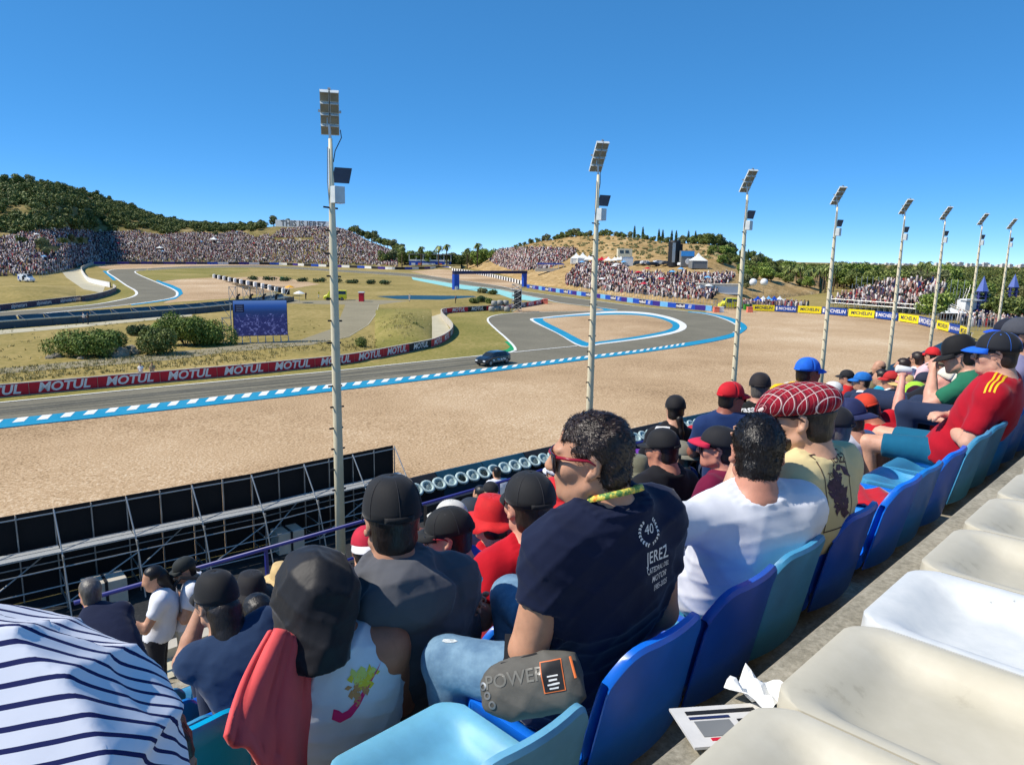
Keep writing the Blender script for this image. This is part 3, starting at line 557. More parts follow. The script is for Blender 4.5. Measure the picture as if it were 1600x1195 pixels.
def board_wall(name, label, cat, foot, h, pl, boards, start=0., thick=.22, core=M_conw, side=1, board_h=.94, seg=None):
    """a low wall along a line, faced with separate boards; boards(i) -> (material, [(text, material, size, extra)])"""
    s = arcs(foot); t = thing(name, label, cat, foot[len(foot) // 2])
    a, b = offset_line(foot, 0), offset_line(foot, thick * side); mb = MB(); h3 = np.array((0, 0, h))
    mb.grid([a - (0, 0, .2), a + h3]); mb.grid([a + h3, b + h3]); mb.grid([b + h3, b - (0, 0, .2)]); mb.build('wall_core', core, t)
    i = 0; q = start
    while q < s[-1] - .3:
        e = min(q + pl, s[-1]); m, txt = boards(i); k = max(2, int((e - q) / .7)); ln = np.array([on_line(foot, s, u) for u in np.linspace(q + .02, e - .02, k)])
        f0 = offset_line(ln, -.035 * side); mb = MB(); lo = f0 + (0, 0, .06); hi = f0 + (0, 0, h * board_h); bk = offset_line(ln, .02 * side) + (0, 0, h * board_h)
        mb.grid([lo, hi] if side > 0 else [hi, lo]); mb.grid([hi, bk]); bo = mb.build('board', m, t)
        for (tx, tm, sz, kw) in txt:
            mb = MB(); cx = kw.pop('u', .5); vz = kw.pop('v', .5); w = e - q
            key = (tx, tuple(sorted(kw.items())))
            if key not in TXT: TXT[key] = text_mesh(tx, 1., **kw)
            vs, fs = TXT[key]; sgn = -1 if side < 0 else 1; out = []
            for v in vs:
                u = q + w * cx + v[0] * sz; p = on_line(foot, s, u); d = on_line(foot, s, u + .1) - on_line(foot, s, u - .1); d /= np.linalg.norm(d) + 1e-9; nrm = np.array((d[1], -d[0], 0)) * side
                out.append(p + nrm * .05 + UPV * (h * (.03 + .94 * vz) + v[1] * sz))
            mb.add(out, fs); mb.build('lettering', tm, bo); kw['u'] = cx; kw['v'] = vz
        q = e; i += 1
    return t
foot = wall_line([(-150, 635), (0, 621), (210, 601.5), (360, 588), (440, 580), (528, 570.6), (580, 562), (622, 553.6), (655, 547), (680, 541), (698, 532), (707, 523), (707, 515), (700, 506), (692, 498), (691, 492), (700, 489.5), (720, 488), (767, 485), (812, 481), (852, 474)])
s_ = arcs(foot); fx = np.array([pix(p)[0] for p in foot[:int(len(foot) * .55)]]); w1 = np.interp(101, fx, s_[:len(fx)]); w2 = np.interp(296, fx, s_[:len(fx)]); per = (w2 - w1) / 2
start = (w1 - per / 2) % per
def motul(i):
    if start + i * per < np.interp(655, fx, s_[:len(fx)]): return M_red, [('MOTUL', M_ltr, 1.05, dict(shear=.22, bold=.03, u=.5, v=.5, xs=1.05))]
    return (M_red, M_blk, M_red)[i % 3], [('MOTUL', M_ltr, .95, dict(shear=.22, bold=.03, u=.5, v=.5, xs=1.0))]
board_wall('advertising_wall', 'long red trackside wall with white MOTUL lettering, curving right', 'wall', foot, 1.06, per, motul, start=start - per + 1e-3)
foot = wall_line([(-90, 497), (0, 486), (60, 478.5), (126, 470.5)])
board_wall('advertising_wall', 'dark navy wall with white alpinestars lettering at the far left', 'wall', foot, 1.15, 7.3, lambda i: (M_navy, [('alpinestars', M_ltr, 1.05, dict(bold=.012, u=.5, v=.5))]))
foot = wall_line([(128, 471.5), (150, 467.5), (172, 461), (182, 455), (178, 451)])
board_wall('advertising_wall', 'curved grey navy wall end beside the far left corner', 'wall', foot, 1.2, 7.3, lambda i: (M_navy, [('alpinestars', M_grey, 1.0, dict(bold=.012, u=.5, v=.5))]))
foot = wall_line([(146, 413.2), (134, 418), (127, 423), (130, 431), (137, 440), (150, 444.5), (172, 449.5)])
board_wall('crash_wall', 'curved white wall beside the pale paving of the far left corner', 'wall', foot, 1.5, 4., lambda i: (M_navy if i < 8 else M_wht, []))
foot = wall_line([(146, 413), (250, 413), (420, 413.8), (480, 416), (560, 419), (622, 421.5), (690, 420), (706, 421)])
board_wall('crash_wall', 'long low wall of dark and white boards below the far crowd', 'wall', foot, 1.5, 6., lambda i: ((M_blk, M_purp, M_wht, M_blk, M_blub, M_wht)[(i * 7) % 6] if i > 9 else (M_purp, M_navy)[i % 2], []), side=1)
foot = wall_line([(706, 423), (740, 428), (770, 434), (800, 441), (822, 446.5)])
board_wall('crash_wall', 'white wall with black blocks running under the blue gantry', 'wall', foot, 1.5, 2.6, lambda i: ((M_wht, M_blk)[i % 2], []))
foot = wall_line([(823, 450), (865, 456.5), (923, 464.5), (996, 474.5), (1060, 482), (1112, 486.5)])
def bull(i):
    return ((M_blub, []), (M_navy, [('redbull', M_ltr, .9, dict(bold=.03, u=.5, v=.5))]), (M_blub, [('///', M_ltr, 1.0, dict(bold=.03, u=.5, v=.5))]), (M_purp, []), (M_lblue, []))[i % 5] if i < 40 else (M_pink, [])
board_wall('advertising_wall', 'blue and purple trackside wall with white lettering below the right crowd', 'wall', foot, 1.25, 2.6, bull)
foot = wall_line([(1174, 486), (1209, 487), (1244, 489), (1283, 491), (1323, 494.5), (1366, 498), (1402, 502), (1434, 507), (1458, 513), (1482, 519.5), (1500, 524), (1515, 531)])
sL = arcs(foot); fxm = np.array([pix(p)[0] for p in foot])
t = thing('advertising_wall', 'row of yellow and blue boards with MICHELIN lettering beyond the gravel', 'wall', foot[20])
mb = MB(); mb.grid([offset_line(foot, .25), offset_line(foot, .25) + (0, 0, 1.)]); mb.grid([offset_line(foot, .25) + (0, 0, 1.), offset_line(foot, .5) + (0, 0, 1.)]); mb.build('wall_core', M_conw, t)
ed = [(1175, 1210), (1211, 1244), (1246, 1283), (1284, 1323), (1325, 1366), (1367, 1402), (1404, 1435), (1435, 1459), (1463, 1482), (1482, 1499), (1499, 1514)]
for i, (a, b) in enumerate(ed):
    p, q = on_line(foot, sL, np.interp(a, fxm, sL)), on_line(foot, sL, np.interp(b, fxm, sL)); X = (q - p); L = np.linalg.norm(X); X /= L; N = np.array((X[1], -X[0], 0)); h = 1.45 if i > 1 else 1.25; c = (p + q) / 2 + UPV * (h / 2 + .15)
    mb = MB(); mb.box(c, (L - .1, .12, h), X); bo = mb.build('board', M_yel if i % 2 == 0 else M_mblue, t)
    mb = MB(); text_on(mb, 'MICHELIN', c + N * .075 + X * (.0 if i % 2 == 0 else .25), X, UPV, L / 5.6, bold=.02, shear=.1); mb.build('lettering', M_ydark if i % 2 == 0 else M_ltr, bo)
    if i % 2:
        mb = MB(); mb.box(c + N * .08 - X * (L * .43), (L * .07, .03, h * .6), X); mb.build('emblem', M_ltr, bo)

# long two-tier barrier on the left
foot = wall_line([(-120, 527), (0, 514), (130, 504), (255, 494), (310, 489.5), (362, 484), (420, 477), (458, 470)]); s = arcs(foot)
t = thing('barrier_fence', 'long dark teal two tier barrier behind the bushes on the left', 'barrier', foot[60])
for i in range(int(s[-1] // 3.5)):
    p, q = on_line(foot, s, i * 3.5 + .03), on_line(foot, s, i * 3.5 + 3.47); X = q - p; mb = MB(); mb.box((p + q) / 2 + UPV * .48, (np.linalg.norm(X), .7, .9), X); mb.build('belt_panel', M_teal, t)
    N = np.array((-X[1], X[0], 0)) / np.linalg.norm(X); mb = MB(); mb.grid([[p + UPV * 1.0 + N * .3, q + UPV * 1.0 + N * .3], [p + UPV * 1.0 + N * 2.0, q + UPV * 1.0 + N * 2.0], [p + UPV * 1.6 + N * 2.4, q + UPV * 1.6 + N * 2.4]]); mb.grid([[p + UPV * .97 + N * .3, q + UPV * .97 + N * .3], [p + UPV * .5 + N * 2.1, q + UPV * .5 + N * 2.1]]); mb.build('top_panel', M_teal2, t)
    mb = MB(); mb.tube([p + UPV * 1.0 + N * .2, p + UPV * 1.72 + N * 2.4], .028, 5); mb.beam(p + UPV * .97 - N * .3, q + UPV * .97 - N * .3, .05, .07); mb.build('post', M_grey, t)
def block_row(px0, px1, n, w, h, name, label, cat, group, mats):
    foot = wall_line(px0 if isinstance(px0, list) else [px0, px1]); s = arcs(foot)
    for i in range(n):
        u = s[-1] * (i + .5) / n; p = on_line(foot, s, u); d = on_line(foot, s, u + .2) - on_line(foot, s, u - .2)
        mb = MB(); mb.box(p + UPV * h / 2, (w, .9, h), d); mb.box(p + UPV * (h + .05), (w * .9, .8, .1), d, taper=.8); o = mb.build(name, mats[i % len(mats)], bevel=.05); props(o, label, cat, group)
block_row([(333, 434), (352, 438), (380, 444), (410, 450), (430, 455), (452, 461)], None, 24, 1.35, 1.25, 'tyre_block', 'wrapped tyre block in the diagonal white and black row behind the screen', 'tyre block', 'white and black tyre blocks', [M_wht, M_blk])

# ------------------------------------------------------------------ tall floodlight poles
M_pole = mat('pole_paint', srgb(222, 210, 178), .5, metal=.0, vary=.08, scale=2); M_lens = mat('floodlight_lens', srgb(150, 140, 118), .35, vary=.15, scale=3); M_box = mat('cabinet_white', srgb(206, 212, 210), .5); M_panel = mat('slate_panel', srgb(52, 70, 92), .4)
b0 = G(534, 884); t_pole = float((b0 - EYE) @ TV)
def pole_at(px, py):
    d = sight(px, py); p = EYE + d * (t_pole / (d @ TV)); return np.array([p[0], p[1], gz(p[1])]), p
tops = [((517, 250), (508, 122)), ((935, 270), (943, 213)), ((1166, 330), (1180, 259)), ((1306, 350), (1319, 291)), ((1411.5, 360), (1428, 313)), ((1474, 370), (1487, 331)), ((1531, 382), (1545, 342)), ((1576, 388), (1588, 348))]
words = ['nearest and tallest, at left of the scaffolding', 'second from the left, behind the man in navy', 'third from the left, beside the hairpin tip', 'fourth from the left, in front of the far grandstand', 'fifth from the left, at the right end of the far grandstand', 'sixth from the left, beside the far grandstand stairs', 'seventh from the left, in front of the white arched kiosk', 'eighth and farthest, at the right edge']
for i, ((mx, my), (tx, ty)) in enumerate(tops):
    base, _ = pole_at(mx, my); ztop = D(tx, ty, base[1])[2]; H_ = 17.15
    t = thing('floodlight_pole', 'tall pale floodlight pole, ' + words[i], 'floodlight', base, 'floodlight poles along the stand')
    bz = base[2]; P0 = lambda z, s=0., u=0.: np.array([base[0], base[1], bz + z]) + SV * s + TV * u
    mb = MB(); mb.tube([P0(-.3), P0(5), P0(12), P0(H_ - 3.0), P0(H_ - .9)], [.2, .18, .15, .11, .07], 12); mb.build('mast', M_pole, t, smooth=True)
    mb = MB(); mb.lathe([(.34, 0), (.34, .06), (.22, .1), (.22, .3)], P0(0), 12); mb.build('base_plate', M_steel, t)
    for k in range(14):
        z = 3.2 + k * .82; mb = MB(); sg = (-1) ** k; mb.beam(P0(z, -.32 + .03 * sg), P0(z - .03, .26 + .03 * sg), .05, .06); mb.build('rung', M_blk, t)
    # the 2 x 4 bank of floodlights, top leaning back over the stand
    lean = R(38); LV = np.array((.24, -.97, 0)); BX = np.array((.97, .24, 0)); A_ = LV * math.sin(lean) + UPV * math.cos(lean); Nn = LV * math.cos(lean) - UPV * math.sin(lean); c0 = P0(H_ - .02)
    mb = MB(); mb.beam(P0(H_ - 1.0), P0(H_ - .4, 0, .05), .08); mb.beam(c0 - A_ * .85 - Nn * .1, c0 + A_ * .85 - Nn * .1, .1); mb.beam(c0 - BX * .4 - Nn * .1, c0 + BX * .4 - Nn * .1, .08); mb.build('bracket', M_steel, t)
    for a in (-1, 1):
        for k in range(4):
            c = c0 + BX * a * .17 + A_ * (.62 - .42 * k); mb = MB(); mb.box(c, (.31, .09, .4), BX, A_); fl = mb.build('floodlight', M_box, t)
            mb = MB(); mb.box(c + Nn * .05, (.27, .02, .33), BX, A_); mb.build('lens', M_lens, fl)
            mb = MB(); mb.box(c + Nn * .09 + A_ * .19, (.29, .1, .025), BX, A_); mb.build('visor', M_box, fl)
    mb = MB(); mb.tube([c0 - A_ * .6 + SV * .42, c0 - A_ * .9 + SV * .46, P0(H_ - 1.3, .18), P0(H_ - 1.7, .1)], .018, 5); mb.build('cable', M_blk, t)
    mb = MB(); X2 = SV * .9 - TV * .3; mb.box(P0(H_ - 2.15, .34, -.16), (.62, .05, .55), X2, UPV * .9 + SV * .1 - TV * .2); mb.build('solar_panel', M_panel, t)
    mb = MB(); mb.box(P0(H_ - 2.85, .12, -.2), (.42, .34, .6), SV); mb.build('control_box', M_box, t, bevel=.02)
    mb = MB(); mb.tube([P0(H_ - 1.2, -.12), P0(H_ - 2.4, -.16), P0(H_ - 3.3, -.1)], .02, 5); mb.tube([P0(H_ - .5, -.05, .1), P0(H_ + .5, -.05, .1)], .02, 5); mb.build('conduit', M_steel, t)

# ------------------------------------------------------------------ scaffold behind the hoarding
fr = [(-40, 818), (84, 796), (197, 776), (300, 758), (393, 742), (475, 725), (551, 710), (616, 697)]
HP = 3.2
def at_z(px, py, z):
    d = sight(px, py); t_ = (z - CZ) / (d[2] - SLOPE * d[1]); return EYE + d * t_
back = [at_z(x, y, HP) for x, y in fr]; back = [np.array((p[0], p[1], gz(p[1]))) for p in back]
dirb = (back[-1] - back[0]); dirb[2] = 0; dirb /= np.linalg.norm(dirb); nb_ = np.array((dirb[1], -dirb[0], 0))            # towards the stand
sc_t = thing('scaffold_hoarding', 'grey tube scaffold bracing a tall black hoarding beside the gravel', 'scaffold', back[3])
for i in range(len(back) - 1):
    p, q = back[i], back[i + 1]; pm, qm = p - nb_ * .12, q - nb_ * .12
    for k in range(2):
        a, b = pm + (qm - pm) * (k / 2 + .004), pm + (qm - pm) * ((k + 1) / 2 - .004); mb = MB(); mb.box((a + b) / 2 + UPV * (HP / 2 + .02), (np.linalg.norm(b - a), .04, HP), b - a); mb.build('hoarding_panel', M_black, sc_t)
M_plank = mat('steel_plank', srgb(196, 198, 196), .5, metal=.5, vary=.2, scale=20)
def tubes(name, segs, r=.028, m=M_steel, parent=sc_t):
    for a, b in segs: mb = MB(); mb.tube([a, b], r, 6); mb.build(name, m, parent)
for i, p in enumerate(back):
    f = p + nb_ * 1.35; g = p + nb_ * 2.0
    tubes('upright', [(p, p + UPV * HP), (f, f + UPV * 1.95)]); tubes('brace', [(p + UPV * HP, f + UPV * 1.7), (f + UPV * 1.7, g)]); tubes('ledger', [(p + UPV * 1.9, f + UPV * 1.9), (p + UPV * .9, f + UPV * .9), (p + UPV * .25, f + UPV * .25)])
    if i < len(back) - 1:
        q = back[i + 1]; fq = q + nb_ * 1.35; m_ = (p + q) / 2
        tubes('upright', [(m_, m_ + UPV * HP)])
        tubes('ledger', [(p + UPV * (HP - .12), q + UPV * (HP - .12)), (f + UPV * 1.55, fq + UPV * 1.55), (f + UPV * .9, fq + UPV * .9), (f + UPV * .25, fq + UPV * .25), (p + UPV * 1.3, q + UPV * 1.3)]); tubes('brace', [((f + UPV * .25), (q + nb_ * 1.35 + UPV * 1.5)) if i % 2 else ((f + UPV * .9), (q + UPV * 1.9))])
        mb = MB(); a, b = p + nb_ * .55 + UPV * 2.0, q + nb_ * .55 + UPV * 2.0; mb.box((a + b) / 2, (np.linalg.norm(b - a) - .04, .34, .06), b - a)
        mb.build('walkway_plank', M_plank, sc_t); mb = MB(); a, b = p + nb_ * .95 + UPV * 2.0, q + nb_ * .95 + UPV * 2.0; mb.box((a + b) / 2, (np.linalg.norm(b - a) - .04, .34, .06), b - a); mb.build('walkway_plank', M_plank, sc_t)
for i, (px, py, w) in enumerate([(450, 858, 1.1), (30, 912, 1.5), (165, 940, 1.3)]):
    c = G(px, py); mb = MB(); mb.box(c + UPV * .45, (w, .9, .9), dirb); t = thing('ballast_block', 'pale ballast block strapped down under the scaffold, ' + ['beside the nearest pole', 'at the left edge', 'behind the striped shirt'][i], 'block', c); mb.build('block', M_conw, t, bevel=.03)
    mb = MB(); mb.box(c + UPV * .46, (.09, .95, .94), dirb); mb.build('strap', M_blk, t)

# tyre wall between the gravel and the stand, right of the scaffold
tl = [at_z(x, y, 1.2) for x, y in [(600, 757), (680, 737), (864, 696), (1029, 660), (1160, 632), (1284, 604), (1364, 580), (1440, 550), (1500, 520)]]
tl = resample(catmull([np.array((p[0], p[1], gz(p[1]))) for p in tl], 8), step=.5); s = arcs(tl)
t = thing('belt_barrier', 'dark green rubber belted barrier along the near edge of the gravel', 'barrier', tl[20])
for i in range(int(s[-1] // 3)):
    ln = np.array([on_line(tl, s, u) for u in np.linspace(i * 3 + .02, i * 3 + 2.98, 4)]); mb = MB(); b = offset_line(ln, -.9); mb.grid([ln - (0, 0, .1), ln + (0, 0, 1.2)]); mb.grid([ln + (0, 0, 1.2), offset_line(ln, -.12) + (0, 0, 1.2)]); mb.grid([offset_line(ln, -.12) + (0, 0, 1.2), b + (0, 0, .55)]); mb.grid([b + (0, 0, .55), b - (0, 0, .1)]); mb.build('belt_panel', M_teal if i % 3 else M_blk, t)
mb = MB(); prof = [(.31 + .085 * math.cos(a), .085 * math.sin(a)) for a in np.linspace(0, 2 * math.pi, 9)]; mb.lathe(prof, n=16); M_wt = mat('white_painted_tyre', srgb(176, 196, 194), .6, vary=.25, scale=5)
ty0 = mb.build('white_tyre', M_wt, smooth=True); props(ty0, 'white painted tyre in the row on the barrier beside the gravel', 'tyre', 'white tyres along the barrier'); off = WOFF[ty0]
for i in range(46):
    p = on_line(tl, s, .6 + i * .72); d = on_line(tl, s, .7 + i * .72) - on_line(tl, s, .5 + i * .72); d /= np.linalg.norm(d); N = np.array((d[1], -d[0], 0)); c = ty0 if i == 0 else ty0.copy()
    if i: COL.objects.link(c)
    c.location = tuple(p + N * .78 + UPV * .78); c.rotation_euler = Euler((R(38), 0, math.atan2(d[1], d[0])))
ln = offset_line(tl, -3.2); t = thing('guard_wall', 'low black service wall running parallel to the tyre barrier', 'wall', ln[10])
for i in range(int(s[-1] // 2.2) - 4):
    p, q = on_line(ln, s, i * 2.2), on_line(ln, s, i * 2.2 + 2.15); mb = MB(); mb.box((p + q) / 2 + UPV * .5, (np.linalg.norm(q - p), .25, 1.), q - p); mb.build('wall_panel', M_blk, t)
mb = MB(); a = ST(-20, 8.4, 0); w = [ST(-30, 8.3, 0), ST(80, 8.3, 0)]; ll = [np.array((p[0], p[1], gz(p[1]) + .03)) for p in (ST(-30, 5, 0), ST(120, 5, 0))]
far_ = [np.array((p[0], p[1], gz(p[1]) + .03)) for p in [back[0] - dirb * 30] + back + list(tl[::12])]
mb.poly([ll[0], ll[1]] + far_[::-1]); struct(mb.build('service_apron', M_dark))

# ------------------------------------------------------------------ video screen
c0, c1 = G(366, 536), G(450, 533); X = c1 - c0; X[2] = 0; L = np.linalg.norm(X); X /= L; N = np.array((X[1], -X[0], 0))
t = thing('video_screen', 'large blue video screen on a scaffold base in the infield', 'screen', (c0 + c1) / 2)
m = bpy.data.materials.new('screen_picture'); m.use_nodes = True; n_ = m.node_tree.nodes; l_ = m.node_tree.links; b_ = n_['Principled BSDF']
tc = n_.new('ShaderNodeTexCoord'); sx = n_.new('ShaderNodeSeparateXYZ'); l_.new(tc.outputs['Generated'], sx.inputs[0]); rp = n_.new('ShaderNodeValToRGB'); l_.new(sx.outputs[2], rp.inputs[0])
for k, (p, c) in enumerate(((0, srgb(34, 36, 92)), (.45, srgb(26, 34, 96)), (.68, srgb(20, 48, 104)), (.85, srgb(30, 78, 160)), (1, srgb(92, 130, 200)))):
    e = rp.color_ramp.elements[k] if k < 2 else rp.color_ramp.elements.new(p); e.position = p; e.color = (*c, 1)
nz = n_.new('ShaderNodeTexNoise'); nz.inputs['Scale'].default_value = 2.2; nz.inputs['Detail'].default_value = 8; nz.inputs['Distortion'].default_value = 1.5; l_.new(tc.outputs['Object'], nz.inputs[0])
r2_ = n_.new('ShaderNodeValToRGB'); r2_.color_ramp.elements[0].position = .54; r2_.color_ramp.elements[1].position = .72; l_.new(nz.outputs[0], r2_.inputs[0])
mt = n_.new('ShaderNodeMath'); mt.operation = 'LESS_THAN'; mt.inputs[1].default_value = .62; l_.new(sx.outputs[2], mt.inputs[0]); mm = n_.new('ShaderNodeMath'); mm.operation = 'MULTIPLY'; l_.new(mt.outputs[0], mm.inputs[0]); l_.new(r2_.outputs[0], mm.inputs[1])
mx = n_.new('ShaderNodeMixRGB'); l_.new(mm.outputs[0], mx.inputs[0]); l_.new(rp.outputs[0], mx.inputs[1]); mx.inputs[2].default_value = (*srgb(120, 130, 200), 1)
l_.new(mx.outputs[0], b_.inputs['Emission Color']); b_.inputs['Emission Strength'].default_value = .75; b_.inputs['Base Color'].default_value = (.01, .01, .02, 1); b_.inputs['Roughness'].default_value = .5
hS = 4.6; cc = (c0 + c1) / 2
mb = MB(); mb.box(cc + UPV * (.85 + hS / 2), (L, .5, hS), X); mb.build('cabinet', M_blk, t)
mb = MB(); mb.box(cc + N * .27 + UPV * (.85 + hS / 2), (L - .1, .03, hS - .1), X); sp = mb.build('picture', m, t)
mb = MB(); mb.box(cc + N * .3 - X * L * .38 + UPV * (.85 + hS * .78), (L * .17, .02, hS * .22), X); mb.build('caption_panel', M_navy, t)
mb = MB(); 
for k in range(4): mb.box(cc + N * .32 - X * L * .38 + UPV * (.85 + hS * (.86 - .05 * k)), (L * .12, .02, .07), X)
mb.build('caption_lines', mat('caption_grey', srgb(150, 160, 190), .6), t)
seg = []
for k in range(8):
    a = cc + X * (k / 7 - .5) * L; seg += [(a + N * .3, a + N * .3 + UPV * .85), (a + N * 1.2, a + N * .3 + UPV * .85)]
seg += [(cc - X * L * .5 + N * 1.2 + UPV * .05, cc + X * L * .5 + N * 1.2 + UPV * .05)]
for dx in (.25, 1.3):
    for dn in (-.6, .5): a = cc - X * (L / 2 + dx) + N * dn; seg.append((a, a + UPV * (3.3 if dx > 1 else 5.2)))
for z0 in (.1, 1.7, 3.2): a = cc - X * (L / 2 + .25); b = cc - X * (L / 2 + 1.3); seg += [(a + N * .5 + UPV * z0, b + N * .5 + UPV * z0), (a + N * .5 + UPV * z0, b + N * .5 + UPV * (z0 + 1.5)), (a - N * .6 + UPV * z0, b - N * .6 + UPV * z0)]
for k in range(9): a = cc + X * (k / 8 - .55) * L + UPV * (hS + .85); seg += [(a, a + UPV * 1.7), (a, a + X * .8 * (-1) ** k + UPV * 1.7)]
a = cc + UPV * (hS + 2.55); seg.append((a - X * L * .55, a + X * L * .48))
tubes('scaffold_tube', seg, .035, parent=t)
for k in range(4):
    a = cc + X * (-.4 + .235 * k) * L + UPV * (hS + 1.15); mb = MB(); mb.box(a, (.3, .3, .45), X); mb.box(a + UPV * .35 + X * .15, (.4, .25, .25), X + UPV * .3); mb.tube([a, a + UPV * 1.3], .04, 5); mb.build('spotlight', M_blk, t)

# ------------------------------------------------------------------ gantry, truss tower, far stands
a, b = G(712, 452.5), G(819, 448); X = b - a; X[2] = 0; LL = np.linalg.norm(X); X /= LL
t = thing('gantry_arch', 'dark blue advertising gantry arch over the far track', 'gantry', a)
mb = MB(); mb.box(a + UPV * 2.3, (2.1, 1., 4.6), X); mb.build('leg', M_blub, t); mb = MB(); mb.box(b + UPV * 2.2, (1.6, 1., 4.4), X); mb.build('leg', M_blub, t); mb = MB(); mb.box((a + b) / 2 + UPV * 5.0, (LL + 2, 1., .95), X); mb.build('beam', M_navy, t)
for q, w in ((a - (0, .6, 0), .5), (a + X * .5 - (0, .6, 0), .4)): mb = MB(); mb.lathe([(.5, 0), (.5, .8), (.3, 1.1)], q, 10); mb.build('ballast_bag', M_wht, t)
p = G(807, 487); t = thing('truss_tower', 'grey truss tower with dark panels beside stacked bales', 'tower', p); seg = []
for dx in (-.95, .95):
    for dy in (-.7, .7): seg.append((p + (dx, dy, 0), p + (dx, dy, 5.6)))
for k in range(5):
    for dy in (-.7, .7): seg += [(p + (-.95, dy, k * 1.1), p + (.95, dy, k * 1.1 + 1.1)), (p + (.95, dy, k * 1.1), p + (-.95, dy, k * 1.1 + 1.1)), (p + (-.95, dy, k * 1.1 + 1.1), p + (.95, dy, k * 1.1 + 1.1))]
tubes('truss_tube', seg, .045, parent=t); mb = MB(); mb.box(p + (.2, .1, 2.4), (1.5, .9, 3.6)); mb.build('dark_panel', M_blk, t)
M_bale = mat('grey_wrap', srgb(150, 148, 140), .6, vary=.2, scale=2)
for i, (px, py, w) in enumerate([(768, 487, 1.3), (776, 486, 1.2), (784, 486, 1.3), (792, 487, 1.4), (772, 481, 1.1), (781, 480, 1.2), (790, 480, 1.3)]):
    p = G(px, py if i < 4 else py + 5) + UPV * (0 if i < 4 else 1.05); mb = MB(); mb.lathe([(.4, 0), (.62, .1), (.66, .5), (.6, .95), (.35, 1.05)], p, 9); props(mb.build('wrapped_bale', M_bale, smooth=True), 'grey wrapped tyre bale piled beside the truss tower', 'bale', 'bales by the truss tower')
# two-deck hospitality stand
p = G(672, 418.5); W = 26.; t = thing('hospitality_stand', 'two deck hospitality stand with blue banner on the far skyline', 'building', p)
mb = MB(); mb.box(p + (0, 4, 1.9), (W, 8, 3.8)); mb.build('lower_deck', M_grey, t); mb = MB(); mb.box(p + (0, -.2, 2.3), (W, .4, 3.)); mb.build('banner', M_blub, t)
for k, m in enumerate((M_wht, M_pink, M_wht, M_wht, M_pink, M_wht)): mb = MB(); mb.box(p + (-W * .4 + k * W * .16, -.45, 2.2), (2.4 if k != 2 else 5.5, .1, 1.3)); mb.build('banner_mark', m, t)
mb = MB(); mb.box(p + (0, 4, 8.2), (W + 1, 9, .5)); mb.build('roof', M_grey, t); mb = MB(); mb.box(p + (0, 7, 5.8), (W, .3, 4.2)); mb.build('back_wall', M_glass, t)
for k in range(7): mb = MB(); mb.box(p + (-W / 2 + k * W / 6, 0, 6.), (.35, .35, 4.3)); mb.build('post', M_wht, t)
mb = MB(); mb.box(p + (0, 0, 4.5), (W, .2, .9)); mb.build('parapet', M_wht, t)
crowd('crowd', 'small crowd on the upper deck of the far hospitality stand', np.c_[p[0] + RNG.uniform(-12, 12, 90), p[1] + RNG.uniform(.5, 6, 90), np.full(90, p[2] + 3.9)], seed=9)
# hill top sign
sgn = hill_y(HL, 433, 3.7); sg2 = hill_y(HL, 520, 3.75); X = sg2 - sgn; Ls = np.linalg.norm(X); X /= Ls; nn = np.cross(X, UPV); nn /= np.linalg.norm(nn)
t = thing('hill_sign', 'long white banner with large letters on top of the crowded hill', 'sign', (sgn + sg2) / 2); U2 = np.cross(nn, X) * -1; U2 = U2 if U2[2] > 0 else -U2; cc = (sgn + sg2) / 2 + UPV * 2.6 + nn * 3
mb = MB(); mb.box(cc, (Ls, .3, 5.4), X, U2); mb.build('banner', M_wht, t); mb = MB(); text_on(mb, 'THIS IS JEREZ', cc + nn * .25, X, U2, Ls / 7.6, bold=.03, spacing=1.05); mb.build('lettering', mat('sign_grey', srgb(110, 110, 112), .7), t)
# big grandstand on the right
p, q = G(1268, 482), G(1440, 496); X = q - p; X[2] = 0; LL = np.linalg.norm(X); X /= LL; N = np.array((-X[1], X[0], 0)); bz = gz(p[1]); nr = 15
t = thing('tube_grandstand', 'steel tube grandstand packed with spectators beyond the gravel', 'grandstand', (p + q) / 2); PT = []
for r in range(nr):
    z = 1.3 + r * .37; a = p + N * (7 + r * .9) + X * (LL * .0 + r * .55); b = q + N * (7 + r * .9) - X * (r * .25); a[2] = b[2] = bz + z; mb = MB(); mb.box((a + b) / 2 - UPV * .06, (np.linalg.norm(b - a), .7, .1), X); mb.build('tier', M_grey, t)
    mb = MB(); mb.box((a + b) / 2 + N * .42 - UPV * .06, (np.linalg.norm(b - a), .04, .5), X); mb.build('riser', M_blk, t)
    nn_ = int(np.linalg.norm(b - a) / .56)
    for k in range(nn_):
        if random.random() < (.93 if k / nn_ < .82 else .45): PT.append(a + (b - a) * (k + .5) / nn_ + X * random.uniform(-.1, .1) + N * random.uniform(-.1, .1))
crowd('crowd', 'rows of spectators seated in the steel tube grandstand', np.array(PT), seed=12)
seg = []
for k in range(19):
    for r in (0, 4, 8, 12, 14): a = p + X * LL * k / 18 + N * (7.3 + r * .9); seg.append((a, a + UPV * (1.2 + r * .37 + (.0 if r < 14 else 1.1))))
    a = p + X * LL * k / 18 + N * 6.6; seg.append((a, a + UPV * 2.2))
for r in (0, 4, 8, 12, 14):
    for k in range(4): a = q + N * (7.3 + r * .9); seg.append((a + UPV * .1, a + N * 3.6 + UPV * (1.3 + r * .37)))
for z in (1.3, 2.2): seg.append((p + N * 6.6 + UPV * z, q + N * 6.6 + UPV * z))
a = q + X * 1.0 + N * 5; 
for k in range(5): b = a + X * (1.6 * k); seg += [(b, b + UPV * (3.6 - .6 * k)), (b + N * 2, b + N * 2 + UPV * (3.6 - .6 * k))]
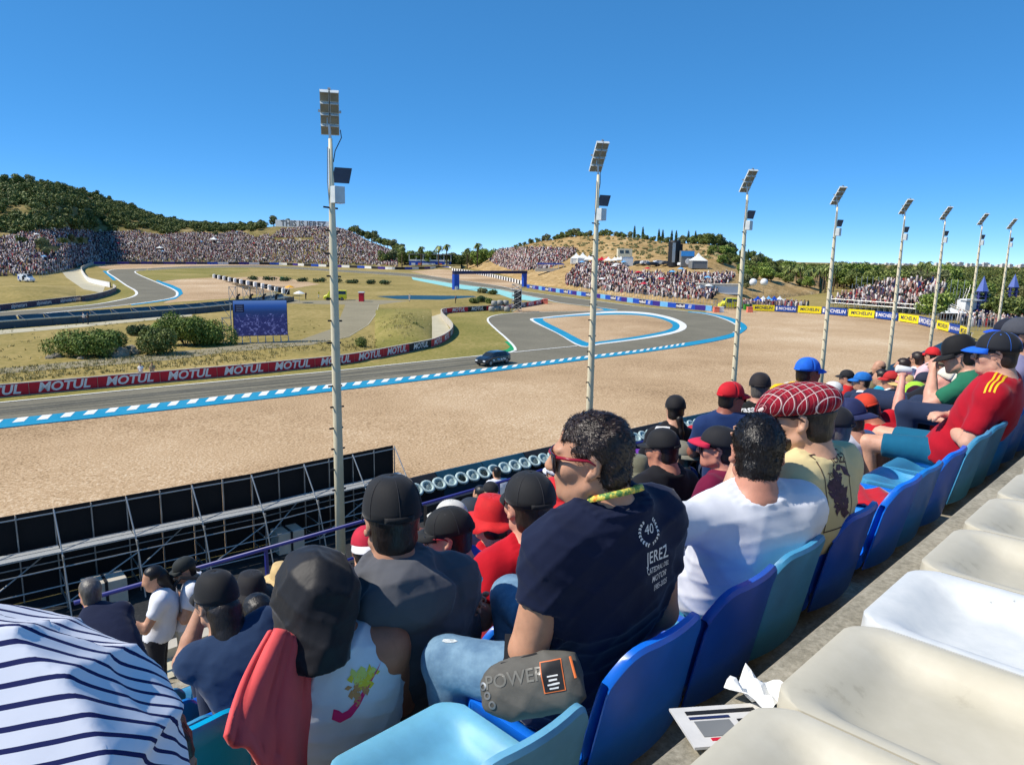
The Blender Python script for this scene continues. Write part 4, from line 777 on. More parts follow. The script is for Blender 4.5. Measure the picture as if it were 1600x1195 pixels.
seg += [(a + UPV * 3.6, a + X * 7 + UPV * .6), (a + N * 2 + UPV * 3.6, a + N * 2 + X * 7 + UPV * .6), (a + UPV * 2.7, a + X * 7 - UPV * .3), (a + N * 2 + UPV * 2.7, a + N * 2 + X * 7)]
tubes('frame_tube', seg, .06, parent=t); mb = MB(); c1 = (a + N + UPV * 1.4); mb.box(c1 + X * 3.4, (8, 1.9, .12), X * 7 - UPV * 3.0); mb.build('stair_flight', M_grey, t)
# ------------------------------------------------------------------ the concrete stand
M_step = ground_mat('stand_concrete', ((.3, srgb(96, 92, 80)), (.45, srgb(138, 132, 116)), (.56, srgb(164, 157, 140)), (.7, srgb(190, 182, 164))), 3., 60., bump=.6, bd=.004, fd=6.)
M_rail = mat('blue_rail', srgb(34, 42, 120), .4, vary=.1)
def tread_z(r): return -.87 - .42 * r
def tread_f(r): return .62 + .8 * r
stand = thing('grandstand', 'stepped concrete grandstand the spectators sit on', 'grandstand', ST(0, 4, tread_z(9)))
S0, S1 = -4., 34.
for r in range(-1, 9):
    z, f = tread_z(r), tread_f(r); b = f - .8 - .06
    for k in range(10):
        s0 = S0 + (S1 - S0) * k / 10 + .004; s1 = S0 + (S1 - S0) * (k + 1) / 10 - .004
        if r > 3 and k > 6: pass
        mb = MB(); mb.add([ST(s0, b, z - .45), ST(s1, b, z - .45), ST(s1, f, z - .45), ST(s0, f, z - .45), ST(s0, b, z), ST(s1, b, z), ST(s1, f - .015, z), ST(s0, f - .015, z), ST(s1, f, z - .015), ST(s0, f, z - .015)], [(4, 7, 6, 5), (7, 9, 8, 6), (9, 3, 2, 8), (0, 4, 5, 1), (0, 3, 9, 7, 4), (1, 5, 6, 8, 2), (0, 1, 2, 3)])
        mb.build('step_slab', M_step, stand)
z = tread_z(9); mb = MB(); mb.add([ST(S0, tread_f(8) - .02, z), ST(S1, tread_f(8) - .02, z), ST(S1, 8.3, z), ST(S0, 8.3, z), ST(S1, 8.3, -12.3), ST(S0, 8.3, -12.3)], [(0, 1, 2, 3), (3, 2, 4, 5)]); mb.build('walkway', M_conc, stand)
rail = thing('safety_rail', 'blue painted rail along the front walkway of the stand', 'railing', ST(3, 8.1, z))
for hz in (1.0,): mb = MB(); mb.tube([ST(1.6, 8.1, z + hz), ST(S1, 8.1, z + hz)], .026, 8); mb.build('top_rail', M_rail, rail, smooth=True)
mb = MB(); mb.tube([ST(1.6, 8.1, z + .5), ST(S1, 8.1, z + .5)], .022, 6); mb.build('lower_rail', M_rail, rail); mb = MB(); mb.box((ST(1.6, 8.2, z + .04) + ST(S1, 8.2, z + .04)) / 2, (S1 - 1.6, .2, .16), SV); mb.build('edge_kerb', M_conw, rail)
for k in range(16): mb = MB(); mb.tube([ST(1.7 + 2 * k, 8.08, z), ST(1.7 + 2 * k, 8.1, z + 1.0)], .025, 6); mb.build('post', M_rail, rail)

# ------------------------------------------------------------------ moulded seats
def plastic(name, c, rough=.32, dirt=.12, c2=None):
    m = mat(name, c, rough, vary=dirt, scale=5., detail=8, spec=.5, col2=c2, bump=.06, bscale=160, bdist=.002); b = m.node_tree.nodes['Principled BSDF']; b.inputs['Subsurface Weight'].default_value = .4; b.inputs['Subsurface Radius'].default_value = (.02, .03, .05); return m
SEATM = [plastic('blue_plastic', srgb(20, 112, 222)), plastic('deep_blue_plastic', srgb(28, 86, 186)), plastic('faded_blue_plastic', srgb(70, 150, 190), .45, .2), plastic('sky_blue_plastic', srgb(30, 126, 206)), plastic('teal_blue_plastic', srgb(56, 128, 168), .45, .18), plastic('turquoise_plastic', srgb(0, 168, 214)), plastic('pale_blue_plastic', srgb(110, 176, 206), .5, .16)]
M_wseat = [mat('aged_white_plastic', srgb(196, 188, 160), .5, scale=5., detail=9, bump=.1, bscale=90, bdist=.002, ramp=((.27, srgb(146, 138, 118)), (.38, srgb(188, 182, 163)), (.6, srgb(197, 191, 173)), (.8, srgb(206, 201, 184)))), mat('white_plastic', srgb(214, 216, 214), .4, scale=14., detail=9, bump=.08, bscale=90, bdist=.002, ramp=((.26, srgb(84, 86, 84)), (.31, srgb(202, 206, 206)), (.6, srgb(216, 218, 216)), (.8, srgb(222, 224, 222))))]
def sstep(x): x = np.clip(x, 0, 1); return x * x * (3 - 2 * x)
def seat_mesh(hw=.205, backh=.31, ys=1.):
    """monobloc seat: skirt, flat rim, dished pan and a curved back with a rolled top; x across, y to the front, z up, origin at the front rim"""
    us = np.array([-1, -1, -.985, -.95, -.9, -.82, -.74, -.66, -.55, -.4, -.2, 0, .2, .4, .55, .66, .74, .82, .9, .95, .985, 1, 1]); nu = len(us); dp = .40 * ys
    st_ = [('skirt', 0), ('skirt', .45), ('skirt', 1)] + [('pan', v) for v in (.012, .03, .06, .10, .15, .2, .27, .35, .45, .55, .65, .74, .82)] + [('bend', v) for v in (0, .25, .5, .75, 1)] + [('back', v) for v in (.12, .3, .5, .7, .85, .94)] + [('top', v) for v in (0, .35, .7, 1)] + [('rear', v) for v in (.1, .3, .6, 1.)]
    rows = []; yb = -dp * .82
    for kind, v in st_:
        r = []
        for k, u in enumerate(us):
            au = abs(u); drop = k in (0, nu - 1)
            cor = .055 * max(0, (au - .72) / .28) ** 2.2                                              # rounded front corners
            if kind == 'skirt': x, y, z = u * hw, -cor + .004 * (1 - v), -.062 * (1 - v) - .003
            elif kind == 'pan':
                x, y, z = u * hw, -dp * v - cor * (1 - v / .82) ** 3, 0.
                dish = sstep((1 - au) / .34 - .25) * sstep((v - .06) / .26); z -= .052 * dish - .006 * au * v
            elif kind == 'bend': a = v * 1.25; x = u * hw * (1 - .02 * v); y = yb - .075 * math.sin(a) + .02 * au * au * v; z = .075 * (1 - math.cos(a)) - .052 * sstep((1 - au) / .34 - .25) * (1 - v) + .005 * (1 - v)
            else:
                top = backh - .075 * max(0, (au - .5) / .5) ** 2.4; z0 = .052; b0 = yb - .0712
                if kind == 'back': x = u * hw * (1 - .02 - .05 * v * v); z = z0 + (top - .012 - z0) * v; y = b0 - (z - z0) * .22 + .03 * au * au
                elif kind == 'top': a = v * math.pi; x = u * hw * .93; z = top - .012 + .012 * math.sin(a); y = b0 - (top - z0) * .22 + .03 * au * au - .012 * (1 - math.cos(a))
                else: x = u * hw * (.93 + .05 * v); z = (top - .012) * (1 - v) - .03 * v; y = b0 - (z - z0) * .22 + .03 * au * au - .024 - .004 * v
            if drop and kind in ('pan', 'bend'): z -= .05; x *= 1.004
            r.append((x, y, z))
        rows.append(r)
    return rows
def build_seat(name, label, s, lip_t, z, m, group, hw=.205, yaw=0., hole=True, scale=1., backh=.31, ys=1.):
    t = thing(name, label, 'stadium seat', ST(s, lip_t - .2, z - .12), group); c, sn = math.cos(yaw), math.sin(yaw); rows = seat_mesh(hw, backh, ys)
    tf = lambda p: ST(s + (p[0] * c - p[1] * sn) * scale, lip_t + (p[0] * sn + p[1] * c) * scale, z + p[2] * scale)
    R3 = [[tf(p) for p in r] for r in rows]; mb = MB(); mb.grid(R3); o = mb.build('shell', m, t, smooth=True); o.data.set_sharp_from_angle(angle=R(42))
    so = o.modifiers.new('thickness', 'SOLIDIFY'); so.thickness = .006; so.offset = 0
    for dx in (-.11, .11): mb = MB(); mb.box(tf((dx, -.2, -.1)), (.03, .3, .1), SV); mb.build('bracket', M_blk, t)
    if hole:
        mb = MB(); mb.lathe([(.0, .003), (.013, .003), (.016, 0), (.016, -.02)], tf((-.02, -.235 * ys, -.0525)), 14); mb.build('drain_boss', M_blk, t, smooth=True)
        mb = MB(); mb.lathe([(.0, .0016), (.024, .0014), (.026, -.004)], tf((.03, -.15 * ys, -.0535)), 18); mb.build('cover_cap', m, t, smooth=True)
    return t
edge = [1.02, 1.43, 1.85, 2.19, 2.665, 3.18, 3.48, 3.87, 4.34, 4.7, 5.03, 5.45, 5.86, 6.27, 6.68, 7.1]
colr = [6, 0, 1, 2, 1, 0, 3, 0, 2, 4, 3, 3, 0, 1, 3, 0]
desc = ['faded pale blue seat left of the man in navy, seen from above', 'glossy blue seat under the man in navy', 'deep blue seat right of the man in navy', 'faded teal blue seat behind the man in white', 'deep blue seat behind the man in the plaid cap', 'empty bright blue seat, right of the plaid cap man', 'empty sky blue seat, second right of the plaid cap man', 'empty blue seat with a red cloth, left of the red jersey man', 'faded seat directly left of the red jersey man', 'teal seat under the man in the red jersey', 'sky blue seat right of the red jersey man', 'sky blue seat at the right edge', 'blue seat beyond the right edge', 'deep blue seat far along the row', 'sky blue seat farther along the row', 'blue seat at the end of the row']
for e, k, d_ in zip(edge, colr, desc): build_seat('stadium_chair', d_, e - (.07 if k != 6 else .09), .57 + .8, tread_z(1) + .1, SEATM[k], 'blue seats of the second row', hw=.2, ys=1.2, backh=.33 if k != 6 else .27)
build_seat('stadium_chair', 'bright turquoise seat beside the coral jacket', .50, .57 + 1.6, tread_z(2) + .1, SEATM[5], 'blue seats of the third row', hw=.2, ys=1.2, backh=.5)
for i in range(16): build_seat('stadium_chair', 'dark blue seat of the row under the hooded man and red shirts', .93 + i * .42, .57 + 1.6, tread_z(2) + .1, SEATM[(1, 1, 0, 1, 4, 1, 3)[i % 7]], 'blue seats of the third row', hw=.2)
for r in (3, 4, 5):
    for i in range(-4, 12): build_seat('stadium_chair', 'blue seat under spectators of the %s row' % ['fourth', 'fifth', 'sixth'][r - 3], 1.0 + i * .42 + .2 * r, .57 + .8 * r, tread_z(r) + .1, SEATM[(i * 3 + r) % 5], 'blue seats of row %d' % (r + 1), hw=.2, hole=False)
wd = ['aged white seat nearest the camera with the newspaper beside it', 'stained white seat with a drain hole, second from the camera', 'cleaner white seat speckled with dirt, third from the camera', 'aged white seat fourth from the camera', 'aged white seat fifth from the camera', 'aged white seat sixth from the camera', 'aged white seat seventh from the camera', 'aged white seat eighth from the camera']
for i in range(8): build_seat('stadium_chair', wd[i], .985 + i * .43, .52, tread_z(0) + .065, M_wseat[1 if i == 2 else 0], 'white seats of the top row', hw=.21, yaw=.0, ys=1.22, backh=.2)
# ------------------------------------------------------------------ figures: one implicit surface per body and per garment
F32 = np.float32
def _len(v): return np.sqrt((v * v).sum(-1))
def rcone(a, b, ra, rb):
    a = np.array(a, F32); b = np.array(b, F32); ba = b - a; l2 = max(float(ba @ ba), 1e-9)
    def f(P):
        pa = P - a; h = np.clip(pa @ ba / l2, 0, 1); return _len(pa - h[:, None] * ba) - (ra + (rb - ra) * h)
    f.bb = (np.minimum(a - ra, b - rb), np.maximum(a + ra, b + rb)); return f
RCONE = rcone
def ellip(c, r, M=None):
    c = np.array(c, F32); r = np.array(r, F32); rm = float(r.max())
    Mi = None if M is None else np.array(M, F32)
    def f(P):
        p = P - c
        if Mi is not None: p = p @ Mi
        k0 = _len(p / r); k1 = _len(p / (r * r)) + 1e-6; return k0 * (k0 - 1) / k1
    f.bb = (c - rm, c + rm); return f
def smin(a, b, k):
    h = np.clip(.5 + .5 * (b - a) / k, 0, 1); return b + (a - b) * h - k * h * (1 - h)
def surface(fn, bb0, bb1, vox):
    lo = np.array(bb0, float) - 3 * vox; hi = np.array(bb1, float) + 3 * vox; C = 4
    n = (np.ceil((hi - lo) / vox / C).astype(int)) * C + 1; nc = (n - 1) // C
    g = np.stack(np.meshgrid(*[lo[i] + (np.arange(nc[i]) + .5) * C * vox for i in range(3)], indexing='ij'), -1).astype(F32); dc = fn(g.reshape(-1, 3)).reshape(nc)
    act = np.abs(dc) < C * vox * 1.15; Dv = np.empty(n, F32); big = np.repeat(np.repeat(np.repeat(dc, C, 0), C, 1), C, 2)
    Dv[:-1, :-1, :-1] = big; Dv[-1] = 1; Dv[:, -1] = 1; Dv[:, :, -1] = 1
    m = np.zeros(n, bool); A = np.repeat(np.repeat(np.repeat(act, C, 0), C, 1), C, 2); m[:-1, :-1, :-1] = A
    for ax in range(3):
        sl = [slice(None)] * 3; sr = [slice(None)] * 3; sl[ax] = slice(1, None); sr[ax] = slice(None, -1); mm = m.copy(); mm[tuple(sl)] |= m[tuple(sr)]; m = mm
    idx = np.argwhere(m); Dv[m] = fn((lo + idx * vox).astype(F32))
    ins = Dv < 0; c = np.zeros(n - 1, np.int8)
    for i in (0, 1):
        for j in (0, 1):
            for k in (0, 1): c += ins[i:n[0] - 1 + i, j:n[1] - 1 + j, k:n[2] - 1 + k]
    cells = np.argwhere((c > 0) & (c < 8)); ids = -np.ones(n - 1, np.int64); ids[tuple(cells.T)] = np.arange(len(cells))
    acc = np.zeros((len(cells), 3)); cnt = np.zeros(len(cells)); cor = np.array([(i, j, k) for i in (0, 1) for j in (0, 1) for k in (0, 1)])
    val = np.stack([Dv[tuple((cells + o).T)] for o in cor], 1)
    for a in range(8):
        for b in range(a + 1, 8):
            if np.abs(cor[a] - cor[b]).sum() != 1: continue
            va, vb = val[:, a], val[:, b]; x = (va < 0) != (vb < 0); t = np.where(x, va / (va - vb + 1e-12), 0)
            acc += np.where(x[:, None], cor[a] + (cor[b] - cor[a]) * t[:, None], 0); cnt += x
    V = lo + (cells + acc / cnt[:, None]) * vox; F = []
    for ax in range(3):
        u, v = (ax + 1) % 3, (ax + 2) % 3; sa = [slice(1, -1)] * 3; sb = [slice(1, -1)] * 3; sa[ax] = slice(0, -1); sb[ax] = slice(1, None)
        A, B = ins[tuple(sa)], ins[tuple(sb)]; e = np.argwhere(A != B); s = A[tuple(e.T)]; p = e.copy(); p[:, u] += 1; p[:, v] += 1
        q = []
        for du, dv in ((-1, -1), (0, -1), (0, 0), (-1, 0)): w = p.copy(); w[:, u] += du; w[:, v] += dv; q.append(ids[tuple(w.T)])
        Q = np.stack(q, 1); Q[~s] = Q[~s][:, ::-1]; F.append(Q)
    F = np.concatenate(F); return V, F[(F >= 0).all(1)]
class Rig:
    """axes of one part of a figure: columns are right, forward, up"""
    def __init__(s, o, M): s.o = np.array(o, float); s.M = np.array(M, float)
    def __call__(s, p): return s.o + np.asarray(p, float) @ s.M.T
    def d(s, v): return np.asarray(v, float) @ s.M.T
def rotm(yaw, pitch=0., roll=0.):
    cy, sy = math.cos(yaw), math.sin(yaw); cp, sp = math.cos(pitch), math.sin(pitch); cr, sr = math.cos(roll), math.sin(roll)
    Z = np.array([[cy, -sy, 0], [sy, cy, 0], [0, 0, 1]]); X = np.array([[1, 0, 0], [0, cp, -sp], [0, sp, cp]]); Y = np.array([[cr, 0, sr], [0, 1, 0], [-sr, 0, cr]]); return Z @ X @ Y
def group_fn(prims, extra=None):
    """prims: list of (f, k, sign)"""
    lo = np.min([f.bb[0] for f, k, s in prims if s > 0], 0); hi = np.max([f.bb[1] for f, k, s in prims if s > 0], 0)
    def fn(P):
        d = np.full(len(P), 9., F32)
        for f, k, s in prims:
            pad = max(.12, 3 * k); m = ((P > f.bb[0] - pad) & (P < f.bb[1] + pad)).all(1)
            if not m.any(): continue
            v = f(P[m]).astype(F32)
            if s > 0: d[m] = smin(d[m], v, k) if k > 0 else np.minimum(d[m], v)
            else: d[m] = -smin(-d[m], v, k)
        far = d > 8
        if far.any(): d[far] = .5
        return extra(P, d) if extra else d
    return fn, lo, hi
def torso_fn(A, B, wid, dep, bow, inflate=0., e=2.4):
    A = np.array(A, F32); B = np.array(B, F32); ax = B - A; L = float(np.linalg.norm(ax)); n = ax / L; fwd = np.array((0, 1., 0), F32); fwd = fwd - n * float(fwd @ n); fwd /= np.linalg.norm(fwd); rt = np.cross(fwd, n)
    us = np.array([0, .15, .35, .6, .78, .9, 1.0]); W = np.array([.172, .176, .162, .178, .186, .162, .088]) * wid; Dp = np.array([.125, .132, .118, .128, .112, .086, .062]) * dep
    def f(P):
        p = P - A; u = (p @ n) / L; uc = np.clip(u, 0, 1); b = bow * 4 * uc * (1 - uc); q = p - np.outer(u * L, n); x = q @ rt; y = q @ fwd + b
        a = np.interp(uc, us, W) + inflate; c = np.interp(uc, us, Dp) + inflate
        k = (np.abs(x / a) ** e + np.abs(y / c) ** e) ** (1 / e); d = (k - 1) * np.minimum(a, c)
        over = np.maximum(np.maximum(-u, u - 1) * L - inflate * .5, 0); return np.where(over > 0, np.sqrt(np.maximum(d, 0) ** 2 + over ** 2) + np.minimum(d, 0) * 0, d)
    r = .26; f.bb = (np.minimum(A, B) - r, np.maximum(A, B) + r)
    f.c = lambda u, x=0., y=0.: A + ax * u - fwd * (bow * 4 * u * (1 - u)) + rt * x + fwd * y
    f.n, f.fwd, f.rt = n, fwd, rt; return f
def folds(amp, seed, freq=26.):
    r = np.random.default_rng(seed); K = r.normal(size=(5, 3)) * freq * np.array([.7, .7, 1.1]); ph = r.random(5) * 6.28; K2 = r.normal(size=(5, 3)) * freq * .35
    def w(P):
        s = 0
        for i in range(5): s = s + (1 - np.abs(np.sin(P @ K[i].astype(F32) + ph[i] + 1.4 * np.sin(P @ K2[i].astype(F32))))) ** 2
        return amp * (s / 5 - .38) * 2.
    return w
SKIN = {}
def skin_mat(c):
    if c not in SKIN:
        m = mat('skin_%d' % len(SKIN), srgb(*c), .5, vary=.13, scale=20, bump=.08, bscale=300, bdist=.001, spec=.35); m.node_tree.nodes['Principled BSDF'].inputs['Subsurface Weight'].default_value = .06; m.node_tree.nodes['Principled BSDF'].inputs['Subsurface Radius'].default_value = (.01, .004, .002); SKIN[c] = m
    return SKIN[c]
def cloth(name, c, rough=.85, fold=.35, sheen=.15, vary=.08): return mat('cloth_' + name, srgb(*c), rough, vary=vary, scale=7, bump=fold, bscale=9, bdist=.012, spec=.2, sheen=sheen, stretch=(1, 1, .55))
M_hairs = {k: mat('hair_' + k, srgb(*c), .42, vary=.35, scale=60, bump=.6, bscale=140, bdist=.004, spec=.45, stretch=(1, 1, .3)) for k, c in dict(black=(22, 18, 17), brown=(44, 31, 25), grey=(92, 88, 84), dark=(32, 25, 22)).items()}
POSE = dict(lap=((.07, .10, -.25), (-.03, .33, -.33)), down=((.05, .0, -.28), (.03, .17, -.47)), chin=((.05, .22, -.19), (-.12, .27, .04)), up=((.13, .24, -.04), (-.01, .27, .22)), knee=((.09, .17, -.23), (-.02, .40, -.25)), fold=((.06, .08, -.27), (-.20, .24, -.22)), cup=((.09, .14, -.24), (.05, .36, -.10)), hang=((.05, -.03, -.28), (.06, .05, -.53)), back=((.10, -.10, -.24), (.02, .10, -.36)), face=((.02, .24, -.12), (-.1, .3, .13)))
def add_hand(pr, wrist, d, nrm, side, fine, curl=.8):
    """palm, four fingers of unequal length and a thumb leaving the side of the palm"""
    d = d / np.linalg.norm(d); nrm = nrm - d * (nrm @ d); nrm /= np.linalg.norm(nrm); x = np.cross(d, nrm) * side
    M = np.stack([x, d, nrm], 1); pr.append((ellip(wrist + d * .048, (.041, .056, .017), M), .015, 1))
    rf = .0088 if fine else .0115
    for i, (o, L) in enumerate(((-.030, .062), (-.010, .074), (.011, .07), (.029, .055))):
        p = wrist + d * .085 + x * o; a = 0.; q = p - d * .015
        for k in range(3):
            a += curl * (.5 if k == 0 else .75); e = q + (d * math.cos(a) + nrm * math.sin(a)) * L * (.45, .32, .25)[k]; pr.append((rcone(q, e, rf * (1 - .08 * k), rf * (.94 - .08 * k)), .004, 1)); q = e
    p = wrist + d * .03 - x * .032; e = p + (d * .7 - x * .5 + nrm * .45) * .042; pr.append((rcone(p, e, .0125, .010), .012, 1)); pr.append((rcone(e, e + (d * .9 + nrm * .4) * .03, .010, .0085), .004, 1))
def head_prims(H, fine, age=0.):
    kk = float(np.linalg.norm(H.M[:, 0])); M = H.M / kk; E = lambda c, r, R_=None: ellip(H(c), np.array(r) * kk, M if R_ is None else M @ R_); rcone = lambda a, b, ra, rb: RCONE(a, b, ra * kk, rb * kk); p = []
    p += [(E((0, -.014, .036), (.0755, .098, .086)), .01, 1), (E((0, .022, -.03), (.062, .076, .082)), .03, 1), (E((0, .054, -.082), (.037, .04, .034)), .025, 1), (rcone(H((0, .075, -.1)), H((0, .078, -.104)), .017, .017), .02, 1)]
    p += [(rcone(H((0, -.034, -.055)), H((0, -.05, -.14)), .056, .064), .03, 1)]
    for s in (-1, 1):
        p += [(E((s * .043, .058, -.022), (.026, .028, .026)), .02, 1), (rcone(H((s * .055, .005, -.066)), H((s * .03, .058, -.095)), .018, .017), .02, 1)]
        if fine: p += [(E((s * .031, .098, .006), (.018, .013, .011)), .012, -1), (E((s * .031, .082, .004), (.0135, .0135, .0125)), .002, 1)]
        T = rotm(s * -.35, 0, 0); p += [(E((s * .079, -.012, -.008), (.0075, .02, .033), T), .006, 1), (E((s * .084, -.006, -.006), (.005, .011, .02), T), .006, -1), (rcone(H((s * .077, -.004, -.03)), H((s * .074, .0, -.038)), .009, .007), .006, 1)]
    p += [(E((0, .082, .027), (.05, .018, .011)), .012, 1), (rcone(H((0, .092, .018)), H((0, .117, -.024)), .0085, .0115), .01, 1), (E((0, .108, -.03), (.0175, .014, .0105)), .008, 1)]
    if fine: p += [(E((0, .091, -.054), (.024, .0125, .0065)), .006, 1), (E((0, .088, -.067), (.021, .013, .0075)), .005, 1), (E((0, .104, -.0605), (.026, .01, .0018)), .002, -1)]
    return p
def hair_fn(H, style, inflate=.0055):
    """short hair around the cranium, cut along the hairline"""
    kk = float(np.linalg.norm(H.M[:, 0])); M = H.M / kk; c = ellip(H((0, -.014, .036)), (np.array((.0755, .098, .086)) + (inflate if style != 'crop' else .006)) * kk, M); nape = ellip(H((0, -.045, -.035)), np.array((.066 + inflate * .5, .062, .075)) * kk, M); burn = rcone(H((-.074, .03, .0)), H((-.074, .03, -.03)), .012, .007)
    o = H.o.astype(F32); Mi = (H.M / kk ** 2).astype(F32); wob = folds(.006 if style != 'crop' else .003, 5, 60.)
    def f(P):
        q = (P - o) @ Mi; d = smin(c(P), nape(P), .02) - wob(P)
        if style in ('long',): lim = -.25
        else: lim = -.083 + .35 * np.maximum(q[:, 1] + .02, 0)
        if style == 'crop': d = np.maximum(d, q[:, 2] - .034)
        front = np.where(q[:, 2] > .055, q[:, 1] - .074 + .25 * (q[:, 2] - .055), q[:, 1] - .03 - .02 * np.sin(q[:, 2] * 60)); ear = .026 - _len(q - np.array((0, -.008, -.012), F32) - np.sign(q[:, :1]) * np.array((.078, 0, 0), F32))
        return np.maximum(np.maximum(np.maximum(d, lim - q[:, 2]), front), ear)
    f.bb = (c.bb[0] - .03, c.bb[1] + .03); return f
def sheet_mesh(name, rows, m, parent, H, thick=.003, smooth=True, close=False):
    R3 = [[H(p) for p in r] for r in rows]; mb = MB(); mb.grid(R3); o = mb.build(name, m, parent, smooth=smooth); so = o.modifiers.new('thickness', 'SOLIDIFY'); so.thickness = thick; so.offset = 1; return o
M_caps = {}
def capm(c): 
    if c not in M_caps: M_caps[c] = mat('cap_%d_%d_%d' % c, srgb(*c), .8, vary=.12, scale=20, bump=.25, bscale=240, bdist=.002, sheen=.1)
    return M_caps[c]
def cap(par, H, col, brim=None, back=0., tilt=0., flat=0., tall=.0, arch=True, brim_len=.072, under=None, button=True, hairm=None, seams=None):
    """baseball cap: six-panel crown, curved visor; back = angle the visor is turned"""
    C = Rig(H((0, -.012, .03)), H.M @ rotm(back, tilt)); m = capm(col); rows = []; a, b, h = .0865, .109, .099 + tall; N = 32
    for i in range(11):
        v = i / 10; z = h * math.sin(v * math.pi / 2); k = math.cos(v * math.pi / 2) ** (.62 + .3 * flat if flat or tall else .8) if v < 1 else 0.
        r = []
        for j in range(N + 1):
            t = 2 * math.pi * j / N; seam = 1 - .012 * (abs(math.cos(3 * t)) ** 40) * (v < .97); fr = max(0, math.cos(t - math.pi / 2)); zz = z - .006 * (v == 0) * (1 - fr)
            r.append((math.cos(t) * a * k * seam, math.sin(t) * b * k * seam * (1 + .03 * fr * (1 - v)), zz - .0))
        rows.append(r)
    o = sheet_mesh('cap', rows, m, par, C)
    if button: mb = MB(); mb.lathe([(.0085, 0), (.007, .004), (0, .006)], C((0, 0, h)), 8, Z=C.d((0, 0, 1))); mb.build('cap_button', m, o, smooth=True)
    if seams:
        mb = MB()
        for k in range(6):
            pts = []
            for i in range(10): v = i / 10; z = h * math.sin(v * math.pi / 2); kk = math.cos(v * math.pi / 2) ** (.62 + .3 * flat if flat or tall else .8); t = math.pi / 6 + k * math.pi / 3; pts.append(C((math.cos(t) * (a * kk + .0035), math.sin(t) * (b * kk + .0035), z + .0015)))
            mb.tube(pts, .0011, 4)
        for k in range(6): t = k * math.pi / 3; mb.lathe([(.0035, .0), (.0035, .002), (.0015, .002)], C((math.cos(t) * (a * .55 + .0035), math.sin(t) * (b * .55 + .0035), h * .86)), 8, Z=C.d((math.cos(t) * .6, math.sin(t) * .6, .8)))
        mb.build('cap_seams', seams, o)
    bm = capm(brim) if brim else m; rows = []
    for i in range(7):
        v = i / 6; r = []
        for j in range(17):
            t = math.pi / 2 + (j / 8 - 1) * 1.12; ex = brim_len * v * math.cos((j / 8 - 1) * 1.35) ** .7 if abs(j / 8 - 1) < 1 else 0.; x = math.cos(t) * (a + .002); y = math.sin(t) * (b * 1.03) + ex
            r.append((x * (1 + .06 * v), y, .004 - .028 * v * v * (1 - flat) - (.16 * (1 - flat)) * x * x * 14 * v * .35))
        rows.append(r)
    sheet_mesh('visor', rows, bm, o, C, .0035)
    if arch:
        mb = MB(); pts = []
        for j in range(9): t = -math.pi / 2 + (j / 4 - 1) * .42; hz = .036 * math.sqrt(max(0, 1 - (j / 4 - 1) ** 2)) + .002; pts.append((t, hz))
        ro = [[C((math.cos(t) * a * 1.022 * math.cos(z * q) ** .0, math.sin(t) * b * 1.022, q * z + .004)) for t, z in pts] for q in (0, .5, 1.)]; ro = [[p - C.d((0, 0, 1)) * 0 + C.d((0, .010, 0)) * (i / 2) for p in r] for i, r in enumerate(ro)]
        mb.grid(ro); mb.build('strap_opening', hairm or M_hairs['dark'], o, smooth=True)
        rows = [[(math.cos(-math.pi / 2 + (j / 4 - 1) * .5) * a * 1.035, math.sin(-math.pi / 2 + (j / 4 - 1) * .5) * b * 1.035, z) for j in range(9)] for z in (-.006, .010)]; sheet_mesh('strap', rows, m, o, C, .002)
    return o, C
def bucket(par, H, col, w=.052, droop=.032, wob=.006, m=None, h=.104, band=None, name='bucket_hat', tilt=0., rtop=.066):
    C = Rig(H((0, -.012, .028)), H.M @ rotm(0, tilt)); m = m or capm(col); rows = []; prof = [(.0, h), (rtop * .6, h), (rtop, h - .005), (.083, .045), (.0895, .004), (.0905, -.002), (.0905 + w * .5, -.002 - droop * .4), (.0905 + w, -.002 - droop)]
    for r, z in prof: rows.append([(math.cos(t) * r, math.sin(t) * r * 1.2, z + (wob * math.sin(3 * t + 1) + wob * math.sin(7 * t)) * max(0, (r - .09) / w)) for t in np.linspace(0, 2 * math.pi, 37)])
    o = sheet_mesh(name, rows, m, par, C, .003)
    if band is not None: rows = [[(math.cos(t) * r, math.sin(t) * r * 1.2, z) for t in np.linspace(0, 2 * math.pi, 33)] for r, z in ((.0925, .003), (.0875, .027))]; sheet_mesh('hat_band', rows, band, o, C, .002)
    return o, C
M_lensr = mat('sunglass_lens', (.012, .008, .012), .06, spec=.8, vary=.05)
def glasses(par, H, col, lens=None):
    m = mat('frame_%d_%d_%d' % col, srgb(*col), .3, vary=.05); t = None; mb = MB()
    for s in (-1, 1): mb.tube([H((s * .066, .083, .016)), H((s * .079, .045, .014)), H((s * .082, -.002, .012)), H((s * .08, -.02, .0))], [.0042, .004, .0035, .0025], 6)
    mb.tube([H((-.066, .084, .018)), H((-.03, .107, .02)), H((0, .111, .017)), H((.03, .107, .02)), H((.066, .084, .018))], .0035, 6); o = mb.build('sunglasses', m, par, smooth=True)
    for s in (-1, 1):
        rows = []
        for i in range(7):
            v = i / 6; hw = .034 * (1 - .25 * v ** 3); rows.append([(s * (.036 + u * hw), .108 - .9 * max(0, abs(.036 + u * hw) - .012) ** 2 * 6.5 - .004 * v, .024 - .054 * v) for u in np.linspace(-1, 1, 9)])
        sheet_mesh('lens', rows, lens or M_lensr, o, H, .002)
    return o
PEOPLE = []
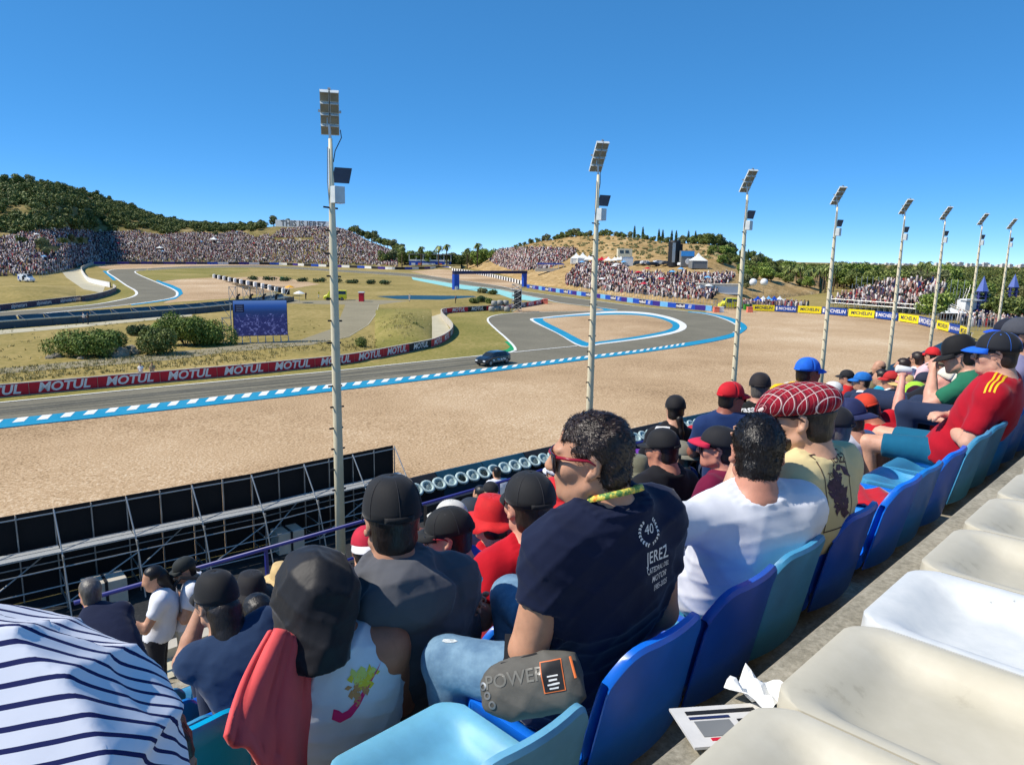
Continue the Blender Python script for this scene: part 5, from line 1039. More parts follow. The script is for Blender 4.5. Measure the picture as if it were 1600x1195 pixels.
def person(label, head, r, hd=None, t=None, yaw=0., pitch=0., hroll=0., ty=0., skin=(196, 148, 120), shirt='black', sc=(20, 20, 22), sleeve=.62, pants=(40, 52, 78), legs='long', hair='dark', style='short', armL='lap', armR='lap', fat=1., bow=.03, vox=None, stand_z=None, hips=None, dz=0., fold=.006, hood=False, standing=False, tank=False, nohair=False, wid=1., hip_st=None, hs=1., loose=.013, hem=.06, kneeL=None, elbowL=None, wristL=None, elbowR=None, wristR=None, size=1.):
    t_h = t if t is not None else .92 + .8 * (r - 1)
    if head[0] == 'st': s_h, t_h, z_h = head[1:]
    else: s_h, z_h = at_t(*head, t_h)
    depth = float(ST(s_h, t_h, z_h)[1])
    vox = vox or min(.026, max(.0062, depth * .0037)); fine = vox < .0095
    th = ty; lyx = TV * math.cos(th) - SV * math.sin(th); lx = np.array((lyx[1], -lyx[0], 0))                      # ty: turned to the left
    if standing: hz = z_h - .66; st_, tt_ = s_h, t_h
    else: hz = tread_z(r) + .1 - .02 + dz; st_, tt_ = (s_h + .08, .57 + .8 * r - .23)
    if hips: st_ = s_h + hips[0]; tt_ = tt_ + hips[1]
    if hip_st: st_, tt_, hz = hip_st
    base = ST(st_, tt_, hz); W = Rig(base, np.stack([lx, lyx, UPV], 1)); inv = lambda p: (np.asarray(p) - base) @ W.M
    root = thing('person', label, 'person', base if not standing else base - UPV * .86)
    Hc = inv(ST(s_h, t_h, z_h)); H = Rig(Hc, rotm(yaw, pitch, hroll) * hs); N = H((0, -.056, -.118)); A = np.array((0, 0, .05)); nb = N + np.array((0, 0, .005))
    tor = torso_fn(A, nb, wid * size, fat * size, bow, inflate=-.006); torC = torso_fn(A, nb, wid * size, fat * size, bow, inflate=loose)
    pr = head_prims(Rig(Hc, H.M), fine)
    pr.append((tor, .03, 1)); sl = []; arms = {}
    for side, pose, eo, wo in ((-1, armL, elbowL, wristL), (1, armR, elbowR, wristR)):
        sh = tor.c(.845, side * .158 * wid, 0.).astype(float); e_, w_ = POSE[pose]; e = sh + np.array((side * e_[0], e_[1], e_[2])) if eo is None else inv(ST(*eo)); w = sh + np.array((side * w_[0], w_[1], w_[2])) if wo is None else inv(ST(*wo))
        q = 1.0 if fat < 1.1 else 1.08
        pr += [(ellip(sh, (.068 * q, .066 * q, .07)), .05, 1), (rcone(sh, e, .058 * q, .044 * q), .03, 1), (rcone(e, e + (w - e) * .35, .043 * q, .043 * q), .015, 1), (rcone(e + (w - e) * .35, w, .043 * q, .027), .012, 1)]
        d = (w - e); d /= np.linalg.norm(d); nr = np.array((-side * .5, .3, -.6)) if pose != 'chin' else np.array((-side * .9, -.2, .1)); add_hand(pr, w, d, nr, side, fine); arms[side] = (sh, e, w)
    hipw = .088; feet = {}
    for side in (-1, 1):
        h = np.array((side * hipw, .0, .075)); 
        if standing: k = h + (side * .02, .03, -.42); an = k + (0, -.02, -.42)
        else: k = np.array((side * .15, .43, .075)) if kneeL is None or side > 0 else inv(ST(*kneeL)); an = k + np.array((-side * .02, -.07, -.5))
        pr += [(rcone(h, k, .08, .056), .03, 1), (rcone(k, an, .052, .038), .02, 1), (rcone(an + (0, 0, -.03), an + (0, .15, -.05), .034, .026), .02, 1)]; feet[side] = (h, k, an)
    fn, lo, hi = group_fn(pr); V, Fq = surface(fn, lo, hi, vox); npmesh('body', W(V), Fq, skin_mat(skin), root, smooth=True)
    # shirt
    cm = shirt if not isinstance(shirt, str) else cloth(shirt, sc, fold=.35 if sum(sc) < 500 else .16); pf = [(torC, .03, 1)]; cuts = []
    for side in (-1, 1):
        sh, e, w = arms[side]
        if tank: continue
        pf.append((ellip(sh, (.078, .076, .08)), .05, 1)); f = sleeve
        if f <= 1: end = sh + (e - sh) * (f + .25); pf.append((rcone(sh, end, .070 * (1.06 if fat > 1.1 else 1), .066), .035, 1)); cuts.append((sh + (e - sh) * f, (e - sh) / np.linalg.norm(e - sh), sh))
        else: pf += [(rcone(sh, e, .068, .058), .035, 1), (rcone(e, e + (w - e) * 1.15, .058, .048), .02, 1)]; dd = (w - e) / np.linalg.norm(w - e); cuts.append((e + (w - e) * (f - 1), dd, e + (w - e) * .3))
    if hood: pf += [(ellip(tor.c(.93, 0, -.1), (.15, .06, .10)), .03, 1), (ellip(tor.c(.99, 0, -.02), (.1, .1, .05)), .03, 1)]
    wf = folds(fold, sum(map(ord, label)) % 1000, 24.); colP = (N - tor.fwd * .015 + tor.n * (.04 if not hood else .055)).astype(F32); colN = (tor.n * .9 + tor.fwd * .42).astype(F32)
    cl = [(p.astype(F32), n.astype(F32), c.astype(F32)) for p, n, c in cuts]
    def shirt_extra(P, d):
        d = d - wf(P); tv = torC(P); d = np.maximum(d, (P - colP) @ colN) if not tank else np.maximum(d, (P - colP) @ colN + .03)
        for p, n, c in cl:
            q = (P - p) @ n; near = _len(P - p) < .16; d = np.where(near & (tv > .012), np.maximum(d, q), d)
        if tank: ax_ = np.abs(P[:, 0]); uu = (P - tor.c(.0)) @ tor.n / np.linalg.norm(nb - A); d = np.maximum(d, np.where(uu > .62, ax_ - np.interp(uu, [.62, .74, .86, 1.], [.2, .17, .15, .12]), -9))
        return np.maximum(d, -((P - A.astype(F32)) @ tor.n + hem))
    if hem > .1: pf.append((ellip(A - tor.n * .06, (.205 * wid, .17 * fat, .2)), .08, 1))
    fn, lo, hi = group_fn(pf, shirt_extra); V, Fq = surface(fn, lo, hi, vox); so = npmesh('shirt', W(V), Fq, cm, root, smooth=True)
    if hem > .1:                                                                                  # thread count along the curve of the back, for woven stripes
        Cc = tor.c(.5) + tor.fwd * .10; q = V - Cc; th_ = np.arctan2(q @ tor.n, -(q @ tor.fwd)) * .27; sh_, e_, w_ = arms[1]; ax_ = (e_ - sh_) / np.linalg.norm(e_ - sh_); da = np.abs(rcone(sh_ + (e_ - sh_) * .25, e_, .05, .05)(V.astype(F32))) < .045; th_ = np.where(da, (V - sh_) @ ax_, th_)
        at_ = so.data.attributes.new('thread', 'FLOAT', 'POINT'); at_.data.foreach_set('value', th_.astype(F32))
    # trousers and shoes
    pm = cloth('trousers_%d_%d_%d' % pants, pants, fold=.4); pp = [(ellip((0, .0, .07), (.178 * wid, .135 * fat, .105)), .04, 1)]; cuts = []
    for side in (-1, 1):
        h, k, an = feet[side]; pp.append((rcone(h, k, .092, .072), .04, 1))
        if legs == 'long': pp.append((rcone(k, an, .07, .056), .02, 1)); cuts.append((an, (an - k) / np.linalg.norm(an - k)))
        else: cuts.append((h + (k - h) * .8, (k - h) / np.linalg.norm(k - h)))
    cl2 = [(p.astype(F32), n.astype(F32)) for p, n in cuts]; wf2 = folds(.004, 3, 22.)
    def pant_extra(P, d):
        d = d - wf2(P)
        for p, n in cl2: d = np.where(_len(P - p) < .2, np.maximum(d, (P - p) @ n), d)
        return d
    fn, lo, hi = group_fn(pp, pant_extra); V, Fq = surface(fn, lo, hi, max(vox, .009)); po = npmesh('trousers' if legs == 'long' else 'shorts', W(V), Fq, pm, root, smooth=True)
    for side in (-1, 1):
        an = feet[side][2]; fn, lo, hi = group_fn([(rcone(an + (0, -.02, -.04), an + (0, .15, -.055), .048, .038), .01, 1), (rcone(an + (0, 0, .0), an + (0, .0, -.04), .045, .046), .02, 1)]); V, Fq = surface(fn, lo, hi, .014); npmesh('shoe', W(V), Fq, M_blk, root, smooth=True)
    HW = Rig(W(Hc), W.M @ rotm(yaw, pitch, hroll) * hs); hm = M_hairs[hair]
    if not nohair:
        f = hair_fn(Rig(Hc, rotm(yaw, pitch, hroll) * hs), style); fn, lo, hi = group_fn([(f, 0, 1)]); V, Fq = surface(fn, lo, hi, max(.005, vox * .8))
        if len(Fq): npmesh('hair', W(V), Fq, hm, root, smooth=True)
    P_ = dict(root=root, H=HW, W=W, shirt=so, tor=tor, arms=arms, N=W(N), pants=po, feet=feet, hm=hm, vox=vox, depth=depth); PEOPLE.append(P_); return P_
def bvh_of(o):
    me = o.data; off = WOFF[o]; return BVHTree.FromPolygons([tuple(np.array(v.co) + off) for v in me.vertices], [tuple(p.vertices) for p in me.polygons])
def decal(par_obj, bvh, vs, fs, c, X, Y, m, name='lettering', off=.0015, depth=.25, cut=.012):
    """lays flat lettering onto cloth: every vertex is dropped onto the surface along the view of the print"""
    bm = bmesh.new(); bv = [bm.verts.new(tuple(v)) for v in vs]
    for f in fs:
        try: bm.faces.new([bv[i] for i in f])
        except ValueError: pass
    bmesh.ops.triangulate(bm, faces=bm.faces[:])
    for _ in range(4):
        es = [e for e in bm.edges if e.calc_length() > cut]
        if not es: break
        bmesh.ops.subdivide_edges(bm, edges=es, cuts=1); bmesh.ops.triangulate(bm, faces=bm.faces[:])
    X = np.array(X, float) / np.linalg.norm(X); Y = np.array(Y, float); Y = Y - X * (X @ Y); Y /= np.linalg.norm(Y); Nn = np.cross(X, Y); V = []; ok = []
    for v in bm.verts:
        p = np.array(c) + X * v.co.x + Y * v.co.y + Nn * depth; h = bvh.ray_cast(Vector(p), Vector(-Nn), depth * 2)
        if h[0] is None: V.append(np.array(c)); ok.append(False)
        else: V.append(np.array(h[0]) + np.array(h[1]) * (off if h[1].dot(Vector(Nn)) > 0 else -off)); ok.append(True)
    bm.verts.index_update(); F = [tuple(v.index for v in f.verts) for f in bm.faces if all(ok[v.index] for v in f.verts)]; bm.free()
    if not F: return None
    mb = MB(); mb.add(V, F); return mb.build(name, m, par_obj, smooth=True)

def strands(P, n, length, m, seed=1, width=.0011, lift=.09):
    """short hairs combed back over the hair surface"""
    ho = [o for o in COL.objects if o.parent == P['root'] and o.name.startswith('hair')][0]; me = ho.data; off = WOFF[ho]; rg = np.random.default_rng(seed)
    co = np.empty(len(me.vertices) * 3); me.vertices.foreach_get('co', co); co = co.reshape(-1, 3) + off; no = np.empty(len(me.vertices) * 3); me.vertices.foreach_get('normal', no); no = no.reshape(-1, 3)
    H = P['H']; k = rg.integers(0, len(co), n); p = co[k] + rg.normal(size=(n, 3)) * .002; nn = no[k]; comb = H.d(np.array((0, -.6, -.5))) + rg.normal(size=(n, 3)) * .3; comb -= nn * (comb * nn).sum(1)[:, None]; comb /= np.linalg.norm(comb, axis=1)[:, None]
    L = length * (.5 + .8 * rg.random((n, 1))); sd_ = np.cross(comb, nn) * width; a = p - nn * .002; b = p + comb * L * .5 + nn * L * lift; c = p + comb * L + nn * L * lift * .9
    V = np.stack([a - sd_, a + sd_, b - sd_ * .8, b + sd_ * .8, c - sd_ * .2, c + sd_ * .2], 1).reshape(-1, 3); F = (np.array([[0, 1, 3, 2], [2, 3, 5, 4]])[None] + (np.arange(n) * 6)[:, None, None]).reshape(-1, 4)
    o = npmesh('hair_strands', V, F, m, ho); o['kind'] = 'stuff'; return o
def soft(name, prims, vox, m, parent, W=None, extra=None):
    fn, lo, hi = group_fn(prims, extra); V, Fq = surface(fn, lo, hi, vox); return npmesh(name, V if W is None else W(V), Fq, m, parent, smooth=True)
def long_hair(P, pts, rad, name='long_hair', vox=.012):
    H = P['H']; Q = [H(p) for p in pts]; wv = folds(.006, 4, 50.); soft(name, [(rcone(Q[i] - Q[0], Q[i + 1] - Q[0], rad[i], rad[i + 1]), .03, 1) for i in range(len(Q) - 1)], vox, P['hm'], P['root'], lambda V: V + Q[0], lambda p, d: d - wv(p))
def hit(o, px, py):
    b = bvh_of(o); d = sight(px, py); h = b.ray_cast(Vector(EYE), Vector(d / np.linalg.norm(d)), 50); return (b, None, None) if h[0] is None else (b, np.array(h[0]), np.array(h[1]))
def print_on(o, px, py, txt, size, m, up=UPV, flip=None, tilt=0., **k):
    b, c, n = hit(o, px, py)
    if c is None: print('print missed', txt); return None
    v = EYE - c
    if n @ v < 0: n = -n
    u = np.array(up, float); X = np.cross(u, n); X /= np.linalg.norm(X); Y = np.cross(n, X); X, Y = X * math.cos(tilt) + Y * math.sin(tilt), Y * math.cos(tilt) - X * math.sin(tilt)
    vs, fs = text_mesh(txt, size, **k) if isinstance(txt, str) else txt
    return decal(o, b, vs, fs, c, X, Y, m)
# ------------------------------------------------------------------ the spectators
def banded(name, base, bands, rough=.85):
    """woven cloth with lines: bands = (direction, spacing, width, colour)"""
    m = bpy.data.materials.new(name); m.use_nodes = True; n = m.node_tree.nodes; l = m.node_tree.links; b = n['Principled BSDF']; b.inputs['Roughness'].default_value = rough; b.inputs['Specular IOR Level'].default_value = .2
    tc = n.new('ShaderNodeTexCoord'); nz = n.new('ShaderNodeTexNoise'); nz.inputs['Scale'].default_value = 9; l.new(tc.outputs['Object'], nz.inputs[0]); rp = n.new('ShaderNodeValToRGB'); rp.color_ramp.elements[0].color = (*[c * .88 for c in base], 1); rp.color_ramp.elements[1].color = (*base, 1); l.new(nz.outputs[0], rp.inputs[0]); out = rp.outputs[0]
    for d, sp, w, c in bands:
        if d is None: dt = n.new('ShaderNodeAttribute'); dt.attribute_name = 'thread'; mu = n.new('ShaderNodeMath'); mu.operation = 'DIVIDE'; mu.inputs[1].default_value = sp; l.new(dt.outputs['Fac'], mu.inputs[0]); val = mu.outputs[0]
        else:
         dt = n.new('ShaderNodeVectorMath'); dt.operation = 'DOT_PRODUCT'; dt.inputs[1].default_value = tuple(np.array(d, float) / np.linalg.norm(d) / sp); l.new(tc.outputs['Object'], dt.inputs[0]); val = dt.outputs['Value']
        wb = n.new('ShaderNodeMath'); wb.operation = 'MULTIPLY_ADD'; wb.inputs[1].default_value = .5; l.new(nz.outputs[0], wb.inputs[0]); l.new(val, wb.inputs[2])
        fr = n.new('ShaderNodeMath'); fr.operation = 'FRACT'; l.new(wb.outputs[0], fr.inputs[0]); lt = n.new('ShaderNodeMath'); lt.operation = 'LESS_THAN'; lt.inputs[1].default_value = w; l.new(fr.outputs[0], lt.inputs[0])
        mx = n.new('ShaderNodeMixRGB'); l.new(lt.outputs[0], mx.inputs[0]); l.new(out, mx.inputs[1]); mx.inputs[2].default_value = (*c, 1); out = mx.outputs[0]
    l.new(out, b.inputs['Base Color']); nb = n.new('ShaderNodeTexNoise'); nb.inputs['Scale'].default_value = 10; l.new(tc.outputs['Object'], nb.inputs[0]); bp = n.new('ShaderNodeBump'); bp.inputs['Strength'].default_value = .35; bp.inputs['Distance'].default_value = .012; l.new(nb.outputs[0], bp.inputs['Height']); l.new(bp.outputs[0], b.inputs['Normal']); return m
M_stripe = banded('striped_cotton', srgb(224, 226, 234), [(None, .0098, .27, srgb(26, 34, 84))])
WHITE = (226, 226, 224)
navy = person('man in navy T-shirt and red sunglasses, face turned left, large in the foreground', (924, 714), 1, t=1.03, hs=.89, yaw=.70, pitch=-.06, ty=-.12, hip_st=(1.37, 1.17, -1.2), elbowL=(1.10, 1.05, -.90), wristL=(1.32, 1.22, -1.0), kneeL=(1.17, 1.43, -1.13), skin=(196, 146, 116), shirt='navy', sc=(22, 30, 56), sleeve=.52, pants=(112, 150, 178), hair='brown', armL='knee', armR='down', fat=.98, wid=1.05, bow=.025, fold=.009, loose=.016)
glasses(navy['root'], navy['H'], (150, 26, 48))
tee = person('man with short dark hair in a white T-shirt, seen from behind', (1183, 705), 1, t=1.02, yaw=-.45, pitch=-.1, ty=-.55, skin=(200, 140, 116), shirt='white', sc=(222, 224, 230), sleeve=.62, hair='black', armL='knee', armR='lap', elbowL=(1.53, 1.14, -.76), wristL=(1.62, 1.36, -.9), fat=1.02, wid=1.04, bow=.05, fold=.008, hips=(.1, .03))
hat = person('bearded man in a red plaid flat cap and cream printed T-shirt', (1252, 652), 1, t=1.02, yaw=.4, pitch=-.08, ty=-.1, skin=(204, 158, 130), shirt='cream', sc=(214, 196, 146), sleeve=.65, hair='dark', style='crop', armL='chin', armR='chin', fat=1.0, wid=1.02, bow=.05, fold=.005)
glasses(hat['root'], hat['H'], (40, 20, 22))
red = person('man in a red football jersey and black and blue cap at the right edge', (1556, 553), 1, t=.95, yaw=.15, pitch=-.05, ty=.05, skin=(214, 164, 138), shirt='red_jersey', sc=(176, 18, 38), sleeve=.8, legs='short', pants=(20, 96, 128), hair='brown', style='crop', armL='fold', armR='fold', fat=1.2, wid=1.12, bow=.03, fold=.005)
cap(red['root'], red['H'], (28, 30, 36), brim=(20, 100, 214), tilt=.05, seams=capm((40, 110, 210))); glasses(red['root'], red['H'], (24, 24, 30))
striped = person('person bent forward in a white shirt with thin navy stripes, bottom left corner', ('st', .36, 1.34, -1.0), 1, standing=True, hip_st=(.0, .82, -.60), loose=.035, hem=.13, yaw=.1, pitch=-1.1, ty=-.55, skin=(180, 130, 106), shirt=M_stripe, sleeve=.9, hair='black', armL='lap', armR='lap', elbowR=(.31, .98, -.98), wristR=(.36, 1.15, -1.15), elbowL=(.2, 1.5, -1.05), wristL=(.3, 1.6, -1.2), fat=1.12, wid=1.2, bow=.15, pants=(12, 12, 14), fold=.016, vox=.0065)
tank = person('person in a white tank top with a black cloth over the head', (492, 925), 2, t=1.70, yaw=.15, pitch=-.2, ty=-.35, hips=(.16, -.08), skin=(176, 116, 90), shirt='tank_white', sc=(222, 226, 234), tank=True, hair='black', armL='lap', armR='lap', fat=1.05, bow=.06, fold=.006)
hoodie = person('man in a dark grey hooded jacket and black cap, seen from behind', (612, 812), 2, t=1.72, yaw=-.05, ty=-.35, hips=(.14, -.05), skin=(188, 140, 114), shirt='charcoal', sc=(88, 90, 96), sleeve=1.9, hair='dark', style='crop', armL='lap', armR='lap', fat=1.15, wid=1.15, bow=.06, hood=True, fold=.008)
cap(hoodie['root'], hoodie['H'], (24, 24, 26), tilt=-.1, tall=.01, seams=capm((44, 44, 46)))
redt = person('man in a bright red T-shirt and black cap holding a cup', (826, 790), 2, t=1.72, yaw=-.05, ty=-.3, skin=(206, 150, 126), shirt='red', sc=(190, 16, 34), sleeve=.7, hair='brown', style='crop', armL='cup', armR='lap', elbowL=(1.54, 1.70, -1.24), wristL=(1.475, 1.655, -1.17), fat=1.0, wid=1.0, bow=.04, fold=.006)
cap(redt['root'], redt['H'], (26, 27, 30), tilt=-.05, seams=capm((52, 52, 56)))
necap = person('man in a violet blue shirt and black curved cap, facing left', (700, 836), 3, t=2.35, yaw=.8, ty=-.1, pitch=-.1, skin=(206, 150, 124), shirt='violet_blue', sc=(74, 86, 176), sleeve=.9, hair='dark', style='crop', fat=1.15, wid=1.1, bow=.06)
cap(necap['root'], necap['H'], (26, 27, 28), tilt=-.05, brim_len=.08, seams=capm((52, 52, 56))); glasses(necap['root'], necap['H'], (150, 30, 40))
wcap = person('person in a pale grey cap behind the violet blue shirt', (704, 812), 4, yaw=.3, shirt='grey', sc=(120, 122, 128), hair='dark', style='crop'); cap(wcap['root'], wcap['H'], (206, 204, 196))
dcap = person('person in a dark teal cap beside the red bucket hat', (736, 806), 4, t=3.5, yaw=.3, shirt='teal', sc=(40, 80, 90), style='crop'); cap(dcap['root'], dcap['H'], (40, 48, 60), brim=(40, 120, 150))
rb1 = person('person in a wrinkled red bucket hat and red shirt', (766, 812), 3, t=2.6, yaw=-.1, shirt='red', sc=(176, 14, 30), style='crop', fat=1.05); bucket(rb1['root'], rb1['H'], (206, 26, 30), wob=.012)
wr = person('person in a white and red cap in front of the hooded man', (573, 856), 4, ty=-.5, yaw=-.1, shirt='black', sc=(28, 28, 32), style='crop', pitch=-.2); cap(wr['root'], wr['H'], (196, 30, 56), back=math.pi, brim=(232, 230, 228), tilt=0, arch=False)
w46 = person('long haired woman in a denim jacket and black cap marked 46', (338, 940), 3, t=3.0, yaw=.3, ty=-.2, pitch=-.1, shirt='denim', sc=(34, 54, 84), sleeve=1.9, hair='dark', style='short', armL='face', armR='lap', fat=1., fold=.006)
cap46, C46 = cap(w46['root'], w46['H'], (22, 22, 24), back=0., tilt=0., arch=False, tall=.012)
j1 = person('person in a red jacket and black hat near the front rail', (392, 925), 5, shirt='crimson', sc=(190, 26, 54), sleeve=1.8, style='crop'); bucket(j1['root'], j1['H'], (26, 24, 26))
j2 = person('person in a magenta top low in front of the denim jacket', (402, 962), 4, shirt='magenta', sc=(150, 24, 96), sleeve=1.7, style='short', hair='black')
j3 = person('person in a patterned sun hat beside the black head cloth', (440, 905), 6, shirt='rose', sc=(180, 80, 100), style='crop'); bucket(j3['root'], j3['H'], (206, 176, 120))
g1 = person('grey haired person low behind the striped shirt', (141, 925), 6, t=6.0, shirt='navy', sc=(40, 50, 70), hair='grey')
wk1 = person('woman with long black hair in a white printed T-shirt walking along the front walkway', (240, 903), 8, t=7.0, standing=True, yaw=.3, ty=1.1, pitch=-.2, shirt='white', sc=WHITE, hair='black', armL='cup', armR='hang', pants=(40, 40, 46))
wk2 = person('man in a white T-shirt, black cap and backpack walking along the front walkway', (288, 890), 8, t=7.0, standing=True, yaw=.3, ty=1.1, pitch=-.25, shirt='white', sc=WHITE, style='crop', armL='fold', armR='cup', pants=(200, 198, 190)); cap(wk2['root'], wk2['H'], (34, 40, 40))
rb2 = person('person in a red pleated bucket hat behind the man in navy', (872, 782), 3, t=2.62, yaw=.2, shirt='scarlet', sc=(180, 20, 40), style='crop'); bucket(rb2['root'], rb2['H'], (204, 30, 36), wob=.012)
bp = person('person in a bright blue shirt and white cap beside the navy man’s chin'.replace('’', ' '), (874, 742), 4, t=3.1, yaw=-.3, shirt='bright_blue', sc=(22, 112, 206), sleeve=.9, style='crop', fat=1.15, hips=(-.05, -.3)); cap(bp['root'], bp['H'], (222, 224, 226), arch=False)
wp = person('person in a white shirt standing by the black wall below the stand', (776, 738), 9, t=9.4, standing=True, shirt='white', sc=WHITE, hair='black', ty=-.4)
bk = person('person in black clothes low by the front rail near the white shirt', (750, 772), 7, t=6.4, shirt='black', sc=(22, 22, 24), hair='black'); bk2 = person('person in a dark cap and black shirt near the front rail', (766, 768), 7, t=6.2, shirt='black', sc=(24, 24, 26), style='crop'); cap(bk2['root'], bk2['H'], (24, 24, 28))
bc = person('man in a black flat brimmed cap and black T-shirt, behind the navy shoulder', (1034, 703), 3, t=2.45, yaw=.4, ty=-.3, pitch=-.1, skin=(190, 130, 104), shirt='black', sc=(22, 22, 24), sleeve=.8, style='crop', fat=1.15, wid=1.12, bow=.05); cap(bc['root'], bc['H'], (26, 26, 28), flat=.6, tall=.012)
ol = person('person in an olive bucket hat left of the black flat cap', (990, 738), 4, t=2.9, yaw=.2, shirt='grey', sc=(90, 92, 90), style='crop'); bucket(ol['root'], ol['H'], (116, 114, 92))
pu = person('person in a purple cap low behind the olive hat', (996, 722), 5, t=3.9, yaw=.5, shirt='purple', sc=(90, 40, 130), style='crop'); cap(pu['root'], pu['H'], (104, 44, 150), brim=(214, 190, 50))
gb = person('person in a blue shirt with a grey cap worn backwards', (1061, 712), 4, t=3.1, yaw=.1, shirt='royal_blue', sc=(26, 70, 160), style='crop'); cap(gb['root'], gb['H'], (128, 124, 108), back=math.pi, arch=True)
br = person('woman with a dark braid, black cap and black T-shirt, above the row', (1055, 640), 4, t=3.3, yaw=-.3, ty=-.6, shirt='black', sc=(18, 18, 20), sleeve=.8, hair='dark', dz=.25, fat=1.0); cap(br['root'], br['H'], (24, 22, 24), arch=False)
oh = person('person in a faded olive hat below the braided woman', (1092, 703), 4, t=3.2, yaw=.2, shirt='black', sc=(30, 30, 34), style='crop'); bucket(oh['root'], oh['H'], (124, 116, 94))
ma = person('man in a grey and maroon shirt and black cap with a red visor', (1122, 700), 2, t=2.0, yaw=.5, ty=-.1, skin=(206, 140, 116), shirt='maroon', sc=(110, 20, 54), sleeve=.75, style='crop', fat=1.1, wid=1.1); cap(ma['root'], ma['H'], (28, 28, 32), brim=(200, 30, 66), tilt=.12); glasses(ma['root'], ma['H'], (60, 20, 24))
rc = person('man in a red cap and navy polo with pale piping', (1143, 622), 3, t=2.7, yaw=-1.0, ty=-1.0, pitch=-.05, skin=(160, 96, 76), shirt='navy_polo', sc=(30, 52, 96), sleeve=.8, hair='dark', style='crop', dz=.2, fat=1.05); cap(rc['root'], rc['H'], (200, 18, 34), tilt=.05); glasses(rc['root'], rc['H'], (30, 30, 34))
ka = person('grey haired man in a black and green shirt and dark cap', (1187, 606), 3, t=2.7, yaw=-.4, ty=-.7, skin=(190, 140, 118), shirt='black_green', sc=(26, 28, 26), hair='grey', style='crop', dz=.2, fat=1.15, wid=1.1); cap(ka['root'], ka['H'], (38, 32, 32))
bl = person('man in a bright blue cap and yellow shirt behind the plaid cap', (1263, 582), 3, t=2.5, yaw=-1.0, ty=-1.1, skin=(150, 96, 72), shirt='yellow', sc=(232, 190, 20), sleeve=.8, style='crop', hair='dark', dz=.28); cap(bl['root'], bl['H'], (24, 104, 214))
c93 = person('man in a white T-shirt and navy cap marked 93', (1322, 655), 2, t=1.7, yaw=.35, ty=-.15, pitch=-.2, skin=(206, 150, 122), shirt='white', sc=(216, 218, 224), sleeve=.7, style='crop', hair='brown', fat=1.1, bow=.07, dz=.12); cap93, C93 = cap(c93['root'], c93['H'], (34, 42, 84), back=math.pi, arch=True, tall=.008)
kv = person('person in a black cap and dark red vest between the plaid cap and cap 93', (1298, 668), 2, t=1.55, yaw=.2, shirt='wine', sc=(150, 20, 44), style='crop', hair='grey'); cap(kv['root'], kv['H'], (30, 30, 34))
orr = person('man in a red shirt and orange red cap bent forward', (1352, 640), 2, t=2.0, yaw=.1, pitch=-.35, skin=(190, 120, 94), shirt='red', sc=(190, 22, 36), sleeve=.8, style='crop', fat=1.15, bow=.09, dz=.1); cap(orr['root'], orr['H'], (214, 62, 34), back=-.8, tilt=.0)
mh = person('person bent forward in a dark maroon hoodie', (1395, 628), 2, t=2.2, yaw=.1, pitch=-.5, shirt='dark_maroon', sc=(52, 18, 34), sleeve=1.9, style='short', hair='black', fat=1.25, wid=1.15, bow=.11, hood=True, dz=.15)
st1 = person('person in a straw hat with a pink band beyond the maroon hoodie', (1412, 602), 3, t=2.7, shirt='floral', sc=(206, 200, 200), style='crop', dz=.15); bucket(st1['root'], st1['H'], (206, 176, 110), w=.07, band=cloth('pink_band', (214, 150, 150)), name='straw_hat', droop=.02)
tq = person('person in a turquoise shirt beyond the orange cap', (1376, 590), 4, t=3.4, shirt='turquoise', sc=(30, 150, 180), dz=.3); bl2 = person('person in a blue cap and white shirt beyond cap 93', (1346, 596), 4, t=3.4, yaw=.4, shirt='white', sc=WHITE, style='crop', dz=.2); cap(bl2['root'], bl2['H'], (24, 110, 190))
ba = person('balding person with sunglasses far along the rows', (1373, 574), 5, t=4.2, yaw=.4, shirt='khaki', sc=(120, 110, 80), style='crop', dz=.4, hair='brown')
dk = person('person with dark hair and maroon top beyond the straw hat', (1410, 572), 4, t=3.3, shirt='wine2', sc=(110, 40, 50), dz=.4, hair='brown'); sg = person('person in sunglasses and a black and white shirt leaning left', (1432, 562), 4, t=3.2, yaw=-.4, shirt='white', sc=(214, 214, 216), dz=.4, hair='brown'); glasses(sg['root'], sg['H'], (20, 20, 22))
rk = person('person in a red cap resting an arm across the knee', (1456, 556), 4, t=3.0, yaw=-.5, shirt='pink_white', sc=(230, 190, 196), style='crop', dz=.4, armR='chin'); cap(rk['root'], rk['H'], (206, 30, 36))
lm = person('person in a lime green cap between the straw hats', (1428, 614), 3, t=2.4, yaw=.4, shirt='grey', sc=(150, 150, 146), style='crop', dz=.1); cap(lm['root'], lm['H'], (166, 214, 60), arch=False)
st2 = person('person in a straw hat with a green band behind the drinking man', (1462, 608), 2, t=2.1, shirt='white', sc=WHITE, style='crop', dz=.1); bucket(st2['root'], st2['H'], (200, 166, 96), w=.06, band=cloth('green_band', (60, 130, 70)), name='straw_hat', droop=.02)
dr = person('man in a cream cap and red and white shirt drinking from a can', (1480, 596), 2, t=1.62, yaw=.3, pitch=.4, skin=(222, 160, 140), shirt='red_white', sc=(196, 30, 50), sleeve=.5, style='crop', armL='up', armR='lap', dz=.1); cap(dr['root'], dr['H'], (228, 220, 200), back=math.pi, arch=False)
gr = person('man in a green T-shirt and large black cap bowing his head', (1498, 556), 1, t=1.35, yaw=.2, pitch=-.25, skin=(214, 160, 136), shirt='green', sc=(40, 112, 84), sleeve=.75, style='crop', armL='chin', fat=1.1, bow=.06, hips=(.05, .05), dz=.08); cap(gr['root'], gr['H'], (20, 20, 22), tall=.02, back=.2, tilt=-.1)
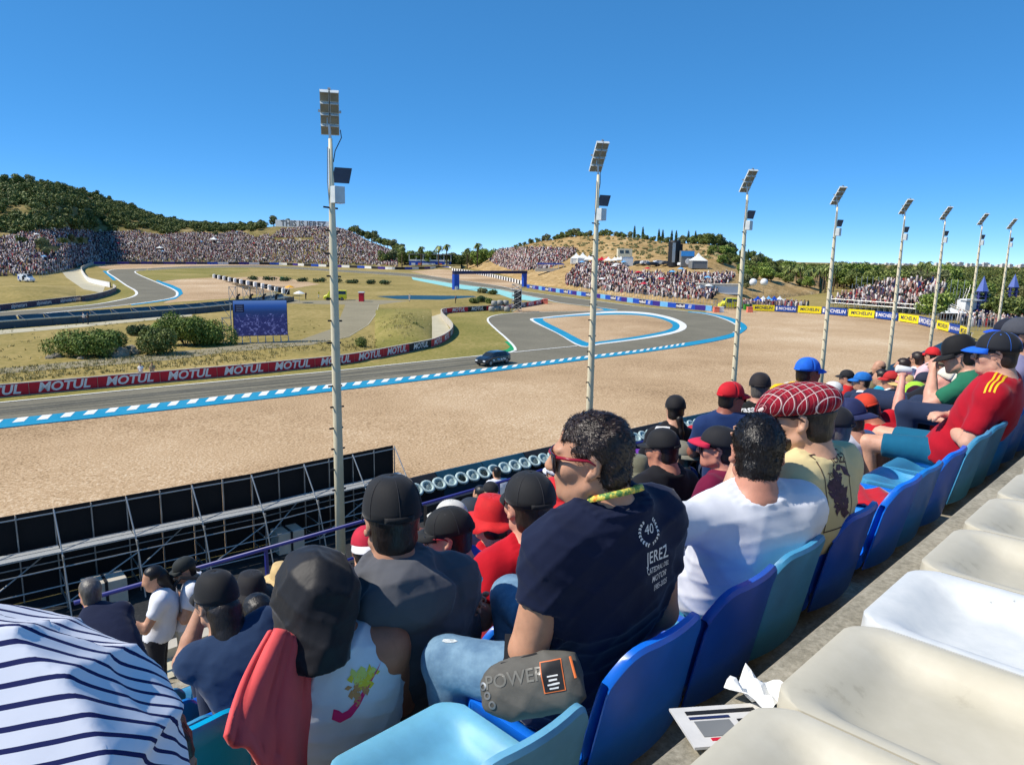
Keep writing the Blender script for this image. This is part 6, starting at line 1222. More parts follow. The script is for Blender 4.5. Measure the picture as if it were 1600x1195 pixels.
gc = person('person in a grey cap and lilac shirt behind the red jersey', (1592, 527), 1, t=.98, yaw=.2, shirt='lilac', sc=(130, 128, 160), style='crop', dz=.1); cap(gc['root'], gc['H'], (70, 72, 80))
bq = person('person in a black and blue cap right behind the red jersey cap', (1574, 522), 2, t=1.3, yaw=.4, shirt='black', sc=(26, 28, 34), style='crop', dz=.3); cap(bq['root'], bq['H'], (24, 28, 44), brim=(30, 80, 200))

for (px, py, r_, t_, yw, cap_, shc, lab) in [(1216, 648, 3, 2.6, .3, (40, 40, 46), (90, 96, 110), 'person in a dark cap and grey shirt just left of the plaid cap'), (1100, 672, 4, 3.4, .2, (170, 30, 44), (40, 44, 60), 'person in a crimson cap left of the red visor man'), (1166, 668, 4, 3.3, -.3, (30, 60, 120), (200, 200, 204), 'person in a blue cap and pale shirt behind the white T-shirt man'), (1300, 612, 4, 3.4, .4, (220, 220, 216), (60, 30, 40), 'person in a white cap and maroon shirt beyond cap 93'), (1322, 590, 5, 4.3, .2, (30, 30, 34), (190, 40, 40), 'person in a black cap and red shirt near the yellow shirt'), (1392, 594, 4, 3.2, .5, (190, 40, 40), (230, 228, 224), 'person in a red cap and white shirt beyond the maroon hoodie'), (1444, 598, 3, 2.5, .4, (36, 40, 60), (150, 30, 40), 'person in a navy cap and dark red shirt beside the lime cap'), (1470, 572, 3, 2.5, .3, (120, 110, 90), (70, 74, 80), 'person in an olive cap and grey shirt behind the raised can'), (1232, 612, 5, 4.0, -.2, (200, 200, 196), (40, 90, 130), 'person in a pale cap and blue shirt left of the yellow shirt'), (905, 765, 4, 3.5, .2, (34, 34, 38), (60, 66, 76), 'person in a black cap hidden behind the navy man neck'), (650, 858, 4, 3.2, .3, (110, 60, 44), (120, 124, 130), 'person in a brown cap between the hooded man and the violet shirt'), (462, 890, 6, 5.1, .3, (60, 62, 66), (170, 170, 172), 'person in a grey cap near the rail left of the hooded man')]:
    q_ = person(lab, (px, py), r_, t=t_, yaw=yw, style='crop', shirt='extra_%d' % px, sc=shc, dz=.12 if px > 1000 else 0., skin=(200, 148, 122)); cap(q_['root'], q_['H'], cap_)

# ------------------------------------------------------------------ what they wear and carry
M_print = mat('print_white', srgb(226, 226, 224), .7, vary=.04); M_printk = mat('print_black', srgb(30, 24, 26), .7); M_printg = mat('print_green', srgb(20, 120, 90), .7); M_printb = mat('print_brown', srgb(74, 48, 44), .7, vary=.3, scale=40)
def ring_poly(r0, r1, a0, a1, n=14):
    t = np.linspace(a0, a1, n); vs = [np.array((math.cos(a) * r, math.sin(a) * r, 0)) for a in t for r in (r0, r1)]; return vs, [(2 * i, 2 * i + 1, 2 * i + 3, 2 * i + 2) for i in range(n - 1)]
def laurel(R_):
    vs, fs = [], []
    for s in (-1, 1):
        for k in range(9):
            a = math.pi * .5 + s * (.55 + k * .27); c = np.array((math.cos(a), math.sin(a), 0)) * R_
            for q in (-1, 1):
                d = a - s * (math.pi / 2 - q * .6); u = np.array((math.cos(d), math.sin(d), 0)) * -R_ * .26; w = np.array((-u[1], u[0], 0)) * .32; b = len(vs); vs += [c, c + u * .5 + w, c + u, c + u * .5 - w]; fs.append((b, b + 1, b + 2, b + 3))
    return vs, fs
ns = navy['shirt']
print_on(ns, 1014, 830, laurel(.031), 1, M_print); print_on(ns, 1014, 827, '40', .034, M_print, xs=.9)
for (py, tx, sz, kw) in ((867, 'JEREZ', .042, dict(bold=.012, xs=.72, spacing=1.08)), (886, 'CATEDRAL DEL', .0185, dict(bold=.01, xs=.72)), (899, 'MOTOR', .024, dict(bold=.01, xs=.75)), (912, '1985-2025', .021, dict(bold=.012, xs=.72))): print_on(ns, 1026 + (py - 865) * .1, py, tx, sz, M_print, **kw)
strands(navy, 9000, .010, M_hairs['brown'], 3); strands(tee, 8000, .010, M_hairs['black'], 4)
M_lany = mat('lanyard_print', srgb(210, 180, 40), .6, scale=55, ramp=((.3, srgb(226, 200, 60)), (.45, srgb(30, 130, 70)), (.55, srgb(232, 214, 90)), (.68, srgb(230, 120, 40))))
NN = navy['N']; A_ = navy['W'].M; mb = MB(); rows = []
for k in range(25):
    a = 2 * math.pi * k / 24; c = NN + A_[:, 0] * math.cos(a) * .079 + A_[:, 1] * (math.sin(a) * .074 + .008) + UPV * (.024 - .06 * (math.sin(a) * .5 + .3)); rows.append([c, c + UPV * .014 + (A_[:, 0] * math.cos(a) + A_[:, 1] * math.sin(a)) * -.006])
mb.grid(rows); o = mb.build('lanyard', M_lany, navy['root'], smooth=True); so = o.modifiers.new('thickness', 'SOLIDIFY'); so.thickness = .0025
print_on(tee['shirt'], 1230, 735, ([np.array(p + (0.,)) for p in ((-.018, -.003), (.018, -.003), (.018, .003), (-.018, .003))], [(0, 1, 2, 3)]), 1, M_printg); print_on(tee['shirt'], 1208, 737, ([np.array(p + (0.,)) for p in ((-.009, -.009), (.009, -.009), (.009, .009), (-.009, .009))], [(0, 1, 2, 3)]), 1, M_printg); print_on(tee['shirt'], 1232, 742, ([np.array(p + (0.,)) for p in ((-.016, -.0015), (.016, -.0015), (.016, .0015), (-.016, .0015))], [(0, 1, 2, 3)]), 1, M_printg)
print_on(redt['shirt'], 868, 868, 'DUCATI', .05, M_printk, bold=.015, shear=.15)
print_on(hat['shirt'], 1310, 716, 'JEREZ', .046, M_printb, xs=.75, bold=.008); print_on(hat['shirt'], 1301, 742, '2025', .026, M_printb, bold=.01)
rq = np.random.default_rng(4); vs, fs = [], []
for k in range(46):
    c = np.array((rq.normal() * .024, rq.normal() * .036, 0)); a = rq.random() * 6; b = len(vs); q = .006 + .012 * rq.random(); vs += [c + np.array((math.cos(a + i * 1.57 + rq.random() * .5), math.sin(a + i * 1.57), 0)) * q * (1 if i % 2 else 1.8) for i in range(4)]; fs.append((b, b + 1, b + 2, b + 3))
print_on(hat['shirt'], 1312, 775, (vs, fs), 1, mat('print_plum', srgb(66, 44, 62), .7, vary=.5, scale=60))
fr = []; fv = []
for (x0, y0, x1, y1) in ((-.07, -.16, .07, -.156), (-.07, .1, .07, .104), (-.072, -.16, -.068, .104), (.068, -.16, .072, .104)): b = len(fv); fv += [np.array(p + (0.,)) for p in ((x0, y0), (x1, y0), (x1, y1), (x0, y1))]; fr.append((b, b + 1, b + 2, b + 3))
print_on(hat['shirt'], 1310, 752, (fv, fr), 1, M_printb)
print_on(cap46, 336, 926, '46', .05, mat('print_lime', srgb(222, 226, 120), .7), bold=.03, shear=.25); print_on(cap93, 1310, 627, '93', .042, mat('print_rose', srgb(214, 80, 120), .7), bold=.02)
print_on(ka['shirt'], 1162, 640, 'Kawasaki', .075, M_print, bold=.02); vs, fs = ring_poly(.022, .034, 0, 2 * math.pi, 20); print_on(ka['shirt'], 1161, 627, (vs, fs), 1, M_print); print_on(br['shirt'], 1035, 670, ([np.array(p + (0.,)) for p in ((-.06, -.03), (.06, -.04), (.06, .03), (-.06, .02))], [(0, 1, 2, 3)]), 1, M_print)
# pink tick and splash of colour on the tank top
sw = [(-.075, -.012), (-.06, -.034), (-.03, -.036), (.0, -.022), (.10, .05), (.0, -.004), (-.03, -.014), (-.045, -.012), (-.05, .0), (-.06, .012)]
tt = tessellate_polygon([[Vector((*p, 0)) for p in sw]]); print_on(tank['shirt'], 556, 1092, ([np.array(p + (0.,)) for p in sw], [tuple(t) for t in tt]), 1, mat('print_pink', srgb(226, 40, 112), .7), tilt=.35)
for col_, cx, cy, nm in (((120, 214, 60), 566, 1046, 'lime'), ((232, 214, 60), 572, 1062, 'yellow'), ((206, 150, 96), 556, 1080, 'orange')):
    vs, fs = [], []
    for k in range(16): c = np.array((rq.normal() * .014, rq.normal() * .012, 0)); b = len(vs); vs += [c + np.array((math.cos(i * 1.57), math.sin(i * 1.57) * 1.4, 0)) * (.004 + .01 * rq.random()) for i in range(4)]; fs.append((b, b + 1, b + 2, b + 3))
    print_on(tank['shirt'], cx, cy, (vs, fs), 1, mat('print_' + nm, srgb(*col_), .7))
# shoulder stripes and collar of the red jersey
M_gold = mat('print_gold', srgb(236, 190, 30), .7); bj = bvh_of(red['shirt']); shp = red['W'](red['arms'][-1][0]); elb = red['W'](red['arms'][-1][1]); nk = red['N']; Xs = shp - nk; Xs[2] = 0; Xs /= np.linalg.norm(Xs); Ys = red['W'].M[:, 1]
for k in (-1, 0, 1):
    c = nk * .35 + shp * .65 + Ys * (k * .022); vs = [np.array((x, y, 0.)) for x in np.linspace(-.1, .13, 12) for y in (-.005, .005)]; fs = [(2 * i, 2 * i + 2, 2 * i + 3, 2 * i + 1) for i in range(11)]; decal(red['shirt'], bj, vs, fs, c, Xs, np.cross(UPV, Xs), M_gold, 'stripe', depth=.3)
wr_ = red['W'](red['arms'][-1][2]); el_ = red['W'](red['arms'][-1][1]); dd_ = (wr_ - el_) / np.linalg.norm(wr_ - el_); mb = MB(); mb.lathe([(.031, -.012), (.035, -.008), (.035, .008), (.031, .012)], wr_ - dd_ * .02, 16, Z=dd_); o = mb.build('watch', M_blk, red['root'], smooth=True)
# worn denim of the navy man
M_den = mat('worn_denim', srgb(104, 140, 168), .85, scale=9, detail=9, bump=.5, bscale=14, bdist=.012, ramp=((.25, srgb(66, 98, 130)), (.45, srgb(98, 132, 160)), (.62, srgb(126, 160, 184)), (.8, srgb(170, 194, 208)))); navy['pants'].data.materials[0] = M_den
kx = pix(ST(1.17, 1.43, -1.06)); rip = [(-.022, -.004), (-.01, -.009), (.012, -.006), (.022, .0), (.012, .007), (-.008, .006), (-.02, .004)]; tt = tessellate_polygon([[Vector((*p, 0)) for p in rip]]); print_on(navy['pants'], kx[0] + 4, kx[1] + 4, ([np.array(p + (0.,)) for p in rip], [tuple(t) for t in tt]), 1, mat('frayed_denim', srgb(206, 214, 216), .9, vary=.4, scale=90))
# plaid flat cap
M_plaid = banded('red_plaid', srgb(150, 26, 44), [((1, .3, 0), .03, .30, srgb(96, 20, 36)), ((-.3, 1, .25), .03, .30, srgb(112, 20, 38)), ((1, .3, 0), .03, .06, srgb(226, 206, 200)), ((-.3, 1, .25), .03, .06, srgb(226, 206, 200)), ((1, .3, 0), .015, .05, srgb(180, 120, 120))])
H = hat['H']; z0 = H.o; E_ = lambda c, r, t: ellip(H(c) - z0, r, H.M @ rotm(0, t)); pl = H.M[:, 2].astype(F32); bo_ = (H((0, 0, .022)) - z0).astype(F32); pn = (H.M @ np.array((0, .10, 1.))).astype(F32)
soft('flat_cap', [(E_((0, -.01, .058), (.098, .125, .066), -.12), .02, 1), (E_((0, .07, .052), (.092, .075, .042), -.25), .05, 1), (E_((0, .10, .034), (.072, .058, .014), -.3), .03, 1)], .006, M_plaid, hat['root'], lambda V: V + z0, lambda P, d: np.maximum(d, -((P - bo_) @ pn)))
# beard of the plaid cap man
bd = [(E_((0, .045, -.085), (.052, .046, .038), 0), .02, 1), (E_((0, .02, -.07), (.066, .045, .036), 0), .03, 1)]
soft('beard', bd, .006, M_hairs['brown'], hat['root'], lambda V: V + z0, lambda P, d: np.maximum(d, (P - (H((0, 0, -.062)) - z0).astype(F32)) @ pl))
# black cloth over the head of the person in the tank top
H = tank['H']; z1 = H.o; Rb = lambda c: H(c) - z1; wv = folds(.012, 9, 22.); cut = (H((0, 0, -.165)) - z1).astype(F32)
soft('head_cloth', [(ellip(Rb((0, -.015, .03)), (.1, .125, .108), H.M), .02, 1), (rcone(Rb((-.0, -.06, .0)), Rb((-.045, -.10, -.2)), .1, .085), .05, 1), (rcone(Rb((-.03, .0, -.03)), Rb((-.085, -.06, -.21)), .085, .06), .05, 1)], .009, cloth('black_nylon', (34, 34, 37), .5, .5), tank['root'], lambda V: V + z1, lambda P, d: np.maximum(np.maximum(d - wv(P), -((P - cut) @ H.M[:, 2].astype(F32))), (P @ H.M[:, 1].astype(F32)) - .075))
# coral jacket hung over her left shoulder and the seat
M_coral = cloth('coral', (236, 92, 92), .8, .5); top = [(418, 985, 1.62), (445, 985, 1.60), (470, 1000, 1.60), (484, 1030, 1.62)]; bot = [(350, 1150, 1.44), (395, 1185, 1.44), (435, 1215, 1.46), (478, 1230, 1.5)]; rows = []
for i in range(22):
    v = i / 21; r_ = []
    for j in range(20):
        u = j / 19 * 3; k = min(int(u), 2); f_ = u - k; a = np.array(top[k]) * (1 - f_) + np.array(top[k + 1]) * f_; b = np.array(bot[k]) * (1 - f_) + np.array(bot[k + 1]) * f_; q = a * (1 - v) + b * v; q[0] += 10 * math.sin(v * 3) * -(1 - u / 3); tq_ = q[2] + .035 * mnoise.noise(Vector((u * 1.6, v * 1.2, 3))) * (.5 + v) + .012 * mnoise.noise(Vector((u * 5, v * 1.5 + u, 7))); s__, z__ = at_t(q[0], q[1] + (8 * math.sin(u * 6) if v > .9 else 0), tq_); r_.append(ST(s__, tq_, z__))
    rows.append(r_)
mb = MB(); mb.grid(rows); o = mb.build('jacket', M_coral, smooth=True); so = o.modifiers.new('thickness', 'SOLIDIFY'); so.thickness = .012; props(o, 'coral pink jacket draped beside the white tank top over a turquoise seat', 'jacket')
# hair
long_hair(w46, [(0, -.07, -.02), (0, -.1, -.14), (.0, -.09, -.27), (.02, -.08, -.36)], [.075, .07, .055, .02]); long_hair(wk1, [(0, -.05, 0), (.01, -.09, -.15), (.02, -.1, -.34)], [.085, .075, .03], vox=.02); long_hair(br, [(.03, -.09, -.06), (.05, -.1, -.18), (.07, -.09, -.32)], [.035, .025, .014], 'braid', .015)
# backpack of the walking man
bw = wk2['W']; soft('backpack', [(ellip((0, -.2, .42), (.15, .09, .22)), .02, 1)], .02, M_blk, wk2['root'], bw)
for s_i in (-1, 1): mb = MB(); mb.tube([bw(p) for p in ((s_i * .1, -.13, .6), (s_i * .11, .02, .63), (s_i * .12, .13, .5), (s_i * .14, .1, .3))], .02, 6); mb.build('backpack_strap', M_blk, wk2['root'])
# grey sling bag on the navy man's lap
M_bag = mat('bag_canvas', srgb(92, 90, 84), .75, vary=.1, scale=30, bump=.2, bscale=200, bdist=.002); pa = ST(*(lambda s_, z_: (s_, 1.08, z_))(*at_t(752, 1085, 1.08))); pb = ST(*(lambda s_, z_: (s_, .90, z_))(*at_t(915, 1056, .90))); bx_ = pb - pa; Lb = np.linalg.norm(bx_); bx_ /= Lb; mid = (pa + pb) / 2
bag = thing('sling_bag', 'grey sling bag with eyelets and an orange bordered tag on the navy man lap', 'bag', mid); toc = EYE - mid; nz_ = toc - bx_ * (toc @ bx_); nz_ /= np.linalg.norm(nz_); by_ = np.cross(nz_, bx_); Mb = np.stack([bx_, by_, nz_], 1).astype(F32); hwb = np.array((Lb / 2, .068, .045), F32); wvb = folds(.004, 8, 30.)
def bagf(P):
    q = P @ Mb; q = q * np.array((1, 1, 1), F32); tw = 1 - .25 * np.clip(-q[:, 0] / hwb[0], 0, 1) ** 2; k = (np.abs(q[:, 0] / hwb[0]) ** 4 + np.abs(q[:, 1] / (hwb[1] * tw)) ** 3.2 + np.abs(q[:, 2] / hwb[2]) ** 2.6) ** .3; return (k - 1) * .045 - wvb(P)
bagf.bb = (np.full(3, -.22), np.full(3, .22)); bb_ = soft('bag_body', [(bagf, 0, 1)], .0055, M_bag, bag, lambda V: V + mid); bvb = bvh_of(bb_)
rect = lambda w, h: ([np.array((x, y, 0.)) for x, y in ((-w, -h), (w, -h), (w, h), (-w, h))], [(0, 1, 2, 3)])
M_org = mat('orange_trim', srgb(232, 120, 60), .6); upx = by_ if by_[2] > 0 else -by_; rx = np.cross(upx, nz_)
for w_, h_, m_, of_ in ((.024, .032, M_org, .002), (.0215, .0295, M_blk, .003)): decal(bb_, bvb, *rect(w_, h_), mid + bx_ * .055 + upx * .012, rx, upx, m_, 'tag', of_, .2)
for k in range(4): vs, fs = rect((.012, .009, .013, .010)[k], .0016); decal(bb_, bvb, vs, fs, mid + bx_ * .055 + upx * (.012 - .008 * k), rx, upx, M_print, 'tag_line', .0038, .2)
vs, fs = text_mesh('POWER', .04, bold=.01); decal(bb_, bvb, vs, fs, mid - bx_ * .03 + upx * .02, -rx if rx @ bx_ < 0 else rx, upx, mat('emboss_grey', srgb(120, 118, 110), .3), 'lettering', .0015, .2)
for k in range(3): vs, fs = ring_poly(.0045, .0085, 0, 6.283, 16); decal(bb_, bvb, vs, fs, mid - bx_ * (.105 - .008 * k) + upx * (.016 - .02 * k), rx, upx, M_steel, 'eyelet', .002, .2, .02)
mb = MB(); mb.tube([mid + bx_ * .09 + upx * .05 + nz_ * .02, mid + bx_ * .02 + upx * .062 + nz_ * .02, mid - bx_ * .06 + upx * .055 + nz_ * .02], .004, 6); mb.build('zip', M_blk, bag); mb = MB(); mb.tube([mid + bx_ * .1 + upx * .045 + nz_ * .035, mid + bx_ * .105 + upx * .0 + nz_ * .042], .003, 6); mb.build('zip_pull', M_org, bag)
mb = MB(); kn = ST(1.2, 1.36, -1.02); mb.beam(mid - bx_ * .05 + upx * .05, mid - bx_ * .05 + upx * .12 - nz_ * .06, .02, .004); mb.build('strap', M_blk, bag)
# cup, can, newspaper, tissue and a red cloth
def held(P, side): w = P['W'](P['arms'][side][2]); e = P['W'](P['arms'][side][1]); d = (w - e) / np.linalg.norm(w - e); return w + d * .085, d
c, d = held(redt, -1); c = c + UPV * .03; t = thing('paper_cup', 'dark printed drink cup held by the man in the red T-shirt', 'cup', c - UPV * .06); mb = MB(); mb.lathe([(.028, -.06), (.034, .05), (.036, .052)], c, 20); mb.build('cup_body', mat('cup_print', srgb(40, 60, 80), .4, scale=30, ramp=((.35, srgb(20, 26, 40)), (.5, srgb(60, 110, 150)), (.62, srgb(200, 206, 206)))), t, smooth=True); mb = MB(); mb.lathe([(.037, .05), (.038, .056), (.034, .057), (.033, .04)], c, 20); mb.build('rim', M_wht, t, smooth=True)
c, d = held(dr, -1); t = thing('drink_can', 'white drink can held to the mouth by the man in the cream cap', 'can', c); X3 = SV; mb = MB(); mb.lathe([(.025, -.062), (.033, -.055), (.033, .05), (.026, .062)], c, 16, Z=dr['H'].d((.3, -1, .25))); mb.build('can_body', M_wht, t, smooth=True); mb = MB(); mb.lathe([(.0, .0625), (.024, .063), (.026, .06)], c, 16, Z=dr['H'].d((.3, -1, .25))); mb.build('lid', M_steel, t)
def lev(px, py, z):
    d = sight(px, py); return EYE + d * (z / d[2])
zt = tread_z(1); npw = thing('newspaper', 'folded newspaper lying on the step by the nearest white seat', 'newspaper', lev(1140, 1132, -.87)); npx = SV * .6 + TV * .8
cn = lev(1140, 1132, -.862)
mb = MB(); mb.box(cn, (.19, .13, .005), SV * .8 - TV * .6, UPV + TV * .12); mb.build('paper', mat('newsprint', srgb(206, 204, 200), .85, vary=.06, scale=30), npw)
Xn = SV * .8 - TV * .6; Xn /= np.linalg.norm(Xn); Zn = UPV + TV * .12; Zn = Zn - Xn * (Zn @ Xn); Zn /= np.linalg.norm(Zn); Yn = np.cross(Zn, Xn)
for (x, y, w, h, m_) in ((0, .042, .14, .012, M_blk), (-.03, .024, .08, .008, M_ydark), (-.03, -.012, .07, .05, M_grey), (.045, -.012, .05, .05, M_blk), (-.03, -.046, .05, .008, M_red)): mb = MB(); mb.box(cn + Xn * x + Yn * y + Zn * .003, (w, h, .002), Xn, Zn); mb.build('printed_block', m_, npw)
ct = lev(1183, 1088, -.86); rows = []
for i in range(9): rows.append([ct + SV * ((i / 8 - .5) * .085) + TV * ((j / 8 - .5) * .1) + UPV * (.012 + .014 * math.sin(i * .8 + j * .5) * math.sin(j * .6) + .01 * math.sin(i * 1.1 - j * .9)) for j in range(9)])
mb = MB(); mb.grid(rows); o = mb.build('crumpled_tissue', M_wht, smooth=False); so = o.modifiers.new('thickness', 'SOLIDIFY'); so.thickness = .002; props(o, 'crumpled white paper tissue beside the newspaper on the step', 'tissue')
s_r, z_r = at_t(1492, 716, 1.0); cr = ST(3.72, 1.14, tread_z(1) + .1); rows = [[cr + SV * ((i / 9 - .5) * .3) + TV * ((j / 9 - .5) * .3) + UPV * (.01 + .016 * math.sin(i * 1.1 + j * .8) ** 2 + .012 * math.sin(j * 1.7 - i)) for j in range(10)] for i in range(10)]
mb = MB(); mb.grid(rows); o = mb.build('folded_cloth', cloth('red_check', (190, 30, 44)), smooth=True); so = o.modifiers.new('thickness', 'SOLIDIFY'); so.thickness = .01; props(o, 'crumpled red cloth left on an empty blue seat', 'cloth')
# ------------------------------------------------------------------ vehicles
M_carblk = mat('car_black', (.012, .016, .022), .2, vary=.2, coat=.6, spec=.5); M_vanw = mat('van_white', srgb(222, 224, 224), .35, vary=.04, coat=.3); M_amb = mat('ambulance_yellow', srgb(226, 222, 40), .4, vary=.06, coat=.2); M_lamp = mat('headlight', srgb(226, 230, 232), .15, vary=.05); M_rim = mat('wheel_rim', srgb(120, 122, 126), .3, metal=.7)
def vehicle(name, label, cat, c, fwd, st_, m, glass, wheels, wr, group=None, marks=None):
    """stations: (x along, half width, sill z, waist z, roof z, roof half width)"""
    t = thing(name, label, cat, c, group); F_ = np.array(fwd, float); F_[2] = 0; F_ /= np.linalg.norm(F_); L_ = np.array((-F_[1], F_[0], 0)); P = lambda x, y, z: c + F_ * x + L_ * y + UPV * z; mb = MB(); rows = []
    for x, w, z0, z1, z2, w2 in st_: rows.append([P(x, y, z) for y, z in ((-w * .9, z0), (-w, z0 + .15), (-w, z1), (-w2, z2 - .05), (-w2 * .85, z2), (w2 * .85, z2), (w2, z2 - .05), (w, z1), (w, z0 + .15), (w * .9, z0), (-w * .9, z0))])
    mb.grid(rows); n = len(st_); mb.f += [tuple(range(10))[::-1], tuple((n - 1) * 11 + k for k in range(10))]; mb.build('body', m, t, smooth=False)
    for s in (-1, 1):
        for (i0, i1, a, b) in glass.get('side', []):
            x0, w0, _, z1, z2, q0 = st_[i0]; x1, w1, _, y1, y2, q1 = st_[i1]; mb = MB(); f = lambda k, u: P(st_[k][0] + (.08 if k == i0 else -.08), s * (st_[k][1] + (st_[k][5] - st_[k][1]) * u + .012), st_[k][3] + (st_[k][4] - .05 - st_[k][3]) * u); mb.add([f(i0, a), f(i1, a), f(i1, b), f(i0, b)], [(0, 1, 2, 3)]); mb.build('window', M_glass, t)
    for (i0, i1) in glass.get('ends', []):
        a, b = st_[i0], st_[i1]; mb = MB(); g = lambda k, s, e: P(st_[k][0] + e, s * st_[k][5] * .84, st_[k][4] + .012); sgn = .03 if b[0] > a[0] else -.03; mb.add([g(i0, -1, sgn), g(i0, 1, sgn), g(i1, 1, -sgn), g(i1, -1, -sgn)], [(0, 1, 2, 3)]); mb.build('windscreen', M_glass, t)
    for x in wheels:
        for s in (-1, 1):
            w = st_[2][1]; q = P(x, s * (w - .1), wr); mb = MB(); mb.lathe([(wr * .6, -.11), (wr, -.1), (wr, .1), (wr * .6, .11)], q, 16, Z=L_); wh = mb.build('wheel', M_tyre, t); mb = MB(); mb.lathe([(0, .02), (wr * .6, 0), (wr * .62, -.04)], q + L_ * s * .115, 14, Z=L_ * s); mb.build('rim', M_rim, wh)
    x, w, z0, z1, z2, w2 = st_[-1]
    for s in (-1, 1): mb = MB(); mb.box(P(x + .01, s * w * .72, z1 - .08), (.05, .3, .14), F_); mb.build('headlight', M_lamp, t)
    if marks:
        for (x, z, w_, h_, mm) in marks: 
            for s in (-1, 1): mb = MB(); mb.box(P(x, s * (st_[2][1] + .012), z), (w_, .012, h_), F_ + UPV * .25); mb.build('decal', mm, t)
    return t, P
hatch = [(-2.2, .72, .35, .85, .95, .6), (-2.05, .84, .28, .95, 1.15, .62), (-1.5, .9, .24, .95, 1.36, .62), (-.2, .91, .22, .93, 1.42, .62), (.55, .91, .22, .92, 1.34, .6), (1.15, .9, .22, .9, .98, .66), (1.75, .87, .24, .78, .86, .66), (2.1, .76, .3, .66, .72, .62)]
c_ = (G(768, 573) + G(772, 566)) / 2 + UPV * .05; fd = G(745, 577) - G(795, 568)
vehicle('safety_car', 'dark sports car with white markings driving on the near track', 'car', c_, fd, hatch, M_carblk, dict(side=[(2, 3, .12, .95), (3, 4, .12, .95)], ends=[(5, 4), (1, 2)]), (-1.35, 1.4), .34, marks=[(-.9, .62, .5, .1, M_ltr), (-.4, .6, .3, .16, M_ltr), (.1, .64, .45, .1, M_lblue), (.9, .62, .3, .12, M_ltr)])
van = [(-2.6, .9, .35, 1.2, 2.2, .82), (-2.55, .95, .32, 1.2, 2.3, .85), (-.2, .97, .3, 1.2, 2.35, .86), (1.2, .97, .3, 1.2, 2.3, .84), (1.75, .96, .3, 1.15, 1.35, .84), (2.45, .9, .32, .85, 1.05, .78), (2.6, .8, .38, .7, .85, .7)]
p = G(42, 440.5); vehicle('panel_van', 'white panel van with its side door open on the far left grass', 'van', p, (1, -.35, 0), van, M_vanw, dict(side=[(2, 3, .15, .9)], ends=[(4, 3)]), (-1.6, 1.6), .36, marks=[(-.1, 1.2, 1.0, 1.2, M_blk), (-2.1, 1.3, .5, .8, M_blub)])
p = G(524, 469); vehicle('rescue_van', 'yellow rescue vehicle parked in the infield behind the tall pole', 'van', p, (-1, -.15, 0), van, M_amb, dict(side=[(2, 3, .1, .95), (1, 2, .2, .9)], ends=[(4, 3)]), (-1.6, 1.6), .36)
p = G(1140, 481.5); vehicle('ambulance', 'yellow ambulance parked at the end of the blue boards', 'ambulance', p, (-1, -.1, 0), van, M_amb, dict(side=[(2, 3, .1, .95), (1, 2, .3, .8)], ends=[(4, 3)]), (-1.6, 1.6), .36, marks=[(-1.2, 1.1, 1.6, .15, M_red)])
def on_hill(Hh, px, py):
    g = Hh.g.reshape(-1, 3); q = np.array([pix(x) for x in g]); k = np.argsort(np.abs(q - (px, py)).sum(1))[:4]; w = 1 / (np.abs(q[k] - (px, py)).sum(1) + .5); return (g[k] * w[:, None]).sum(0) / w.sum()
for i, (px, py, m_, w_) in enumerate([(1000, 414, M_carblk, 'dark'), (1009, 414, M_vanw, 'pale'), (1018, 414.5, M_carblk, 'black'), (1030, 413.5, M_vanw, 'white'), (1042, 414.5, M_grey, 'grey'), (1054, 415, M_carblk, 'second dark'), (1066, 415.5, M_vanw, 'second white')]):
    vehicle('parked_car', w_ + ' car parked on the shelf of the rocky hill', 'car', on_hill(HR, px, py) + UPV * .1, (1, .1 * i, 0), hatch, m_, dict(side=[(2, 3, .12, .95), (3, 4, .12, .95)], ends=[(5, 4), (1, 2)]), (-1.35, 1.4), .34, 'cars on the hill shelf')
# ------------------------------------------------------------------ infield bushes, rocks and low shrubs
M_rk = mat('rock', srgb(150, 140, 120), .9, vary=.3, scale=2, bump=.5, bscale=6, bdist=.1)
def bush(px, py, w, h, n, size, m_, label, seed, d=0.8, cat='bush'):
    p = G(px, py); r_ = np.random.default_rng(seed); lob = []
    for k in range(9): a = r_.random() * 6.28; q = r_.random() ** .5; lob.append((p[0] + math.cos(a) * q * w * .62, p[1] + math.sin(a) * q * w * .62 * d, p[2] + h * r_.uniform(.25, .62), w * r_.uniform(.3, .5), w * r_.uniform(.3, .5) * d, h * r_.uniform(.3, .42)))
    t = thing('bush', label, cat, p); v, f = leaves(n, lob, size, r_, shell=.8); npmesh('foliage', v, f, m_, t)
    mb = MB()
    for l_ in lob[:6]: mb.tube([p - (0, 0, .1), (p + np.array(l_[:3])) / 2, l_[:3]], [.07, .05, .02], 5)
    mb.build('stems', M_bark, t)
bush(135, 557, 4.4, 3.2, 9000, .13, M_lf[1], 'broad rounded green bush at the left of the infield group', 1)
bush(172, 552, 2.4, 2.9, 4500, .13, M_lf[0], 'darker green bush joined to the broad left bush', 2)
bush(250, 553, 2.9, 3.3, 6000, .13, M_lf[0], 'dark round green bush in the middle of the infield group', 3)
bush(290, 540, 3.6, 4.0, 7000, .14, M_lf[1], 'tall light green bush behind the round one', 4); bush(330, 538, 3.2, 3.6, 6000, .14, M_lf[1], 'light green feathery bush beside the video screen', 5); bush(262, 530, 2.6, 3., 4500, .14, M_lf[1], 'pale green bush at the back of the infield group', 6); bush(222, 524, 2., 1.6, 2500, .13, M_lf[2], 'small dark hedge bush behind the infield group', 7)
